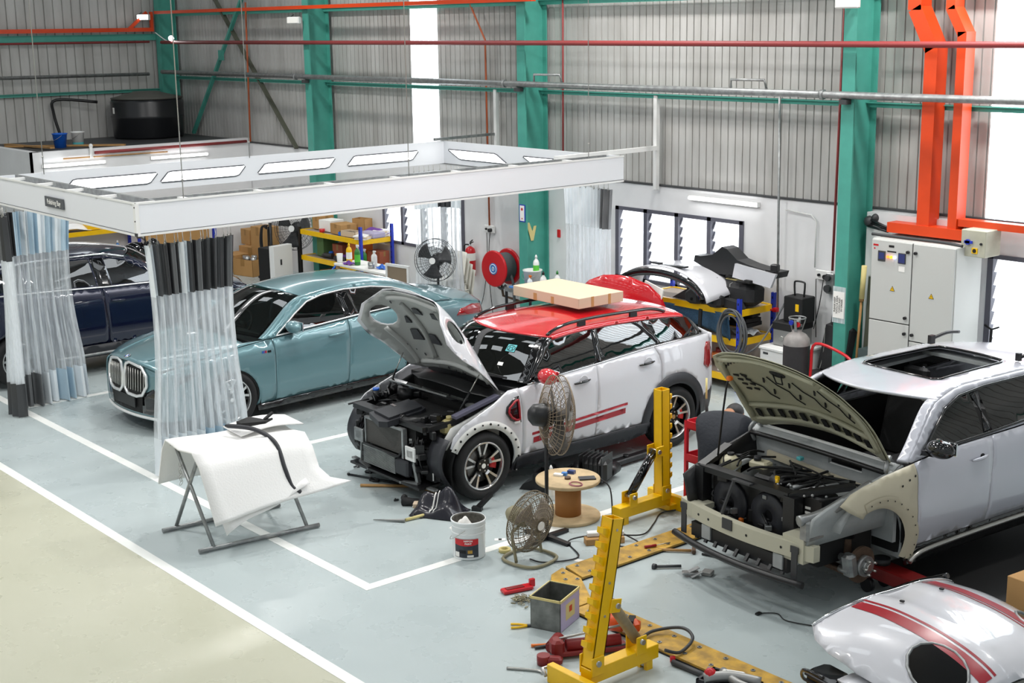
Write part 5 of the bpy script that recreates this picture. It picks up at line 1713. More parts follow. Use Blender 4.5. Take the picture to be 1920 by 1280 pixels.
# ---------------------------------------------------------------- dark blue suv behind the canopy bay
paint('navy_paint', '0a1230', 0.2, 0.2)
def navy():
 root = thing('suv', 'dark navy blue suv parked beyond the teal sedan, nose towards the wall', 'car', (-18.9, 9.35, 0), math.radians(90))
 Bd = 'navy_paint'
 sh = Shell(W=[(-3.7, .75), (-3.2, .88), (-2.75, .925), (-1.5, .91), (-.4, .92), (.1, .915), (.5, .86), (.72, .76)],
               belt=[(-3.7, 1.24), (-2.8, 1.24), (-1.5, 1.185), (-.7, 1.165), (-.3, 1.14), (.2, 1.06), (.7, .93)],
               P=[(-.2, .92), (0, .94), (.15, .97), (.4, 1.0), (.7, .99), (.88, .97), (1, .925)], z0=.32,
               green=(.012, .62, 1.66, 1.15),
               rail=[(-.40, 1.13), (-1.15, 1.555), (-1.6, 1.625), (-2.4, 1.62), (-3.1, 1.53), (-3.5, 1.26)],
               cen=[(-.15, 1.13), (-.85, 1.60), (-1.6, 1.70), (-2.4, 1.69), (-3.2, 1.6), (-3.65, 1.26)],
               hood=[(-.3, 1.13), (.2, 1.10), (.6, 1.02), (.8, .95)], bulge=.1, nose=(.1, .72))
 wb = -2.78
 for sg in (1, -1):
  sd = sh.side(sg)
  bz = lambda x: float(sh.belt(x)) - .004
  f = [(-.50, .38), (-.40, .36)] + arch_pts(0, .36, .40, 190, -10, 20) + [(.66, .4), (.70, .7)] + [(x, bz(x)) for x in (.70, .5, .2, -.1, -.4, -.54)] + [(-.55, .8)]
  panel('front_fender', root, Bd, f, sd)
  d1 = [(-.507, .40), (-.557, .8), (-.547, bz(-.55))] + [(x, bz(x)) for x in (-.8, -1.1, -1.4, -1.55)] + [(-1.54, .9), (-1.51, .42)]
  panel('front_door', root, Bd, d1, sd)
  d2 = [(-1.517, .42), (-1.547, .9), (-1.557, bz(-1.55))] + [(x, bz(x)) for x in (-1.9, -2.3, -2.6)] + [(-2.6, 1.0), (-2.5, .85)] + arch_pts(wb, .36, .41, 55, 4, 8) + [(-2.3, .42)]
  panel('rear_door', root, Bd, d2, sd)
  q = [(-2.607, bz(-2.6)), (-2.607, 1.0), (-2.52, .82)] + arch_pts(wb, .36, .41, 60, 190, 16) + [(-3.5, .45), (-3.66, .7), (-3.66, bz(-3.66))] + [(x, bz(x)) for x in (-3.4, -3.0)]
  panel('rear_quarter', root, Bd, q, sd)
  panel('side_sill', root, 'dark_plastic', [(-.42, .26), (-.45, .40), (-1.5, .42), (-2.36, .42), (-2.4, .26)], lambda x, z, sg=sg: (x, sg * (sh.side_y(x, max(z, .4)) + .012), z), .06)
  side_line('sill_trim', root, [(-.5, .30), (-1.4, .30), (-2.3, .30)], lambda x, z, sg=sg: (x, sg * (sh.side_y(x, .4) + .02), z), .02, 'galv')
  for ax in (0, wb):
   wheel(root, (ax, sg * .80, .36), sg, .36, .235, .24, 5, 'y')
   MB().mat('black_matt').grid(lambda u, v, ax=ax: (ax + .43 * math.cos(PI * (1.1 - 1.2 * u)), sg * (.5 + .39 * v), .36 + .43 * math.sin(PI * (1.1 - 1.2 * u))), 14, 1).build('wheel_housing', root)
  gr = sh.green(sg)
  rail = sh.railpts(0, 4.95, 22)
  bl = [(x, float(sh.belt(x))) for x in (-3.45, -3.1, -2.7, -2.2, -1.8, -1.4, -1.0, -.6, -.42)]
  fg = [(-.62, 1.19), (-1.14, 1.50), (-1.3, 1.54), (-1.445, 1.56), (-1.40, 1.21), (-1.0, 1.195)]
  rg = [(-1.66, 1.57), (-2.1, 1.575), (-2.5, 1.56), (-2.55, 1.27), (-2.1, 1.24), (-1.62, 1.22)]
  qg = [(-2.6, 1.55), (-3.0, 1.50), (-3.2, 1.36), (-3.0, 1.29), (-2.63, 1.275)]
  panel('window_surround', root, Bd, rail + bl, gr, .05, (fg, rg, qg), .016)
  panel('front_door_glass', root, 'car_glass', fg, sh.green(sg, -.006), .08, (), 0)
  panel('rear_door_glass', root, 'privacy_glass', rg, sh.green(sg, -.006), .08, (), 0)
  panel('quarter_glass', root, 'privacy_glass', qg, sh.green(sg, -.004), .08, (), 0)
  panel('window_pillar', root, 'black_gloss', [(-1.46, 1.57), (-1.64, 1.575), (-1.60, 1.20), (-1.42, 1.20)], sh.green(sg, .004), .08, (), .01)
  side_line('belt_trim', root, [(x, float(sh.belt(x)) + .006) for x in (-3.3, -2.8, -2.2, -1.5, -1.0, -.55)], sh.green(sg, .014), .011, 'alu_trim')
  mirror(root, -.70, sg * .88, 1.22, sg, Bd)
  handle(root, -1.36, 1.0, sd, Bd, .2)
  handle(root, -2.4, 1.03, sd, Bd, .2)
  side_line('roof_trim', root, sh.railpts(1.0, 4.0, 12), sh.green(sg, .012), .016, 'chrome')
 rect = lambda a, b, w: [(a, -w), (b, -w), (b, w), (a, w)]
 tp = sh.top()
 panel('roof', root, Bd, rect(1.0, 4.05, 1.0), tp, .1, (), .014)
 panel('windshield', root, 'car_glass', rect(.03, .98, .9), sh.top(-.004), .1, (), 0)
 for sg in (1, -1):
  panel('roof_pillar', root, Bd, [(0, sg * .9), (1.02, sg * .9), (1.02, sg * 1.0), (0, sg * 1.0)], tp, .06, (), .014)
 panel('rear_window', root, 'privacy_glass', rect(4.05, 4.95, .95), sh.top(-.004), .1, (), 0)
 panel('tailgate', root, Bd, [(-.72, .36), (.72, .36), (.74, .8), (.72, 1.25), (-.72, 1.25), (-.74, .8)], lambda y, z: (-3.66 - .1 * (1 - (y / .75) ** 2), y, z), .1)
 panel('hood', root, Bd, [(-.16, -.9), (-.4, -.985), (.3, -.985), (.68, -.96), (.72, -.5), (.72, .5), (.68, .96), (.3, .985), (-.4, .985), (-.16, .9)], sh.hood(), .08)
 panel('front_bumper', root, Bd, [(-.70, .32), (.70, .32), (.74, .55), (.70, .92), (-.70, .92), (-.74, .55)], lambda y, z: (.72 + .1 * (1 - (y / .76) ** 2), y, z), .08)
 for sg in (1, -1):
  panel('headlamp', root, 'headlamp', [(.70, .80), (.45, .86), (.42, .92), (.68, .90)], sh.side(sg, .008), .05)
 cb = MB().mat('dash_dark')
 cb.bb((-3.4, -.78, .33), (-.3, .78, .45)).bb((-.75, -.78, .8), (-.4, .78, 1.12)).bb((-3.4, -.7, .45), (-2.75, .7, 1.1))
 cb.build('cabin_floor', root)
 for y in (-.38, .38):
  seat(root, -1.65, y, z=.65); seat(root, -2.5, y, z=.65)
 steering(root, -.92, -.40, 1.10)
 return root
navy()

# ---------------------------------------------------------------- canopy of the polishing bay
CX0, CX1, CY0, CY1, CZ0, CZ1 = -17.1, -13.22, 6.12, 12.98, 2.57, 2.905
cp = thing('canopy', 'white rectangular canopy ring with lit panels hanging over the sedan bay', 'canopy', (0, 0, 0))
def fascia(name, a, b):
 MB().mat('white_panel').bb(a, b).build(name, cp)
fascia('front_fascia', (CX0, CY0, CZ0), (CX1, CY0 + .03, CZ1))
fascia('side_fascia', (CX1 - .03, CY0 + .03, CZ0), (CX1, CY1, CZ1))
fascia('side_fascia', (CX0, CY0 + .03, CZ0), (CX0 + .03, CY1, CZ1))
fascia('back_fascia', (CX0 + .03, CY1 - .03, CZ0), (CX1 - .03, CY1, CZ1))
ed = MB().mat('white_metal')
for z in (CZ0 + .0, CZ1 - .012):
 ed.bb((CX0, CY0 - .008, z), (CX1 + .008, CY0, z + .022)).bb((CX1, CY0 - .008, z), (CX1 + .008, CY1, z + .022))
ed.build('edge_trim', cp)
MB().mat('dark_grey').bb((CX0, CY0 - .004, CZ0 + .026), (CX1, CY0, CZ0 + .03)).bb((CX1, CY0, CZ0 + .026), (CX1 + .004, CY1, CZ0 + .03)).build('seal_line', cp)
MB().mat('white_metal').bb((CX1 - .04, CY0 - .012, CZ0), (CX1 + .012, CY0 + .03, CZ1)).mat('dark_grey').cyl((CX1 - .0, CY0 - .014, CZ1 - .04), .008, .008, 'Y', 8).cyl((CX1 - .0, CY0 - .014, CZ1 - .18), .008, .008, 'Y', 8).bb((CX1 - .03, CY0 - .015, CZ0), (CX1 + .014, CY0, CZ0 + .035)).build('corner_post', cp)
# inner rails on top
for a, b in (((CX0 + .1, CY0 + .22), (CX1 - .1, CY0 + .26)), ((CX1 - .26, CY0 + .22), (CX1 - .22, CY1 - .1))):
 MB().mat('galv').bb((a[0], a[1], CZ1 - .07), (b[0], b[1], CZ1 + .01)).build('top_rail', cp)
br = MB().mat('white_metal')
for x in np.arange(CX0 + .4, CX1, .85):
 br.bb((x - .03, CY0, CZ1 - .03), (x + .03, CY0 + .26, CZ1))
for y in np.arange(CY0 + .6, CY1, .9):
 br.bb((CX1 - .26, y - .03, CZ1 - .03), (CX1, y + .03, CZ1))
br.build('cross_ties', cp)
mat('sign_grey', '55585c', .4)
mat('lens_frame', '4b4f55', .4)
def lens(pts, plane, d):
 """flat lit lens with a dark seal, its points in (along, z)"""
 m = MB().mat('lamp_panel')
 P = [((d, a, z) if plane == 'x' else (a, d, z)) for a, z in pts]
 m.add(P, [tuple(range(len(P)))], False)
 o = m.build('light_panel', cp, fix=False)
 MB().mat('lens_frame').tube(P, .009, 6, True).build('panel_seal', o)
for y in (7.0, 8.30, 9.75, 11.22):
 pts = [(y, 2.655), (y + 1.08, 2.655), (y + 1.14, 2.67), (y + 1.24, 2.775), (y + 1.22, 2.79), (y + .14, 2.79), (y + .09, 2.78), (y - .02, 2.67)]
 lens(pts, 'x', CX0 + .036)
for x in (-16.94, -15.2):
 pts = [(x, 2.785), (x + 1.08, 2.785), (x + 1.14, 2.77), (x + 1.36, 2.66), (x + 1.34, 2.65), (x + .30, 2.65), (x + .24, 2.66), (x - .01, 2.775)]
 lens(pts, 'y', CY1 - .036)
sg_ = MB().mat('sign_grey').bb((-15.51, CY0 - .022, 2.685), (-15.0, CY0 - .008, 2.80)).build('name_sign', cp)
sg_['label'] = 'dark grey sign plate reading Polishing Bay'
text('sign_lettering', 'Polishing Bay', .082, 'paper', sg_, loc=(-15.255, CY0 - .024, 2.742), rot=(PI / 2, 0, 0), sx=.88)
for x, y in ((CX1 - .05, 6.68), (CX1 - .05, 9.55), (CX1 - .05, 12.4), (CX0 + .06, 6.72), (CX0 + .06, 9.6)):
 MB().mat('steel').tube([(x, y, CZ1 - .02), (x, y, 8.2)], .006, 5).sph((x, y, 3.1), .014, 8).build('suspension_wire', cp)
for i, (x, lab) in enumerate(((-17.0, 'white wall post holding the far canopy arm, left of the middle column'), (-13.55, 'white wall post holding the near canopy arm, ribbed wall behind'))):
 p = thing('wall_post', lab, 'post', (x, 13.93, 2.36), 0, 'posts carrying the canopy arms')
 MB().mat('white_metal').bb((-.03, -.03, 0), (.03, .03, 1.28)).build('post_tube', p)
 MB().mat('black_matt').bb((-.02, -.02, -.004), (.02, .02, .0)).build('post_end', p)
MB().mat('galv').bar((CX0 + .02, CY1 - .2, CZ1 + .03), (-17.03, 13.9, CZ1 + .05), .05, .04).build('wall_arm', cp)
MB().mat('white_metal').bar((CX1 - .25, 12.0, CZ1 + .02), (-13.52, 13.9, CZ1 + .03), .05, .06).build('wall_arm', cp)

def curtain(label, base, bands, amp=.05, pleats=9, spread=0.0, hooks=12, seed=1, group=None):
 """base: points of the top edge (x, y); bands: (name, z top, z bottom, [materials by turn])"""
 r = random.Random(seed)
 pts = smooth_path([(p[0], p[1], 0) for p in base], 16)
 L = [0]
 for a, b in zip(pts, pts[1:]):
  L.append(L[-1] + (b - a).length)
 tot = L[-1]
 o0 = pts[0]
 root = thing('curtain', label, 'curtain', (o0.x, o0.y, 0), 0, group)
 ph = [r.uniform(-.6, .6) for _ in range(pleats + 1)]
 am = [r.uniform(.6, 1.3) for _ in range(pleats + 1)]
 def at(s, z, ztop):
  k = 0
  while k < len(L) - 2 and L[k + 1] < s * tot:
   k += 1
  t = (s * tot - L[k]) / max(1e-6, L[k + 1] - L[k])
  p = pts[k].lerp(pts[k + 1], t)
  d = (pts[k + 1] - pts[k]).normalized()
  n = Vector((d.y, -d.x, 0))
  j = s * pleats
  a = am[int(j) % (pleats + 1)]
  depth = (ztop - z) / ztop
  w = math.sin(2 * PI * j + ph[int(j) % (pleats + 1)] * .4)
  off = amp * a * (w * (.55 + .6 * depth) + .35 * math.sin(2 * PI * j * 2.3 + seed))
  waist = 1 - .10 * math.sin(PI * min(1, depth * 1.3)) + spread * depth ** 2
  q = p + n * off
  c = pts[len(pts) // 2]
  q = c + (q - c) * waist
  return Vector((q.x - o0.x, q.y - o0.y, z))
 ztop = bands[0][1]
 for name, z1, z0, ms in bands:
  m = MB()
  nu, nv = pleats * 12, max(3, int((z1 - z0) / .12))
  for i in range(nu):
   m.mat(ms[int(i / nu * len(ms))])
   vs = []
   for a in (i, i + 1):
    for k in range(nv + 1):
     vs.append(at(a / nu, z1 + (z0 - z1) * k / nv, ztop))
   m.add(vs, [(k, nv + 1 + k, nv + 2 + k, k + 1) for k in range(nv)], True)
  me = m.build(name, root, fix=False)
  bm = bmesh.new(); bm.from_mesh(me.data)
  bmesh.ops.remove_doubles(bm, verts=bm.verts, dist=.0005)
  bm.to_mesh(me.data); bm.free()
 for i in range(hooks):
  p = at((i + .5) / hooks, ztop, ztop)
  MB().mat('steel').tube([(p.x, p.y, ztop - .02), (p.x + .006, p.y, ztop + .03), (p.x, p.y, CZ0 - .01)], .004, 4).lathe([(.016, -.003), (.022, 0), (.016, .003)], (p.x, p.y, ztop + .005), 'Y', 8, True, False).build('hook', root)
 return root
D, G, Wt, Bl = 'pvc_dark', 'pvc_grey', 'pvc_white', 'pvc_pale'
mat('pvc_pale', 'b9cfdd', .35)
curtain('gathered clear curtain with dark grey top at the near canopy corner', [(CX1 - .08, 6.22), (CX1 - .06, 6.7), (CX1 - .08, 7.26)],
  [('curtain_valance', 2.46, 1.92, [Wt, Wt, D, G, D, D, G, D, Wt, Wt, D, D, G, D, D, G, D, G, D, D, G, D]), ('clear_panel', 1.92, .42, ['pvc_clear']), ('curtain_hem', .42, .012, [Wt, Wt, 'pvc_pale', Wt])], .065, 11, .12, 18, 3)
curtain('gathered clear curtain with pale blue and grey top at left picture edge', [(CX0 + .5, 6.0), (CX0 + .12, 6.16), (CX0 + .06, 6.5), (CX0 + .06, 7.0)],
  [('curtain_valance', 2.46, 1.92, [D, G, D, G, D, Bl, Wt, Bl, Wt, Bl, Wt, Bl]), ('clear_panel', 1.92, .42, ['pvc_clear']), ('curtain_hem', .42, .012, [D, G, G, G, Wt, Bl, Wt])], .08, 12, .1, 14, 5)
curtain('white topped clear curtain at the far right canopy corner near the louvre window', [(-14.3, 12.9), (-13.8, 12.9), (-13.35, 12.86)],
  [('curtain_valance', 2.46, 1.93, [Wt, Wt, Wt, Wt, Wt, Wt, Wt, G, G]), ('clear_panel', 1.93, .35, ['pvc_clear']), ('curtain_hem', .35, .012, [Wt])], .05, 10, 0, 10, 7)
curtain('sheer pale curtain at the far left canopy corner by the bright window', [(CX0 + .06, 12.3), (CX0 + .1, 12.8), (CX0 + .5, 12.9)],
  [('curtain_valance', 2.46, 1.92, [Wt, Wt, D, Wt]), ('clear_panel', 1.92, .35, ['pvc_clear']), ('curtain_hem', .35, .012, [Wt])], .05, 9, 0, 10, 9)

# ---------------------------------------------------------------- back of the hall
mat('tank_lid', '4a4a44', .6)
mat('green_card', '5a7a4a', .8)
mat('tan_fabric', '8a7a66', .9)
mat('chair_white', 'e2e0d6', .4)
mat('hose_grey', '5a5c5e', .6)
mat('label_blue', '3f7fc4', .4)
mat('green_bright', '5cc040', .4)
mat('tank_black', '17181b', .3)
def simple(name, label, cat, m, loc=(0, 0, 0), rot=0, group=None, **k):
 return tag(m.build(name, None, loc=loc, rot=rot, **k), label, cat, group)
def carton(label, loc, size, rot=0, mtl='card', open_top=False, group=None, tape=True):
 t = thing('cardboard_box', label, 'box', loc, rot, group)
 x, y, z = size[0] / 2, size[1] / 2, size[2]
 m = MB().mat(mtl)
 if open_top:
  w = .008
  m.bb((-x, -y, 0), (x, y, w)).bb((-x, -y, 0), (-x + w, y, z)).bb((x - w, -y, 0), (x, y, z)).bb((-x, -y, 0), (x, -y + w, z)).bb((-x, y - w, 0), (x, y, z))
 else:
  m.bb((-x, -y, 0), (x, y, z), .004)
 m.build('carton', t)
 if tape:
  MB().mat('card_tape').bb((-x * .2, -y - .0015, z * .6), (x * .2, -y - .0005, z)).bb((x + .0005, -y * .2, z * .6), (x + .0015, y * .2, z)).build('tape', t)
 return t
mat('card_tape', '9a7440', .5)
def bottle(label, loc, h, r, mtl, cap, name='bottle', label_m=None, group=None, spray=False):
 t = thing(name, label, 'bottle', loc, 0, group)
 MB().mat(mtl).lathe([(r * .9, 0), (r, .01), (r, h * .62), (r * .8, h * .72), (r * .35, h * .80), (r * .33, h * .86)], n=16).build('bottle_body', t)
 c = MB().mat(cap)
 if spray:
  c.cyl((0, 0, h * .88), r * .38, h * .06, n=10).box((r * .25, 0, h * .95), (r * 1.5, r * .5, h * .09), None, r * .1).bar((r * .6, 0, h * .92), (r * .5, 0, h * .80), r * .2, r * .2)
 else:
  c.lathe([(r * .42, h * .84), (r * .38, h * .93), (r * .1, h)], n=12)
 c.build('cap', t)
 if label_m:
  MB().mat(label_m).lathe([(r + .0015, h * .16), (r + .0015, h * .52)], n=16, cap=False).build('bottle_label', t)
 return t
def rack(label, loc, L, Dp, shelves, top, posts=None, rot=0):
 """steel shelf with yellow beams and blue posts; x along the front, y to the back"""
 t = thing('storage_rack', label, 'rack', loc, rot)
 for z in shelves:
  MB().mat('rack_board').bb((.01, .02, z - .02), (L - .01, Dp - .02, z)).build('shelf_board', t)
  MB().mat('yellow_paint').bb((.03, -.005, z - .07), (L - .03, .03, z + .012)).bb((.03, Dp - .03, z - .07), (L - .03, Dp + .005, z + .012)).bb((-.0, .03, z - .07), (.03, Dp - .03, z + .012)).bb((L - .03, .03, z - .07), (L, Dp - .03, z + .012)).build('shelf_beam', t)
 for i, (x, y) in enumerate(((0, 0), (L, 0), (0, Dp), (L, Dp))):
  if posts and not posts[i]:
   continue
  m = MB().mat('blue_paint').bb((x - .025, y - .022, 0), (x + .025, y - .018, top)).bb((x - .025, y - .02, 0), (x - .021, y + .025, top)).bb((x + .021, y - .02, 0), (x + .025, y + .025, top))
  m.mat('black_matt')
  for k in range(int(top / .09)):
   m.bb((x - .008, y - .0235, .05 + .09 * k), (x + .008, y - .0215, .08 + .09 * k))
  m.build('rack_post', t)
 return t
mat('rack_board', '9c8f84', .8)
mat('tin', 'aeb0b0', .3, .8)

# roof of the white room
tk = thing('water_tank', 'big black round plastic water tank on the roof of the white room', 'tank', (-27.13, 12.98, 2.47))
MB().mat('tank_black').lathe([(.68, 0), (.70, .03), (.72, .40), (.735, .43), (.72, .46), (.73, .72), (.70, .78)], n=48).build('tank_body', tk)
MB().mat('tank_lid').lathe([(.71, .775), (.72, .80), (.55, .84), (.30, .90), (.27, .92), (0, .925)], n=48).build('tank_lid', tk)
MB().mat('paper').add([Vector((.727 * math.cos(a), .727 * math.sin(a), z)) for a, z in ((math.radians(-95), .50), (math.radians(-88), .50), (math.radians(-88), .62), (math.radians(-95), .62))], [(0, 1, 2, 3)], False).build('tank_label', tk)
def bucket(name, label, loc, h, r0, r1, mtl, inner='black_matt', fill=None):
 t = thing(name, label, 'bucket', loc)
 MB().mat(mtl).lathe([(0, 0), (r0, 0), (r1, h - .02), (r1 + .012, h - .015), (r1 + .012, h), (r1 - .004, h), (r0 - .004, .01), (0, .01)], n=32, cap=False).build('bucket_body', t)
 P = [((r1 + .014) * math.cos(a), (r1 + .014) * math.sin(a) - .0, h - .03 - .10 * abs(math.sin(a))) for a in np.linspace(0, PI, 13)]
 MB().mat('steel').tube([(p[0], -p[1] * .9 - .02, p[2]) for p in P], .004, 5).build('bucket_handle', t)
 return t
bucket('bucket', 'bright blue plastic bucket standing on the white room roof', (-26.0, 10.62, 2.46), .27, .105, .135, 'blue_plastic')
b2 = bucket('paint_tub', 'white tub with teal drips on the white room roof', (-26.3, 11.1, 2.46), .26, .10, .12, 'white_metal')
MB().mat('sticker_teal').lathe([(.102, .005), (.108, .06)], n=24, cap=False).build('paint_drips', b2)
simple('drain_hose', 'thin black hose hanging down the end wall left of the tank', 'hose', MB().mat('black_plastic').tube(smooth_path([(-27.55, 12.1, 3.2), (-27.7, 11.3, 3.27), (-27.75, 11.25, 3.0), (-27.7, 11.35, 2.5)], 5), .03, 8))
for i, (a, b) in enumerate((((-27.4, 10.1, 2.48), (-25.6, 10.3, 2.50)), ((-26.9, 9.9, 2.48), (-25.3, 11.6, 2.49)))):
 simple('timber_plank', ('weathered plank lying along the white room roof', 'weathered plank lying askew beside the blue bucket on the roof')[i], 'plank', MB().mat('wood').bar(a, b, .09, .03))
simple('roof_pipe', 'dark red pipe along the top edge of the white room', 'pipe', MB().mat('red_pipe').tube([(-24.76, 10.75, 2.43), (-24.76, 13.9, 2.44)], .028, 8))
simple('roof_conduit', 'thin tan conduit under the red pipe on the white room', 'pipe', MB().mat('wood').tube([(-24.77, 10.15, 2.36), (-24.77, 12.2, 2.35)], .014, 6))
simple('vent_pipe', 'short white vent pipe at the edge of the white room', 'pipe', MB().mat('white_metal').tube([(-24.75, 10.68, 2.33), (-24.75, 10.68, 2.56)], .03, 8).sph((-24.75, 10.68, 2.56), .04, 8))
for i, y in enumerate((9.75, 11.85)):
 t = thing('tube_light', ('lit fluorescent tube on the white room, nearer the left edge', 'lit fluorescent tube on the white room, right of the other tube')[i], 'light', (-24.74, y, 2.25), 0, 'fluorescent tubes on the white room')
 MB().mat('white_metal').bb((-.055, 0, -.03), (-.02, 1.2, .03)).build('fitting', t)
 MB().mat('tube_light').tube([(.0, .03, 0), (.0, 1.17, 0)], .018, 8).build('tube', t)
t = thing('tube_light', 'lit fluorescent tube high on the white wall right of the louvre window', 'light', (-12.95, 13.94, 2.30), 0)
MB().mat('white_metal').bb((0, .0, -.03), (1.2, .055, .03)).build('fitting', t)
MB().mat('tube_light').tube([(.03, -.025, 0), (1.17, -.025, 0)], .018, 8).build('tube', t)
def floodlight(label, loc, rot, lit=False):
 t = thing('floodlight', label, 'light', loc, rot)
 MB().mat('white_metal').bb((-.14, -.04, -.06), (.14, .04, .06), .012).build('lamp_body', t)
 MB().mat('tube_light' if lit else 'paper').bb((-.12, -.045, -.045), (.12, -.04, .045)).build('lamp_lens', t)
 MB().mat('black_plastic').bb((-.02, .04, -.02), (.02, .14, .02)).tube([(-.1, .05, 0), (-.16, .1, .06), (-.14, .16, .1)], .006, 6).build('lamp_bracket', t)
 return t
floodlight('white floodlight on the teal column left of the bright strip', (-21.95, 13.4, 4.74), .3)
floodlight('white floodlight at the top of the teal column by the orange shafts', (-10.05, 13.4, 4.79), .3)
floodlight('small lit floodlight inside the orange bracket at the far corner', (-27.68, 13.3, 4.87), .6, True)
t = thing('light_bulb', 'small lit bulb on a thin white arm at the dark corner column', 'light', (-26.8, 13.45, 4.44))
MB().mat('tube_light').sph((0, 0, 0), .055, 12).build('bulb', t)
MB().mat('white_metal').tube(smooth_path([(-.03, 0, .0), (-.3, .05, -.05), (-.7, .0, .12)], 5), .01, 6).build('lamp_arm', t)

# pedestal fans
def fan(name, label, loc, rot, R, h, cage='steel', body='black_plastic', blade='dark_grey', tilt=0.0, floor=False, wires=32, rings=5, wr=.0022, boss='white_metal', base=True):
 """guard faces local -y"""
 t = thing(name, label, 'fan', loc, rot)
 hd = thing_part('fan_head', t, (0, 0, h), (tilt, 0, 0))
 def guard(nm, y0, sgn):
  m = MB().mat(cage)
  prof = lambda k: (R * (.14 + .86 * k), y0 + sgn * .085 * (1 - k ** 2.4))
  for i in range(wires):
   a = 2 * PI * i / wires
   m.tube([(prof(k)[0] * math.cos(a + .25 * (1 - k)), prof(k)[1], prof(k)[0] * math.sin(a + .25 * (1 - k))) for k in (0, .35, .7, .9, 1)], wr, 4)
  for j in range(rings):
   k = (j + 1) / rings
   r, y = prof(k)
   m.tube([(r * math.cos(2 * PI * i / 32), y, r * math.sin(2 * PI * i / 32)) for i in range(32)], wr * (1.2 if j < rings - 1 else 2.2), 5, True)
  return m.build(nm, hd)
 guard('front_guard', -.035, -1)
 guard('rear_guard', .035, 1)
 MB().mat(boss).cyl((0, -.125, 0), R * .15, .012, 'Y', 20).build('badge', hd)
 b = MB().mat(blade)
 for i in range(3):
  a0 = 2 * PI * i / 3 + .4
  b.grid(lambda u, v, a0=a0: ((R * (.15 + .72 * u)) * math.cos(a0 + (v - .5) * (.75 + .35 * u)), -.03 + .07 * (v - .5), (R * (.15 + .72 * u)) * math.sin(a0 + (v - .5) * (.75 + .35 * u))), 6, 5)
 b.cyl((0, -.02, 0), R * .17, .07, 'Y', 16)
 b.build('blades', hd, solid=.004, offset=0)
 MB().mat(body).lathe([(.0, .04), (R * .28, .05), (R * .30, .12), (R * .27, .22), (R * .15, .26), (0, .265)], (0, 0, 0), 'Y', 20).build('motor', hd)
 if base:
  if floor:
   f = MB().mat(cage if floor == 1 else floor)
   w = R * .62
   f.tube(smooth_path([(-w, -.16, .02), (w, -.16, .02), (w, .18, .02), (-w, .18, .02)], 6, True), .015, 8, True)
   f.tube(smooth_path([(-w, .02, .02), (-w * 1.0, .06, h * .6), (-w * .9, .08, h * .78)], 4), .014, 8).tube(smooth_path([(w, .02, .02), (w * 1.0, .06, h * .6), (w * .9, .08, h * .78)], 4), .014, 8).tube([(-w * .9, .08, h * .78), (0, .12, h * .82), (w * .9, .08, h * .78)], .012, 8)
   f.build('floor_stand', t)
  else:
   MB().mat(body).cyl((0, .10, h / 2), .018, h, 'Z', 12).cyl((0, .10, h - .1), .03, .12, 'Z', 12).build('pole', t)
   fb = MB().mat(body)
   for i in range(4):
    fb.bar((0, .10, .03), (.27 * math.cos(i * PI / 2 + .5), .10 + .27 * math.sin(i * PI / 2 + .5), .015), .05, .03)
   fb.build('base', t)
 return t
fan('pedestal_fan', 'black pedestal fan standing in front of the sheer curtain behind the sedan', (-16.60, 12.38, 0), math.radians(32), .32, 1.20, 'dark_grey', tilt=-.05)
fan('pedestal_fan', 'large industrial fan with white hub at the left end of the yellow rack', (-22.3, 13.42, 0), math.radians(30), .40, 1.0, 'dark_grey', tilt=-.1)

# rack against the back wall, left of the window
rk = rack('yellow and blue storage rack full of clutter left of the back window', (-21.85, 13.25, 0), 1.97, .65, (.57, 1.04), 1.28, (0, 1, 0, 1))
MB().mat('black_plastic').bb((-.025, -.02, 0), (.025, .02, 1.1)).build('rack_post', rk)
r3 = random.Random(5)
def item(name, label, cat, m, loc, rot=0):
 return simple(name, label, cat, m, loc, rot)
Z1 = 1.055
carton('white cardboard box near the left end of the top shelf, back rack', (-21.25, 13.55, Z1), (.34, .3, .20), .1, 'paper', tape=False)
carton('tan carton in the middle of the back rack top shelf', (-20.78, 13.5, Z1), (.40, .32, .18), -.1)
carton('open card box behind the tan carton on the top shelf', (-20.6, 13.78, Z1), (.3, .2, .26), .2, 'card', True, tape=False)
carton('shallow tan tray of papers at the front of the top shelf', (-20.35, 13.4, Z1), (.42, .2, .10), .05, 'card_light', True, tape=False)
carton('brown carton at the back left of the top shelf', (-21.6, 13.6, Z1), (.26, .3, .24), 0, 'card')
item('folded_cloth', 'purple cloth heaped on the back rack top shelf', 'cloth', MB().mat('purple_cloth').grid(lambda u, v: ((u - .5) * .5, (v - .5) * .26, .12 * math.sin(PI * u) * math.sin(PI * v) + .02 * math.sin(9 * u) + .02), 12, 8), (-20.15, 13.74, Z1 + .02), .1)
item('storage_tray', 'pale lilac plastic tray on the right of the top shelf', 'tray', MB().mat('lilac_cloth').bb((-.2, -.14, 0), (.2, .14, .10), .02), (-20.05, 13.62, Z1 + .0))
def paper_pile(label, loc, rot, mtl='paper', k=3, s=(.22, .30)):
 m = MB()
 for i in range(k):
  m.mat(mtl if i % 2 == 0 else 'card_light').box((r3.uniform(-.03, .03), r3.uniform(-.02, .02), .012 + .022 * i), (s[0], s[1], .02), r3.uniform(-.4, .4))
 return item('paper_pile', label, 'papers', m, loc, rot)
paper_pile('loose stack of papers at the right end of the top shelf', (-19.98, 13.38, Z1), .2)
paper_pile('stack of white parts sheets leaning behind the papers', (-20.02, 13.8, Z1), .6, k=5, s=(.2, .24))
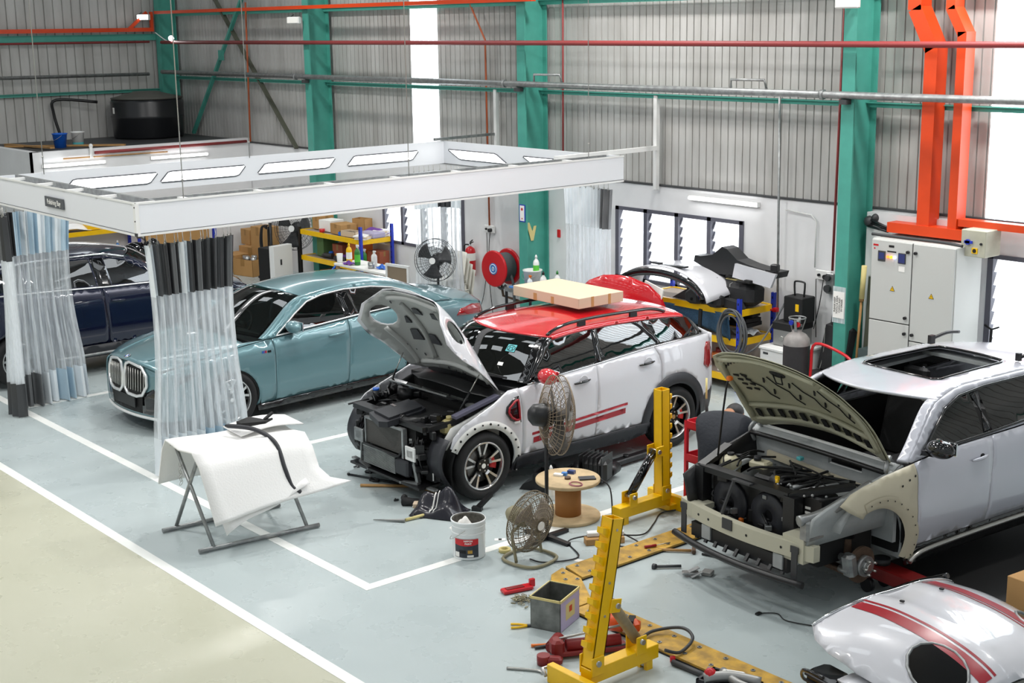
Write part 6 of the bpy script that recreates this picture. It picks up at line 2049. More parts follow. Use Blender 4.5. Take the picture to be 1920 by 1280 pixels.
item('grinder', 'dark power tool lying on the top shelf between boxes', 'tool', MB().mat('dark_grey').cyl((0, 0, .05), .04, .22, 'X', 12).cyl((.12, 0, .05), .055, .05, 'Z', 14).mat('blue_plastic').bb((-.14, -.04, 0), (-.02, .04, .07), .01), (-20.5, 13.36, Z1), .4)
item('red_pot', 'small red pot at the left front of the top shelf', 'pot', MB().mat('red_paint').cyl((0, 0, .03), .05, .06), (-21.2, 13.32, Z1))
mat('red_card', 'a0553c', .8)
Z0 = .585
carton('red and tan carton on the lower shelf of the back rack', (-20.95, 13.6, Z0), (.32, .28, .26), 0, 'red_card')
carton('small brown carton at the right end of the lower shelf', (-20.05, 13.72, Z0), (.30, .24, .22), .2, 'red_card')
carton('green carton at the left of the lower shelf', (-21.45, 13.55, Z0), (.22, .26, .34), 0, 'green_card', tape=False)
item('storage_bin', 'orange plastic bin on the lower shelf of the back rack', 'bin', MB().mat('orange_plastic').bb((-.17, -.14, 0), (.17, .14, .34), .02), (-20.42, 13.62, Z0))
for i, (x, y) in enumerate(((-21.15, 13.4), (-20.85, 13.38), (-20.65, 13.42))):
 m = MB().mat('dark_grey').cyl((0, 0, .05), .045, .2, 'X', 12).bar((-.1, 0, .04), (-.2, .06, .03), .05, .04).mat(('blue_plastic', 'yellow_paint', 'purple_cloth')[i]).box((.05, .02, .10), (.08, .06, .05), .3, .01)
 item('power_tool', ('dark power tool with blue grip on the lower shelf', 'dark power tool with yellow grip on the lower shelf', 'dark power tool with purple grip on the lower shelf')[i], 'tool', m, (x, y, Z0), r3.uniform(-1, 1))
item('pole_handle', 'blue pole leaning across the front of the back rack', 'pole', MB().mat('blue_plastic').tube([(-21.0, 12.9, .0), (-20.5, 13.2, .62)], .018, 8), (0, 0, 0))
carton('brown carton on the floor under the back rack', (-21.2, 13.6, 0), (.5, .4, .34), 0)
carton('tan carton on the floor under the rack, right of the brown one', (-20.55, 13.55, 0), (.4, .4, .28), .1, 'card_light')
bottle('green spray bottle at the right end of the lower rack shelf', (-19.98, 13.38, Z0), .30, .045, 'green_plastic', 'white_metal', spray=True)
# table with bottles in front of the rack
tb = thing('work_table', 'white topped work table behind the roof of the teal sedan', 'table', (-19.1, 12.95, 0), math.radians(0))
MB().mat('paper').bb((-.75, -.28, .70), (.75, .22, .74), .006).build('tabletop', tb)
for x in (-.7, .7):
 for y in (-.23, .17):
  MB().mat('wood').bb((x - .025, y - .025, 0), (x + .025, y + .025, .70)).build('leg', tb)
bottle('green spray bottle standing on the white work table', (-19.35, 12.82, .745), .34, .05, 'green_plastic', 'white_metal', label_m='green_bright', spray=True)
bottle('yellow bottle on the white work table', (-19.72, 12.9, .745), .32, .05, 'yellow_paint', 'yellow_paint', label_m='paper')
bottle('white spray bottle right of the green one on the work table', (-19.05, 12.95, .745), .26, .05, 'white_metal', 'white_metal', spray=True)
item('plastic_cup', 'white plastic cup on the left of the work table', 'cup', MB().mat('white_metal').lathe([(.045, 0), (.055, .15), (.05, .15), (.04, .01), (0, .01)], cap=False, n=16), (-19.78, 12.75, .745))
item('cloth_rag', 'blue rag crumpled on the right of the work table', 'cloth', MB().mat('blue_plastic').grid(lambda u, v: ((u - .5) * .22, (v - .5) * .14, .06 * math.sin(PI * u) * math.sin(PI * v) + .012 * math.sin(11 * u + 5 * v) + .01), 10, 8), (-18.75, 12.9, .745), .3)
item('cloth_rag', 'purple rag crumpled beside the green bottle on the work table', 'cloth', MB().mat('purple_cloth').grid(lambda u, v: ((u - .5) * .24, (v - .5) * .14, .05 * math.sin(PI * u) * math.sin(PI * v) + .012 * math.sin(13 * u + 4 * v) + .01), 10, 8), (-19.5, 12.75, .745), .1)
item('paint_can', 'small steel can on the work table beside the white bottle', 'can', MB().mat('tin').cyl((0, 0, .05), .055, .10), (-18.92, 12.8, .745))
fr = thing('framed_board', 'white framed brown board standing behind the sedan near the pedestal fan', 'board', (-17.75, 12.5, 0), math.radians(8))
MB().mat('white_metal').bb((-.26, -.02, 0), (-.22, .02, .98)).bb((.22, -.02, 0), (.26, .02, .98)).bb((-.22, -.02, .94), (.22, .02, .98)).build('frame', fr)
MB().mat('tan_fabric').bb((-.22, -.01, .2), (.22, .01, .94)).build('board_panel', fr)
# stacked white chairs
for k in range(4):
 c = thing('plastic_chair', ('lowest white plastic chair of the stack left of the fire extinguisher', 'second lowest white plastic chair of the stack by the extinguisher', 'second highest white plastic chair of the stack by the extinguisher', 'topmost white plastic chair of the stack by the extinguisher')[k], 'chair', (-17.35 + .0 * k, 13.3 - .055 * k, .10 * k), 0, 'stacked white plastic chairs')
 MB().mat('chair_white').grid(lambda u, v: ((u - .5) * .44, -.2 + .40 * v, .43 + .02 * math.cos(PI * (u - .5)) * -1 + .02), 6, 5).build('seat', c, solid=.012)
 MB().mat('chair_white').grid(lambda u, v: ((u - .5) * (.44 - .06 * v), .20 + .09 * v + .03 * (1 - (2 * u - 1) ** 2), .45 + .38 * v), 6, 6).build('backrest', c, solid=.012)
 for x in (-.19, .19):
  for y in (-.17, .18):
   MB().mat('chair_white').bar((x, y, .43), (x * 1.12, y * 1.15, 0), .035, .03).build('leg', c)
# fire extinguisher and hose reel
fe = thing('fire_extinguisher', 'red fire extinguisher hanging on the white wall left of the hose reel', 'extinguisher', (-17.66, 13.88, .64))
MB().mat('red_paint').lathe([(.08, 0), (.085, .015), (.085, .40), (.07, .45), (.03, .48)], n=24).build('cylinder', fe)
MB().mat('chrome').cyl((0, 0, .50), .022, .05).mat('black_plastic').bar((0, 0, .53), (.1, -.02, .57), .025, .012).bar((0, 0, .55), (.09, -.02, .60), .022, .01).build('valve', fe)
MB().mat('black_plastic').tube(smooth_path([(-.02, 0, .51), (-.11, -.02, .5), (-.12, -.03, .42), (-.11, -.02, .1)], 5), .012, 8).build('hose', fe)
MB().mat('paper').lathe([(.0865, .26), (.0865, .38)], n=24, cap=False).build('label', fe).scale = (1, 1, 1)
hr = thing('hose_reel', 'red fire hose reel with grey hose on the white wall beside a teal column', 'hose reel', (-16.63, 13.9, .93), math.radians(3))
for nm, y in (('reel_disc', -.40), ('reel_disc', -.10)):
 m = MB().mat('red_paint').lathe([(0, y), (.27, y), (.285, y + .012), (.285, y + .03), (.26, y + .035), (0, y + .03)], (0, 0, 0), 'Y', 40, False)
 o = m.build(nm, hr)
MB().mat('hose_grey').lathe([(.14, -.37)] + [(.21 + .018 * (k % 2), -.365 + .013 * k) for k in range(20)] + [(.14, -.1)], (0, 0, 0), 'Y', 36).build('wound_hose', hr)
MB().mat('label_blue').cyl((0, -.403, 0), .09, .006, 'Y', 24).mat('paper').tube([(.07 * math.cos(a), -.408, .07 * math.sin(a)) for a in np.linspace(0, 2 * PI, 20)[:-1]], .006, 4, True).tube([(.02 * math.cos(a), -.408, .03 * math.sin(a)) for a in np.linspace(0, 2 * PI, 10)[:-1]], .006, 4, True).build('reel_label', hr)
MB().mat('hose_grey').tube(smooth_path([(.18, -.2, -.1), (.235, -.2, -.25), (.24, -.18, -.6), (.2, -.1, -.7)], 5), .022, 8).tube(smooth_path([(0, -.35, -.24), (.06, -.3, -.32), (.12, -.25, -.26)], 4), .02, 8).build('hanging_hose', hr)
MB().mat('rusty').tube([(0, -.25, -.2), (.0, -.2, -.45), (.12, -.1, -.5), (.35, -.03, -.56)], .02, 8).bb((-.03, -.1, -.03), (.03, .08, .03)).build('feed_pipe', hr)
def socket(label, loc, cables):
 t = thing('power_socket', label, 'socket', loc)
 MB().mat('white_metal').bb((-.12, -.04, -.06), (.12, .0, .06), .008).build('socket_plate', t)
 MB().mat('black_plastic').cyl((.06, -.06, -.01), .03, .06, 'Y', 12).cyl((-.05, -.05, .0), .018, .03, 'Y', 10).build('plug', t)
 for pts in cables:
  MB().mat('black_plastic').tube(smooth_path(pts, 6), .006, 5).build('cable', t)
 return t
socket('white wall socket under the orange conduit above the hose reel', (-17.25, 13.98, 1.44), [[(-.05, -.04, -.06), (-.06, -.03, -.4), (-.1, -.03, -.8), (-.25, -.05, -1.3), (-.6, -.1, -1.42)], [(.06, -.06, -.04), (.0, -.04, -.3), (-.02, -.03, -.8), (.1, -.06, -1.4)]])
socket('white double socket with black plug left of the rightmost teal column', (-10.68, 13.98, 1.52), [[(-.1, -.04, -.06), (-.09, -.04, -.4), (-.08, -.03, -.8)], [(.02, -.05, -.05), (-.03, -.04, -.35), (-.12, -.03, -.7)]])
s2 = thing('power_socket', 'grey round industrial socket under the double wall socket', 'socket', (-10.58, 13.97, 1.40))
MB().mat('galv').bb((-.05, -.04, -.10), (.08, 0, .16), .01).build('socket_box', s2)
MB().mat('dark_grey').cyl((.0, -.06, -.03), .045, .05, 'Y', 16).cyl((.0, -.06, .1), .035, .05, 'Y', 16).build('socket_ring', s2)
sg2 = thing('wall_sign', 'small white sign with blue border on the middle teal column', 'sign', (-15.95, 13.545, 1.72))
MB().mat('blue_paint').bb((-.065, -.006, 0), (.065, 0, .26)).build('sign_border', sg2)
MB().mat('paper').bb((-.05, -.008, .015), (.05, -.006, .245)).mat('red_paint').cyl((0, -.009, .19), .022, .004, 'Y', 12).cyl((0, -.009, .05), .012, .004, 'Y', 10).build('sign_face', sg2)
simple('tape_scrap', 'yellowed tape scrap forming a V on the middle teal column', 'tape', MB().mat('foam_yellow').prism([(0, .2), (.06, .2), (.12, .06), (.15, .14), (.2, .14), (.14, -.08), (.09, -.08)], 0, .004, 'YZ'), (-15.93, 13.6, 1.50))
simple('alarm_button', 'small red call point on the white wall by the right curtain', 'alarm', MB().mat('red_paint').bb((-.03, -.025, -.06), (.03, 0, .06), .006), (-15.63, 14.0, 1.53))
# bottle cart
ct = thing('tool_cart', 'low grey cart crowded with bottles beside the middle teal column', 'cart', (-15.18, 13.2, 0))
for z in (.25, .80):
 MB().mat('galv').bb((-.5, -.25, z - .02), (.5, .25, z)).bb((-.5, -.25, z), (.5, -.23, z + .04)).bb((-.5, .23, z), (.5, .25, z + .04)).build('cart_tray', ct)
for x in (-.48, .48):
 for y in (-.23, .23):
  MB().mat('black_plastic').bb((x - .015, y - .015, .08), (x + .015, y + .015, .84)).build('leg', ct)
  MB().mat('rubber').cyl((x, y, .04), .04, .03, 'X', 12).build('wheel', ct)
bk = bucket('bucket', 'white bucket at the left of the bottle cart', (-15.45, 13.3, .805), .28, .11, .135, 'white_metal')
bottle('green and white bottle standing in the white bucket on the cart', (-15.4, 13.33, .99), .32, .045, 'white_metal', 'white_metal', label_m='green_bright')
bottle('orange topped clear spray bottle at the front of the cart', (-15.22, 13.05, .805), .26, .04, 'pvc_white', 'orange_plastic', spray=True)
bottle('white bottle with pointed black cap on the bottle cart', (-14.98, 13.1, .805), .34, .05, 'white_metal', 'black_plastic')
bottle('second white bottle with green tip, right of the black capped one', (-14.88, 13.28, .805), .34, .045, 'white_metal', 'green_plastic')
bottle('orange bottle at the right end of the bottle cart', (-14.72, 13.2, .805), .24, .05, 'orange_plastic', 'orange_plastic')
item('wash_tray', 'blue tray with cloths at the left front of the cart', 'tray', MB().mat('label_blue').bb((-.14, -.07, 0), (.14, .07, .05), .01), (-15.5, 13.06, .805))

# rack behind the dark blue suv, black motorcycle
r2k = rack('yellow beamed rack along the white room behind the dark blue suv', (-24.3, 8.8, 0), 2.48, .42, (.5, 1.06), 1.35, None, math.radians(90))
for nm, lab, y, h, mt in (('spray_can', 'blue spray can under the top shelf of the rack behind the navy suv', 10.9, .22, 'label_blue'), ('spray_can', 'purple spray can left of the blue one on the lower rack shelf', 10.35, .2, 'purple_cloth')):
 bottle(lab, (-24.42, y, .515), h + .1, .05, mt, 'white_metal', nm)
carton('yellow box on the top shelf of the rack behind the navy suv', (-24.45, 10.45, 1.075), (.2, .26, .16), 0, 'yellow_paint', tape=False)
item('folded_sheet', 'crumpled white sheet on the top shelf behind the navy suv', 'cloth', MB().mat('cloth_white').grid(lambda u, v: ((u - .5) * .34, (v - .5) * 1.0, .10 * math.sin(PI * u) * math.sin(PI * v) + .03 * math.sin(8 * v + 3 * u) + .035), 8, 14), (-24.5, 9.9, 1.075))
mc = thing('motorcycle', 'black motorcycle standing under the canopy behind the dark blue suv', 'motorcycle', (-23.1, 10.3, 0), math.radians(75))
for x in (-.62, .62):
 w = MB().mat('tyre').lathe([(.2, -.05), (.27, -.055), (.30, -.03), (.30, .03), (.27, .055), (.2, .05)], (0, 0, 0), 'Y', 28, True, False).mat('rim_dark')
 w.lathe([(.2, -.03), (.06, -.03), (.06, .03), (.2, .03)], (0, 0, 0), 'Y', 24, False, False)
 w.build('wheel', mc, loc=(x, 0, .30))
MB().mat('black_gloss').sph((.32, 0, .78), 1, 16, (.30, .18, .20)).sph((.62, 0, .85), 1, 14, (.14, .15, .18)).sph((-.1, 0, .66), 1, 14, (.4, .16, .14)).sph((-.55, 0, .75), 1, 14, (.3, .10, .10)).build('fairing', mc)
MB().mat('seat_black').box((-.25, 0, .82), (.7, .24, .12), Matrix.Rotation(-.1, 3, 'Y'), .04).build('seat', mc)
MB().mat('dark_grey').bb((-.3, -.14, .2), (.3, .14, .55), .04).bar((.62, 0, .30), (.45, 0, .95), .06, .12).bar((-.62, 0, .3), (-.2, 0, .4), .06, .14).build('engine', mc)
MB().mat('black_plastic').tube([(.42, -.36, 1.0), (.46, -.2, 1.02), (.46, .2, 1.02), (.42, .36, 1.0)], .016, 8).build('handlebar', mc)
for s in (-1, 1):
 m = MB().mat('black_plastic').tube([(.44, s * .26, 1.02), (.42, s * .36, 1.16)], .008, 6).sph((.42, s * .40, 1.20), 1, 12, (.02, .08, .05))
 m.mat('chrome').sph((.408, s * .40, 1.20), 1, 12, (.012, .068, .04))
 m.build('rear_view_mirror', mc)
bd = thing('cardboard_sheet', 'large flat brown cardboard sheet standing left of the grey topped curtain', 'cardboard', (-24.2, 11.36, 0), math.radians(2))
MB().mat('card').bb((-.02, 0, 0), (.02, 1.32, 1.15)).build('sheet', bd)
simple('rack_post', 'dark blue post right of the brown cardboard sheet', 'post', MB().mat('blue_paint').bb((-.03, -.03, 0), (.03, .03, 1.2)), (-24.15, 12.75, 0))
# boxes, cans, stand
carton('open tan box with tins on the floor, front of the box pile', (-23.62, 13.2, 0), (.55, .40, .32), math.radians(12), 'card', True)
carton('tan box on the floor at the left of the box pile', (-24.25, 13.25, 0), (.45, .40, .34), .1)
carton('long tan box lying across the box pile', (-24.0, 13.62, 0), (.8, .42, .46), .05)
carton('upright tan box on top of the box pile', (-23.75, 13.62, .462), (.42, .36, .42), .1)
carton('brown box against the wall, left top of the pile', (-24.4, 13.7, .462), (.34, .3, .3), 0)
for i, (x, y, z) in enumerate(((-23.8, 13.2, .24), (-23.65, 13.15, .25), (-23.5, 13.2, .24), (-23.6, 13.28, .26))):
 simple('tin_can', ('leftmost tin in the open tan box', 'front tin in the open tan box', 'rightmost tin in the open tan box', 'rearmost tin in the open tan box')[i], 'can', MB().mat('tin').cyl((0, 0, .05), .055, .12, 'Z', 16), (x, y, z))
for i, (x, y) in enumerate(((-24.05, 12.85), (-23.95, 12.7))):
 simple('steel_canister', ('tall steel canister left of the open tin box', 'shorter steel canister in front of the box pile')[i], 'can', MB().mat('tin').lathe([(.07, 0), (.07, .26 - .06 * i), (.05, .30 - .06 * i), (.02, .31 - .06 * i)], n=20), (x, y, 0))
simple('foam_sheet', 'crumpled white foam sheet behind the tan boxes', 'foam', MB().mat('cloth_white').grid(lambda u, v: ((u - .5) * .4 + .03 * math.sin(6 * v), .05 * math.sin(5 * u + 4 * v), .9 * v), 8, 10), (-24.15, 13.85, .48), .1, solid=.02)
hs_ = thing('hose_stand', 'black stand with looped black hoses right of the tan boxes', 'stand', (-22.98, 13.3, 0))
MB().mat('black_plastic').cyl((0, 0, .5), .03, 1.1).bb((-.2, -.2, 0), (.2, .2, .05), .01).build('stand_post', hs_)
for k in range(3):
 MB().mat('black_plastic').tube(smooth_path([(-.03 - .02 * k, -.04, 1.0 - .03 * k), (-.2 - .02 * k, -.05, .95), (-.24, -.05 - .02 * k, .6), (-.12, -.05, .3 + .04 * k), (-.02, -.05, .55), (-.02, -.04, .98)], 5), .016, 6).build('hose_loop', hs_)
simple('storage_cabinet', 'black cabinet with pale side between hose stand and yellow rack', 'cabinet', MB().mat('black_matt').bb((-.2, -.25, 0), (.1, .2, .75), .01).mat('white_metal').bb((.1, -.25, 0), (.22, .2, .80), .005).mat('dark_grey').bb((.221, -.1, .45), (.225, -.06, .55)), (-22.05, 12.85, 0), .2)
lc = simple('folded_sheet', 'lilac cloth heaped at the nose of the dark blue suv', 'cloth', MB().mat('lilac_cloth').grid(lambda u, v: ((u - .5) * .7, (v - .5) * .5, .14 * math.sin(PI * u) * math.sin(PI * v) + .025 * math.sin(12 * u + 3 * v) + .02), 16, 12), (-18.5, 10.75, .70), .2)
tr_ = thing('work_stool', 'low dark stool carrying the lilac cloth before the navy suv', 'stool', (-18.5, 10.75, 0))
MB().mat('black_matt').bb((-.3, -.2, .64), (.3, .2, .70), .02).build('seat', tr_)
for x in (-.25, .25):
 for y in (-.16, .16):
  MB().mat('black_matt').bb((x - .02, y - .02, 0), (x + .02, y + .02, .64)).build('leg', tr_)

# ---------------------------------------------------------------- right side of the back wall
mat('cyl_black', '2e2b2d', .55, noise=(14, .25))
mat('cyl_grey', '9c9794', .5, noise=(12, .25))
mat('bin_green', '4c5a5a', .6)
rq = rack('yellow and blue parts rack under the right louvre window, hose coil on its post', (-13.2, 13.25, 0), 1.78, .66, (.19, .665, 1.045), 1.21)
hc = thing('hose_coil', 'coil of grey hose hanging on the blue post of the parts rack', 'hose', (-11.44, 13.19, .80))
r4 = random.Random(2)
for k in range(7):
 a, b, dx, dz = .19 + r4.uniform(-.02, .04), .27 + r4.uniform(-.03, .05), r4.uniform(-.03, .03), r4.uniform(-.05, .02)
 MB().mat('hose_grey').tube([(dx + a * math.cos(w), -.012 * k - .02, dz + b * math.sin(w)) for w in np.linspace(0, 2 * PI, 30)[:-1]], .012, 6, True).build('hose_turn', hc)
MB().mat('hose_grey').tube(smooth_path([(.1, -.03, -.3), (.3, .1, -.15), (.36, .4, .2), (.33, .6, .38)], 6), .012, 6).build('hose_tail', hc)
rf = thing('car_hood', 'glossy red car hood standing on edge behind the red roofed hatchback', 'car part', (-12.98, 12.70, 0), math.radians(22))
def redf(off=0.0):
 return lambda x, z: (x * 1.06, -.30 * (1 - (x / .68) ** 2) * (.4 + .6 * z / 1.3) + off + .16 * max(0, (z - .7) / .6) ** 2, z * 1.09)
out = [(-.60, .02), (.60, .02), (.66, .5), (.64, .85), (.56, 1.05), (.40, 1.20), (.18, 1.285), (0, 1.30), (-.18, 1.285), (-.40, 1.20), (-.56, 1.05), (-.64, .85), (-.66, .5)]
panel('hood_skin', rf, 'hatch_red', out, redf(), .07, (), .012, (0, 1, .6))
MB().mat('paper').box((-.56, -.115, .93), (.03, .004, .10), None).box((-.50, -.14, .93), (.015, .004, .08)).build('paint_mark', rf)
# parts piled on the rack
bp = thing('car_bumper', 'white car bumper with black arch lying on the parts rack', 'car part', (-12.62, 13.15, 1.09))
def bsk(u, v):
 a = PI * (1.02 - .94 * u)
 return (.86 * math.cos(a) + .10, -.22 + .55 * v + .05 * math.sin(a), .44 * math.sin(a) ** .8 - .10 * (1 - v) * (1 - math.sin(a)) if math.sin(a) > 0 else 0)
MB().mat('hatch_white').grid(bsk, 24, 6).build('bumper_skin', bp, solid=.012)
MB().mat('black_gloss').grid(lambda u, v: ((.82 - .09 * v) * math.cos(PI * (1 - .93 * u)) + .10, -.235 + .02 * v, (.40 - .09 * v) * max(0, math.sin(PI * (1 - .93 * u))) ** .8), 20, 2).build('arch_trim', bp, solid=.03)
MB().mat('black_plastic').box((.22, -.05, .438), (.42, .08, .02), Matrix.Rotation(-.05, 3, 'Y')).box((-.1, -.05, .445), (.16, .07, .02)).build('upper_slot', bp)
MB().mat('paper').box((.05, -.26, .12), (.34, .02, .16), Matrix.Rotation(.25, 3, 'Y')).mat('blue_paint').box((.0, -.275, .14), (.03, .006, .08)).build('masking_sheet', bp)
dp2 = thing('car_trim', 'black plastic duct with white side panel on top of the parts pile', 'car part', (-11.75, 13.55, 1.44))
MB().mat('black_plastic').prism([(-.62, .12), (-.50, .08), (-.2, .0), (.1, .02), (.75, .06), (.78, .14), (.62, .14), (.3, .18), (.12, .22), (-.05, .34), (-.14, .36), (-.3, .24), (-.5, .20), (-.6, .2)], -.12, .1, 'XZ').build('duct_body', dp2)
MB().mat('hatch_white').prism([(.08, .0), (.70, -.06), (.78, .12), (.3, .16), (.12, .18)], -.16, -.121, 'XZ').build('side_panel', dp2)
MB().mat('black_plastic').box((.72, -.1, .19), (.10, .08, .09), .2, .01).box((.66, -.1, .14), (.14, .06, .03)).build('clip_end', dp2)
m = MB().mat('black_matt')
for i in range(14):
 m.box((r4.uniform(-.4, .4), r4.uniform(-.12, .12), r4.uniform(.0, .08)), (r4.uniform(.1, .3), r4.uniform(.04, .12), r4.uniform(.02, .05)), r4.uniform(-.4, .4), .005)
simple('car_trim', 'tangle of black trim pieces between the cushion and the duct', 'car part', m, (-11.75, 13.5, 1.36))
cu = thing('seat_cushion', 'long black stitched bench seat back lying on the parts rack', 'seat', (-11.98, 13.55, 1.05))
MB().mat('seat_black').box((.05, .0, .19), (1.15, .34, .30), Matrix.Rotation(.03, 3, 'Y'), .11).prism([(-.62, .02), (.55, .02), (.5, .1), (-.3, .2)], -.28, -.16, 'XZ').build('cushion', cu)
for x in (-.2, .28):
 MB().mat('stitch').tube([(x, -.172, .06), (x, -.165, .30), (x, 0, .342)], .003, 4).build('stitching', cu)
MB().mat('foam_yellow').box((.35, .05, .335), (.45, .24, .03), .1, .01).build('foam_patch', cu)
for i, x in enumerate((-12.15, -11.80)):
 simple('head_rest', ('left black headrest block on the parts rack', 'right black headrest block on the parts rack')[i], 'headrest', MB().mat('seat_black').box((0, 0, .10), (.24, .16, .18), .1, .04).mat('black_gloss').cyl((.02, -.085, .08), .02, .01, 'Y', 10), (x, 13.22, 1.05))
cpt = thing('car_carpet', 'blue car carpet hanging in front of the parts rack', 'carpet', (-12.2, 13.34, .64))
MB().mat('blue_carpet').grid(lambda u, v: ((u - .5) * 1.3, -.16 + .12 * math.sin(3 * u) + .06 * v, .36 - .34 * v * (.45 + .55 * u) - .0 * u), 22, 8).build('carpet_flap', cpt, solid=.02)
MB().mat('black_matt').box((.22, -.20, .2), (.05, .02, .36), Matrix.Rotation(.05, 3, 'Y')).build('strap', cpt)
simple('car_trim', 'black moulded lining under the blue carpet', 'car part', MB().mat('black_matt').grid(lambda u, v: ((u - .5) * .8, (v - .5) * .3, .10 + .08 * math.sin(5 * u) * math.sin(PI * v)), 14, 6), (-12.8, 13.5, .68), .1, solid=.03)
simple('plastic_wrap', 'clear plastic bag beside the hose coil on the middle shelf', 'bag', MB().mat('pvc_white').grid(lambda u, v: ((u - .5) * .34, (v - .5) * .24, .12 * math.sin(PI * u) * math.sin(PI * v) + .02 * math.sin(14 * u + 9 * v) + .02), 14, 10), (-11.62, 13.6, .69))
simple('car_trim', 'stack of black panels at the right end of the middle shelf', 'car part', MB().mat('black_matt').box((0, 0, .03), (.34, .3, .05), .1).box((.02, 0, .09), (.3, .26, .05), -.1).box((0, .02, .15), (.32, .2, .05), .2), (-11.62, 13.58, .80))
jj = thing('trolley_jack', 'red and black trolley jack on the bottom shelf of the parts rack', 'jack', (-12.15, 13.5, .20), .2)
MB().mat('orange_plastic').bar((-.22, 0, .10), (.2, 0, .16), .10, .07).build('jack_arm', jj)
MB().mat('jack_red').bb((-.3, -.09, .02), (.0, .09, .11), .02).cyl((.18, 0, .22), .06, .05).build('jack_body', jj)
m = MB().mat('black_matt')
for i in range(10):
 m.box((r4.uniform(-.2, .2), r4.uniform(-.12, .12), r4.uniform(.03, .1)), (r4.uniform(.06, .16), r4.uniform(.05, .1), r4.uniform(.05, .1)), r4.uniform(0, 3), .01)
simple('spare_parts', 'dark greasy parts heap left of the trolley jack', 'parts', m, (-12.7, 13.5, .195))
carton('flat white and blue carton at the right end of the bottom shelf', (-11.68, 13.5, .195), (.36, .3, .14), 0, 'paper', tape=False)

# welding corner
cb = thing('storage_cabinet', 'low white cabinet behind the black gas cylinder', 'cabinet', (-10.85, 13.6, 0), math.radians(-4))
MB().mat('white_metal').bb((-.26, -.3, 0), (.26, .3, .62), .01).build('cabinet_body', cb)
MB().mat('white_metal').bb((-.28, -.32, .62), (.28, .3, .655), .006).build('cabinet_top', cb)
MB().mat('dark_grey').bb((-.24, -.302, .40), (.24, -.298, .406)).bb((-.2, -.306, .56), (-.12, -.30, .585)).build('drawer_gap', cb)
wl = thing('welder', 'black welding machine with loop handle on a grey unit, left of the cylinder', 'welder', (-10.9, 13.65, .66))
MB().mat('grey_metal').bb((-.14, -.2, .0), (.16, .2, .26), .01).mat('black_matt').bb((-.15, -.21, .20), (.17, .21, .30), .01).build('power_unit', wl)
MB().mat('black_matt').bb((-.05, -.12, .30), (.24, .14, .62), .01).build('welder_body', wl)
MB().mat('black_plastic').tube(smooth_path([(.03, 0, .62), (.02, 0, .76), (.04, 0, .80), (.16, 0, .80), (.18, 0, .76), (.17, 0, .62)], 4), .012, 8).build('loop_handle', wl)
MB().mat('yellow_paint').bb((.14, -.125, .45), (.19, -.12, .54)).mat('steel').cyl((.0, -.20, .1), .03, .02, 'Y', 12).build('welder_labels', wl)
gc = thing('gas_cylinder', 'black gas cylinder with grey shoulder and guard collar standing in a red trolley', 'gas cylinder', (-10.32, 13.02, .04))
MB().mat('cyl_black').lathe([(.10, 0), (.155, .02), (.16, .05), (.16, .80), (.155, .83)], n=32).build('cylinder_body', gc)
MB().mat('cyl_grey').lathe([(.157, .80), (.16, .81), (.15, .88), (.11, .93), (.06, .96), (.06, .99)], n=32, cap=False).build('cylinder_shoulder', gc)
MB().mat('galv').lathe([(.055, .96), (.05, 1.0)], n=16, cap=False).cyl((0, 0, 1.03), .025, .1).cyl((0, 0, 1.09), .035, .02).box((.04, 0, 1.04), (.05, .03, .03)).mat('red_paint').cyl((.05, -.05, 1.06), .03, .02, 'Y', 14).mat('blue_paint').cyl((-.05, -.05, 1.07), .03, .02, 'Y', 14).build('valve', gc)
for a in range(4):
 w = a * PI / 2 + .4
 MB().mat('galv').bar((.055 * math.cos(w), .055 * math.sin(w), .97), (.10 * math.cos(w), .10 * math.sin(w), 1.12), .03, .008).build('guard_bar', gc)
MB().mat('galv').tube([(.10 * math.cos(w), .10 * math.sin(w), 1.13) for w in np.linspace(0, 2 * PI, 20)[:-1]], .008, 6, True).build('guard_ring', gc)
tl = thing('cylinder_trolley', 'red tube trolley holding the gas cylinder, handle pointing right', 'trolley', (-10.3, 13.02, 0))
MB().mat('red_paint').lathe([(.175, .10), (.175, .16)], n=24, cap=False).bb((-.2, -.2, .01), (.2, .2, .035)).build('trolley_base', tl)
MB().mat('red_paint').tube(smooth_path([(.18, .0, .1), (.20, .0, .60), (.26, .0, .90), (.75, -.06, .84), (.84, -.08, .72)], 5), .018, 8).build('trolley_handle', tl)
st_ = thing('loose_seat', 'black car seat with pale stitching standing against the wall', 'seat', (-10.36, 13.6, 0), math.radians(-90 - 14))
MB().mat('seat_black').box((.1, 0, .30), (.5, .5, .18), None, .06).build('seat_base', st_)
MB().mat('seat_black').box((-.20, 0, .66), (.16, .48, .62), Matrix.Rotation(math.radians(-12), 3, 'Y'), .06).build('backrest', st_)
MB().mat('seat_black').box((-.26, 0, 1.06), (.13, .30, .26), Matrix.Rotation(math.radians(-8), 3, 'Y'), .05).build('headrest', st_)
MB().mat('stitch').tube(smooth_path([(-.115, -.14, .95), (-.11, -.15, .6), (-.05, -.14, .4)], 4), .004, 4).tube(smooth_path([(-.115, .14, .95), (-.11, .15, .6), (-.05, .14, .4)], 4), .004, 4).tube(smooth_path([(-.19, .09, .95), (-.20, .10, 1.17)], 4), .004, 4).build('stitching', st_)
MB().mat('black_matt').bb((-.2, -.22, 0), (.35, -.18, .22)).bb((-.2, .18, 0), (.35, .22, .22)).build('seat_rail', st_)
simple('bar_clamp', 'yellow bar clamp leaning beside the black car seat', 'tool', MB().mat('yellow_paint').bar((0, 0, 0), (.12, .0, .62), .05, .02).mat('black_matt').bar((.12, 0, .62), (.2, 0, .58), .04, .02), (-9.95, 13.1, .0))
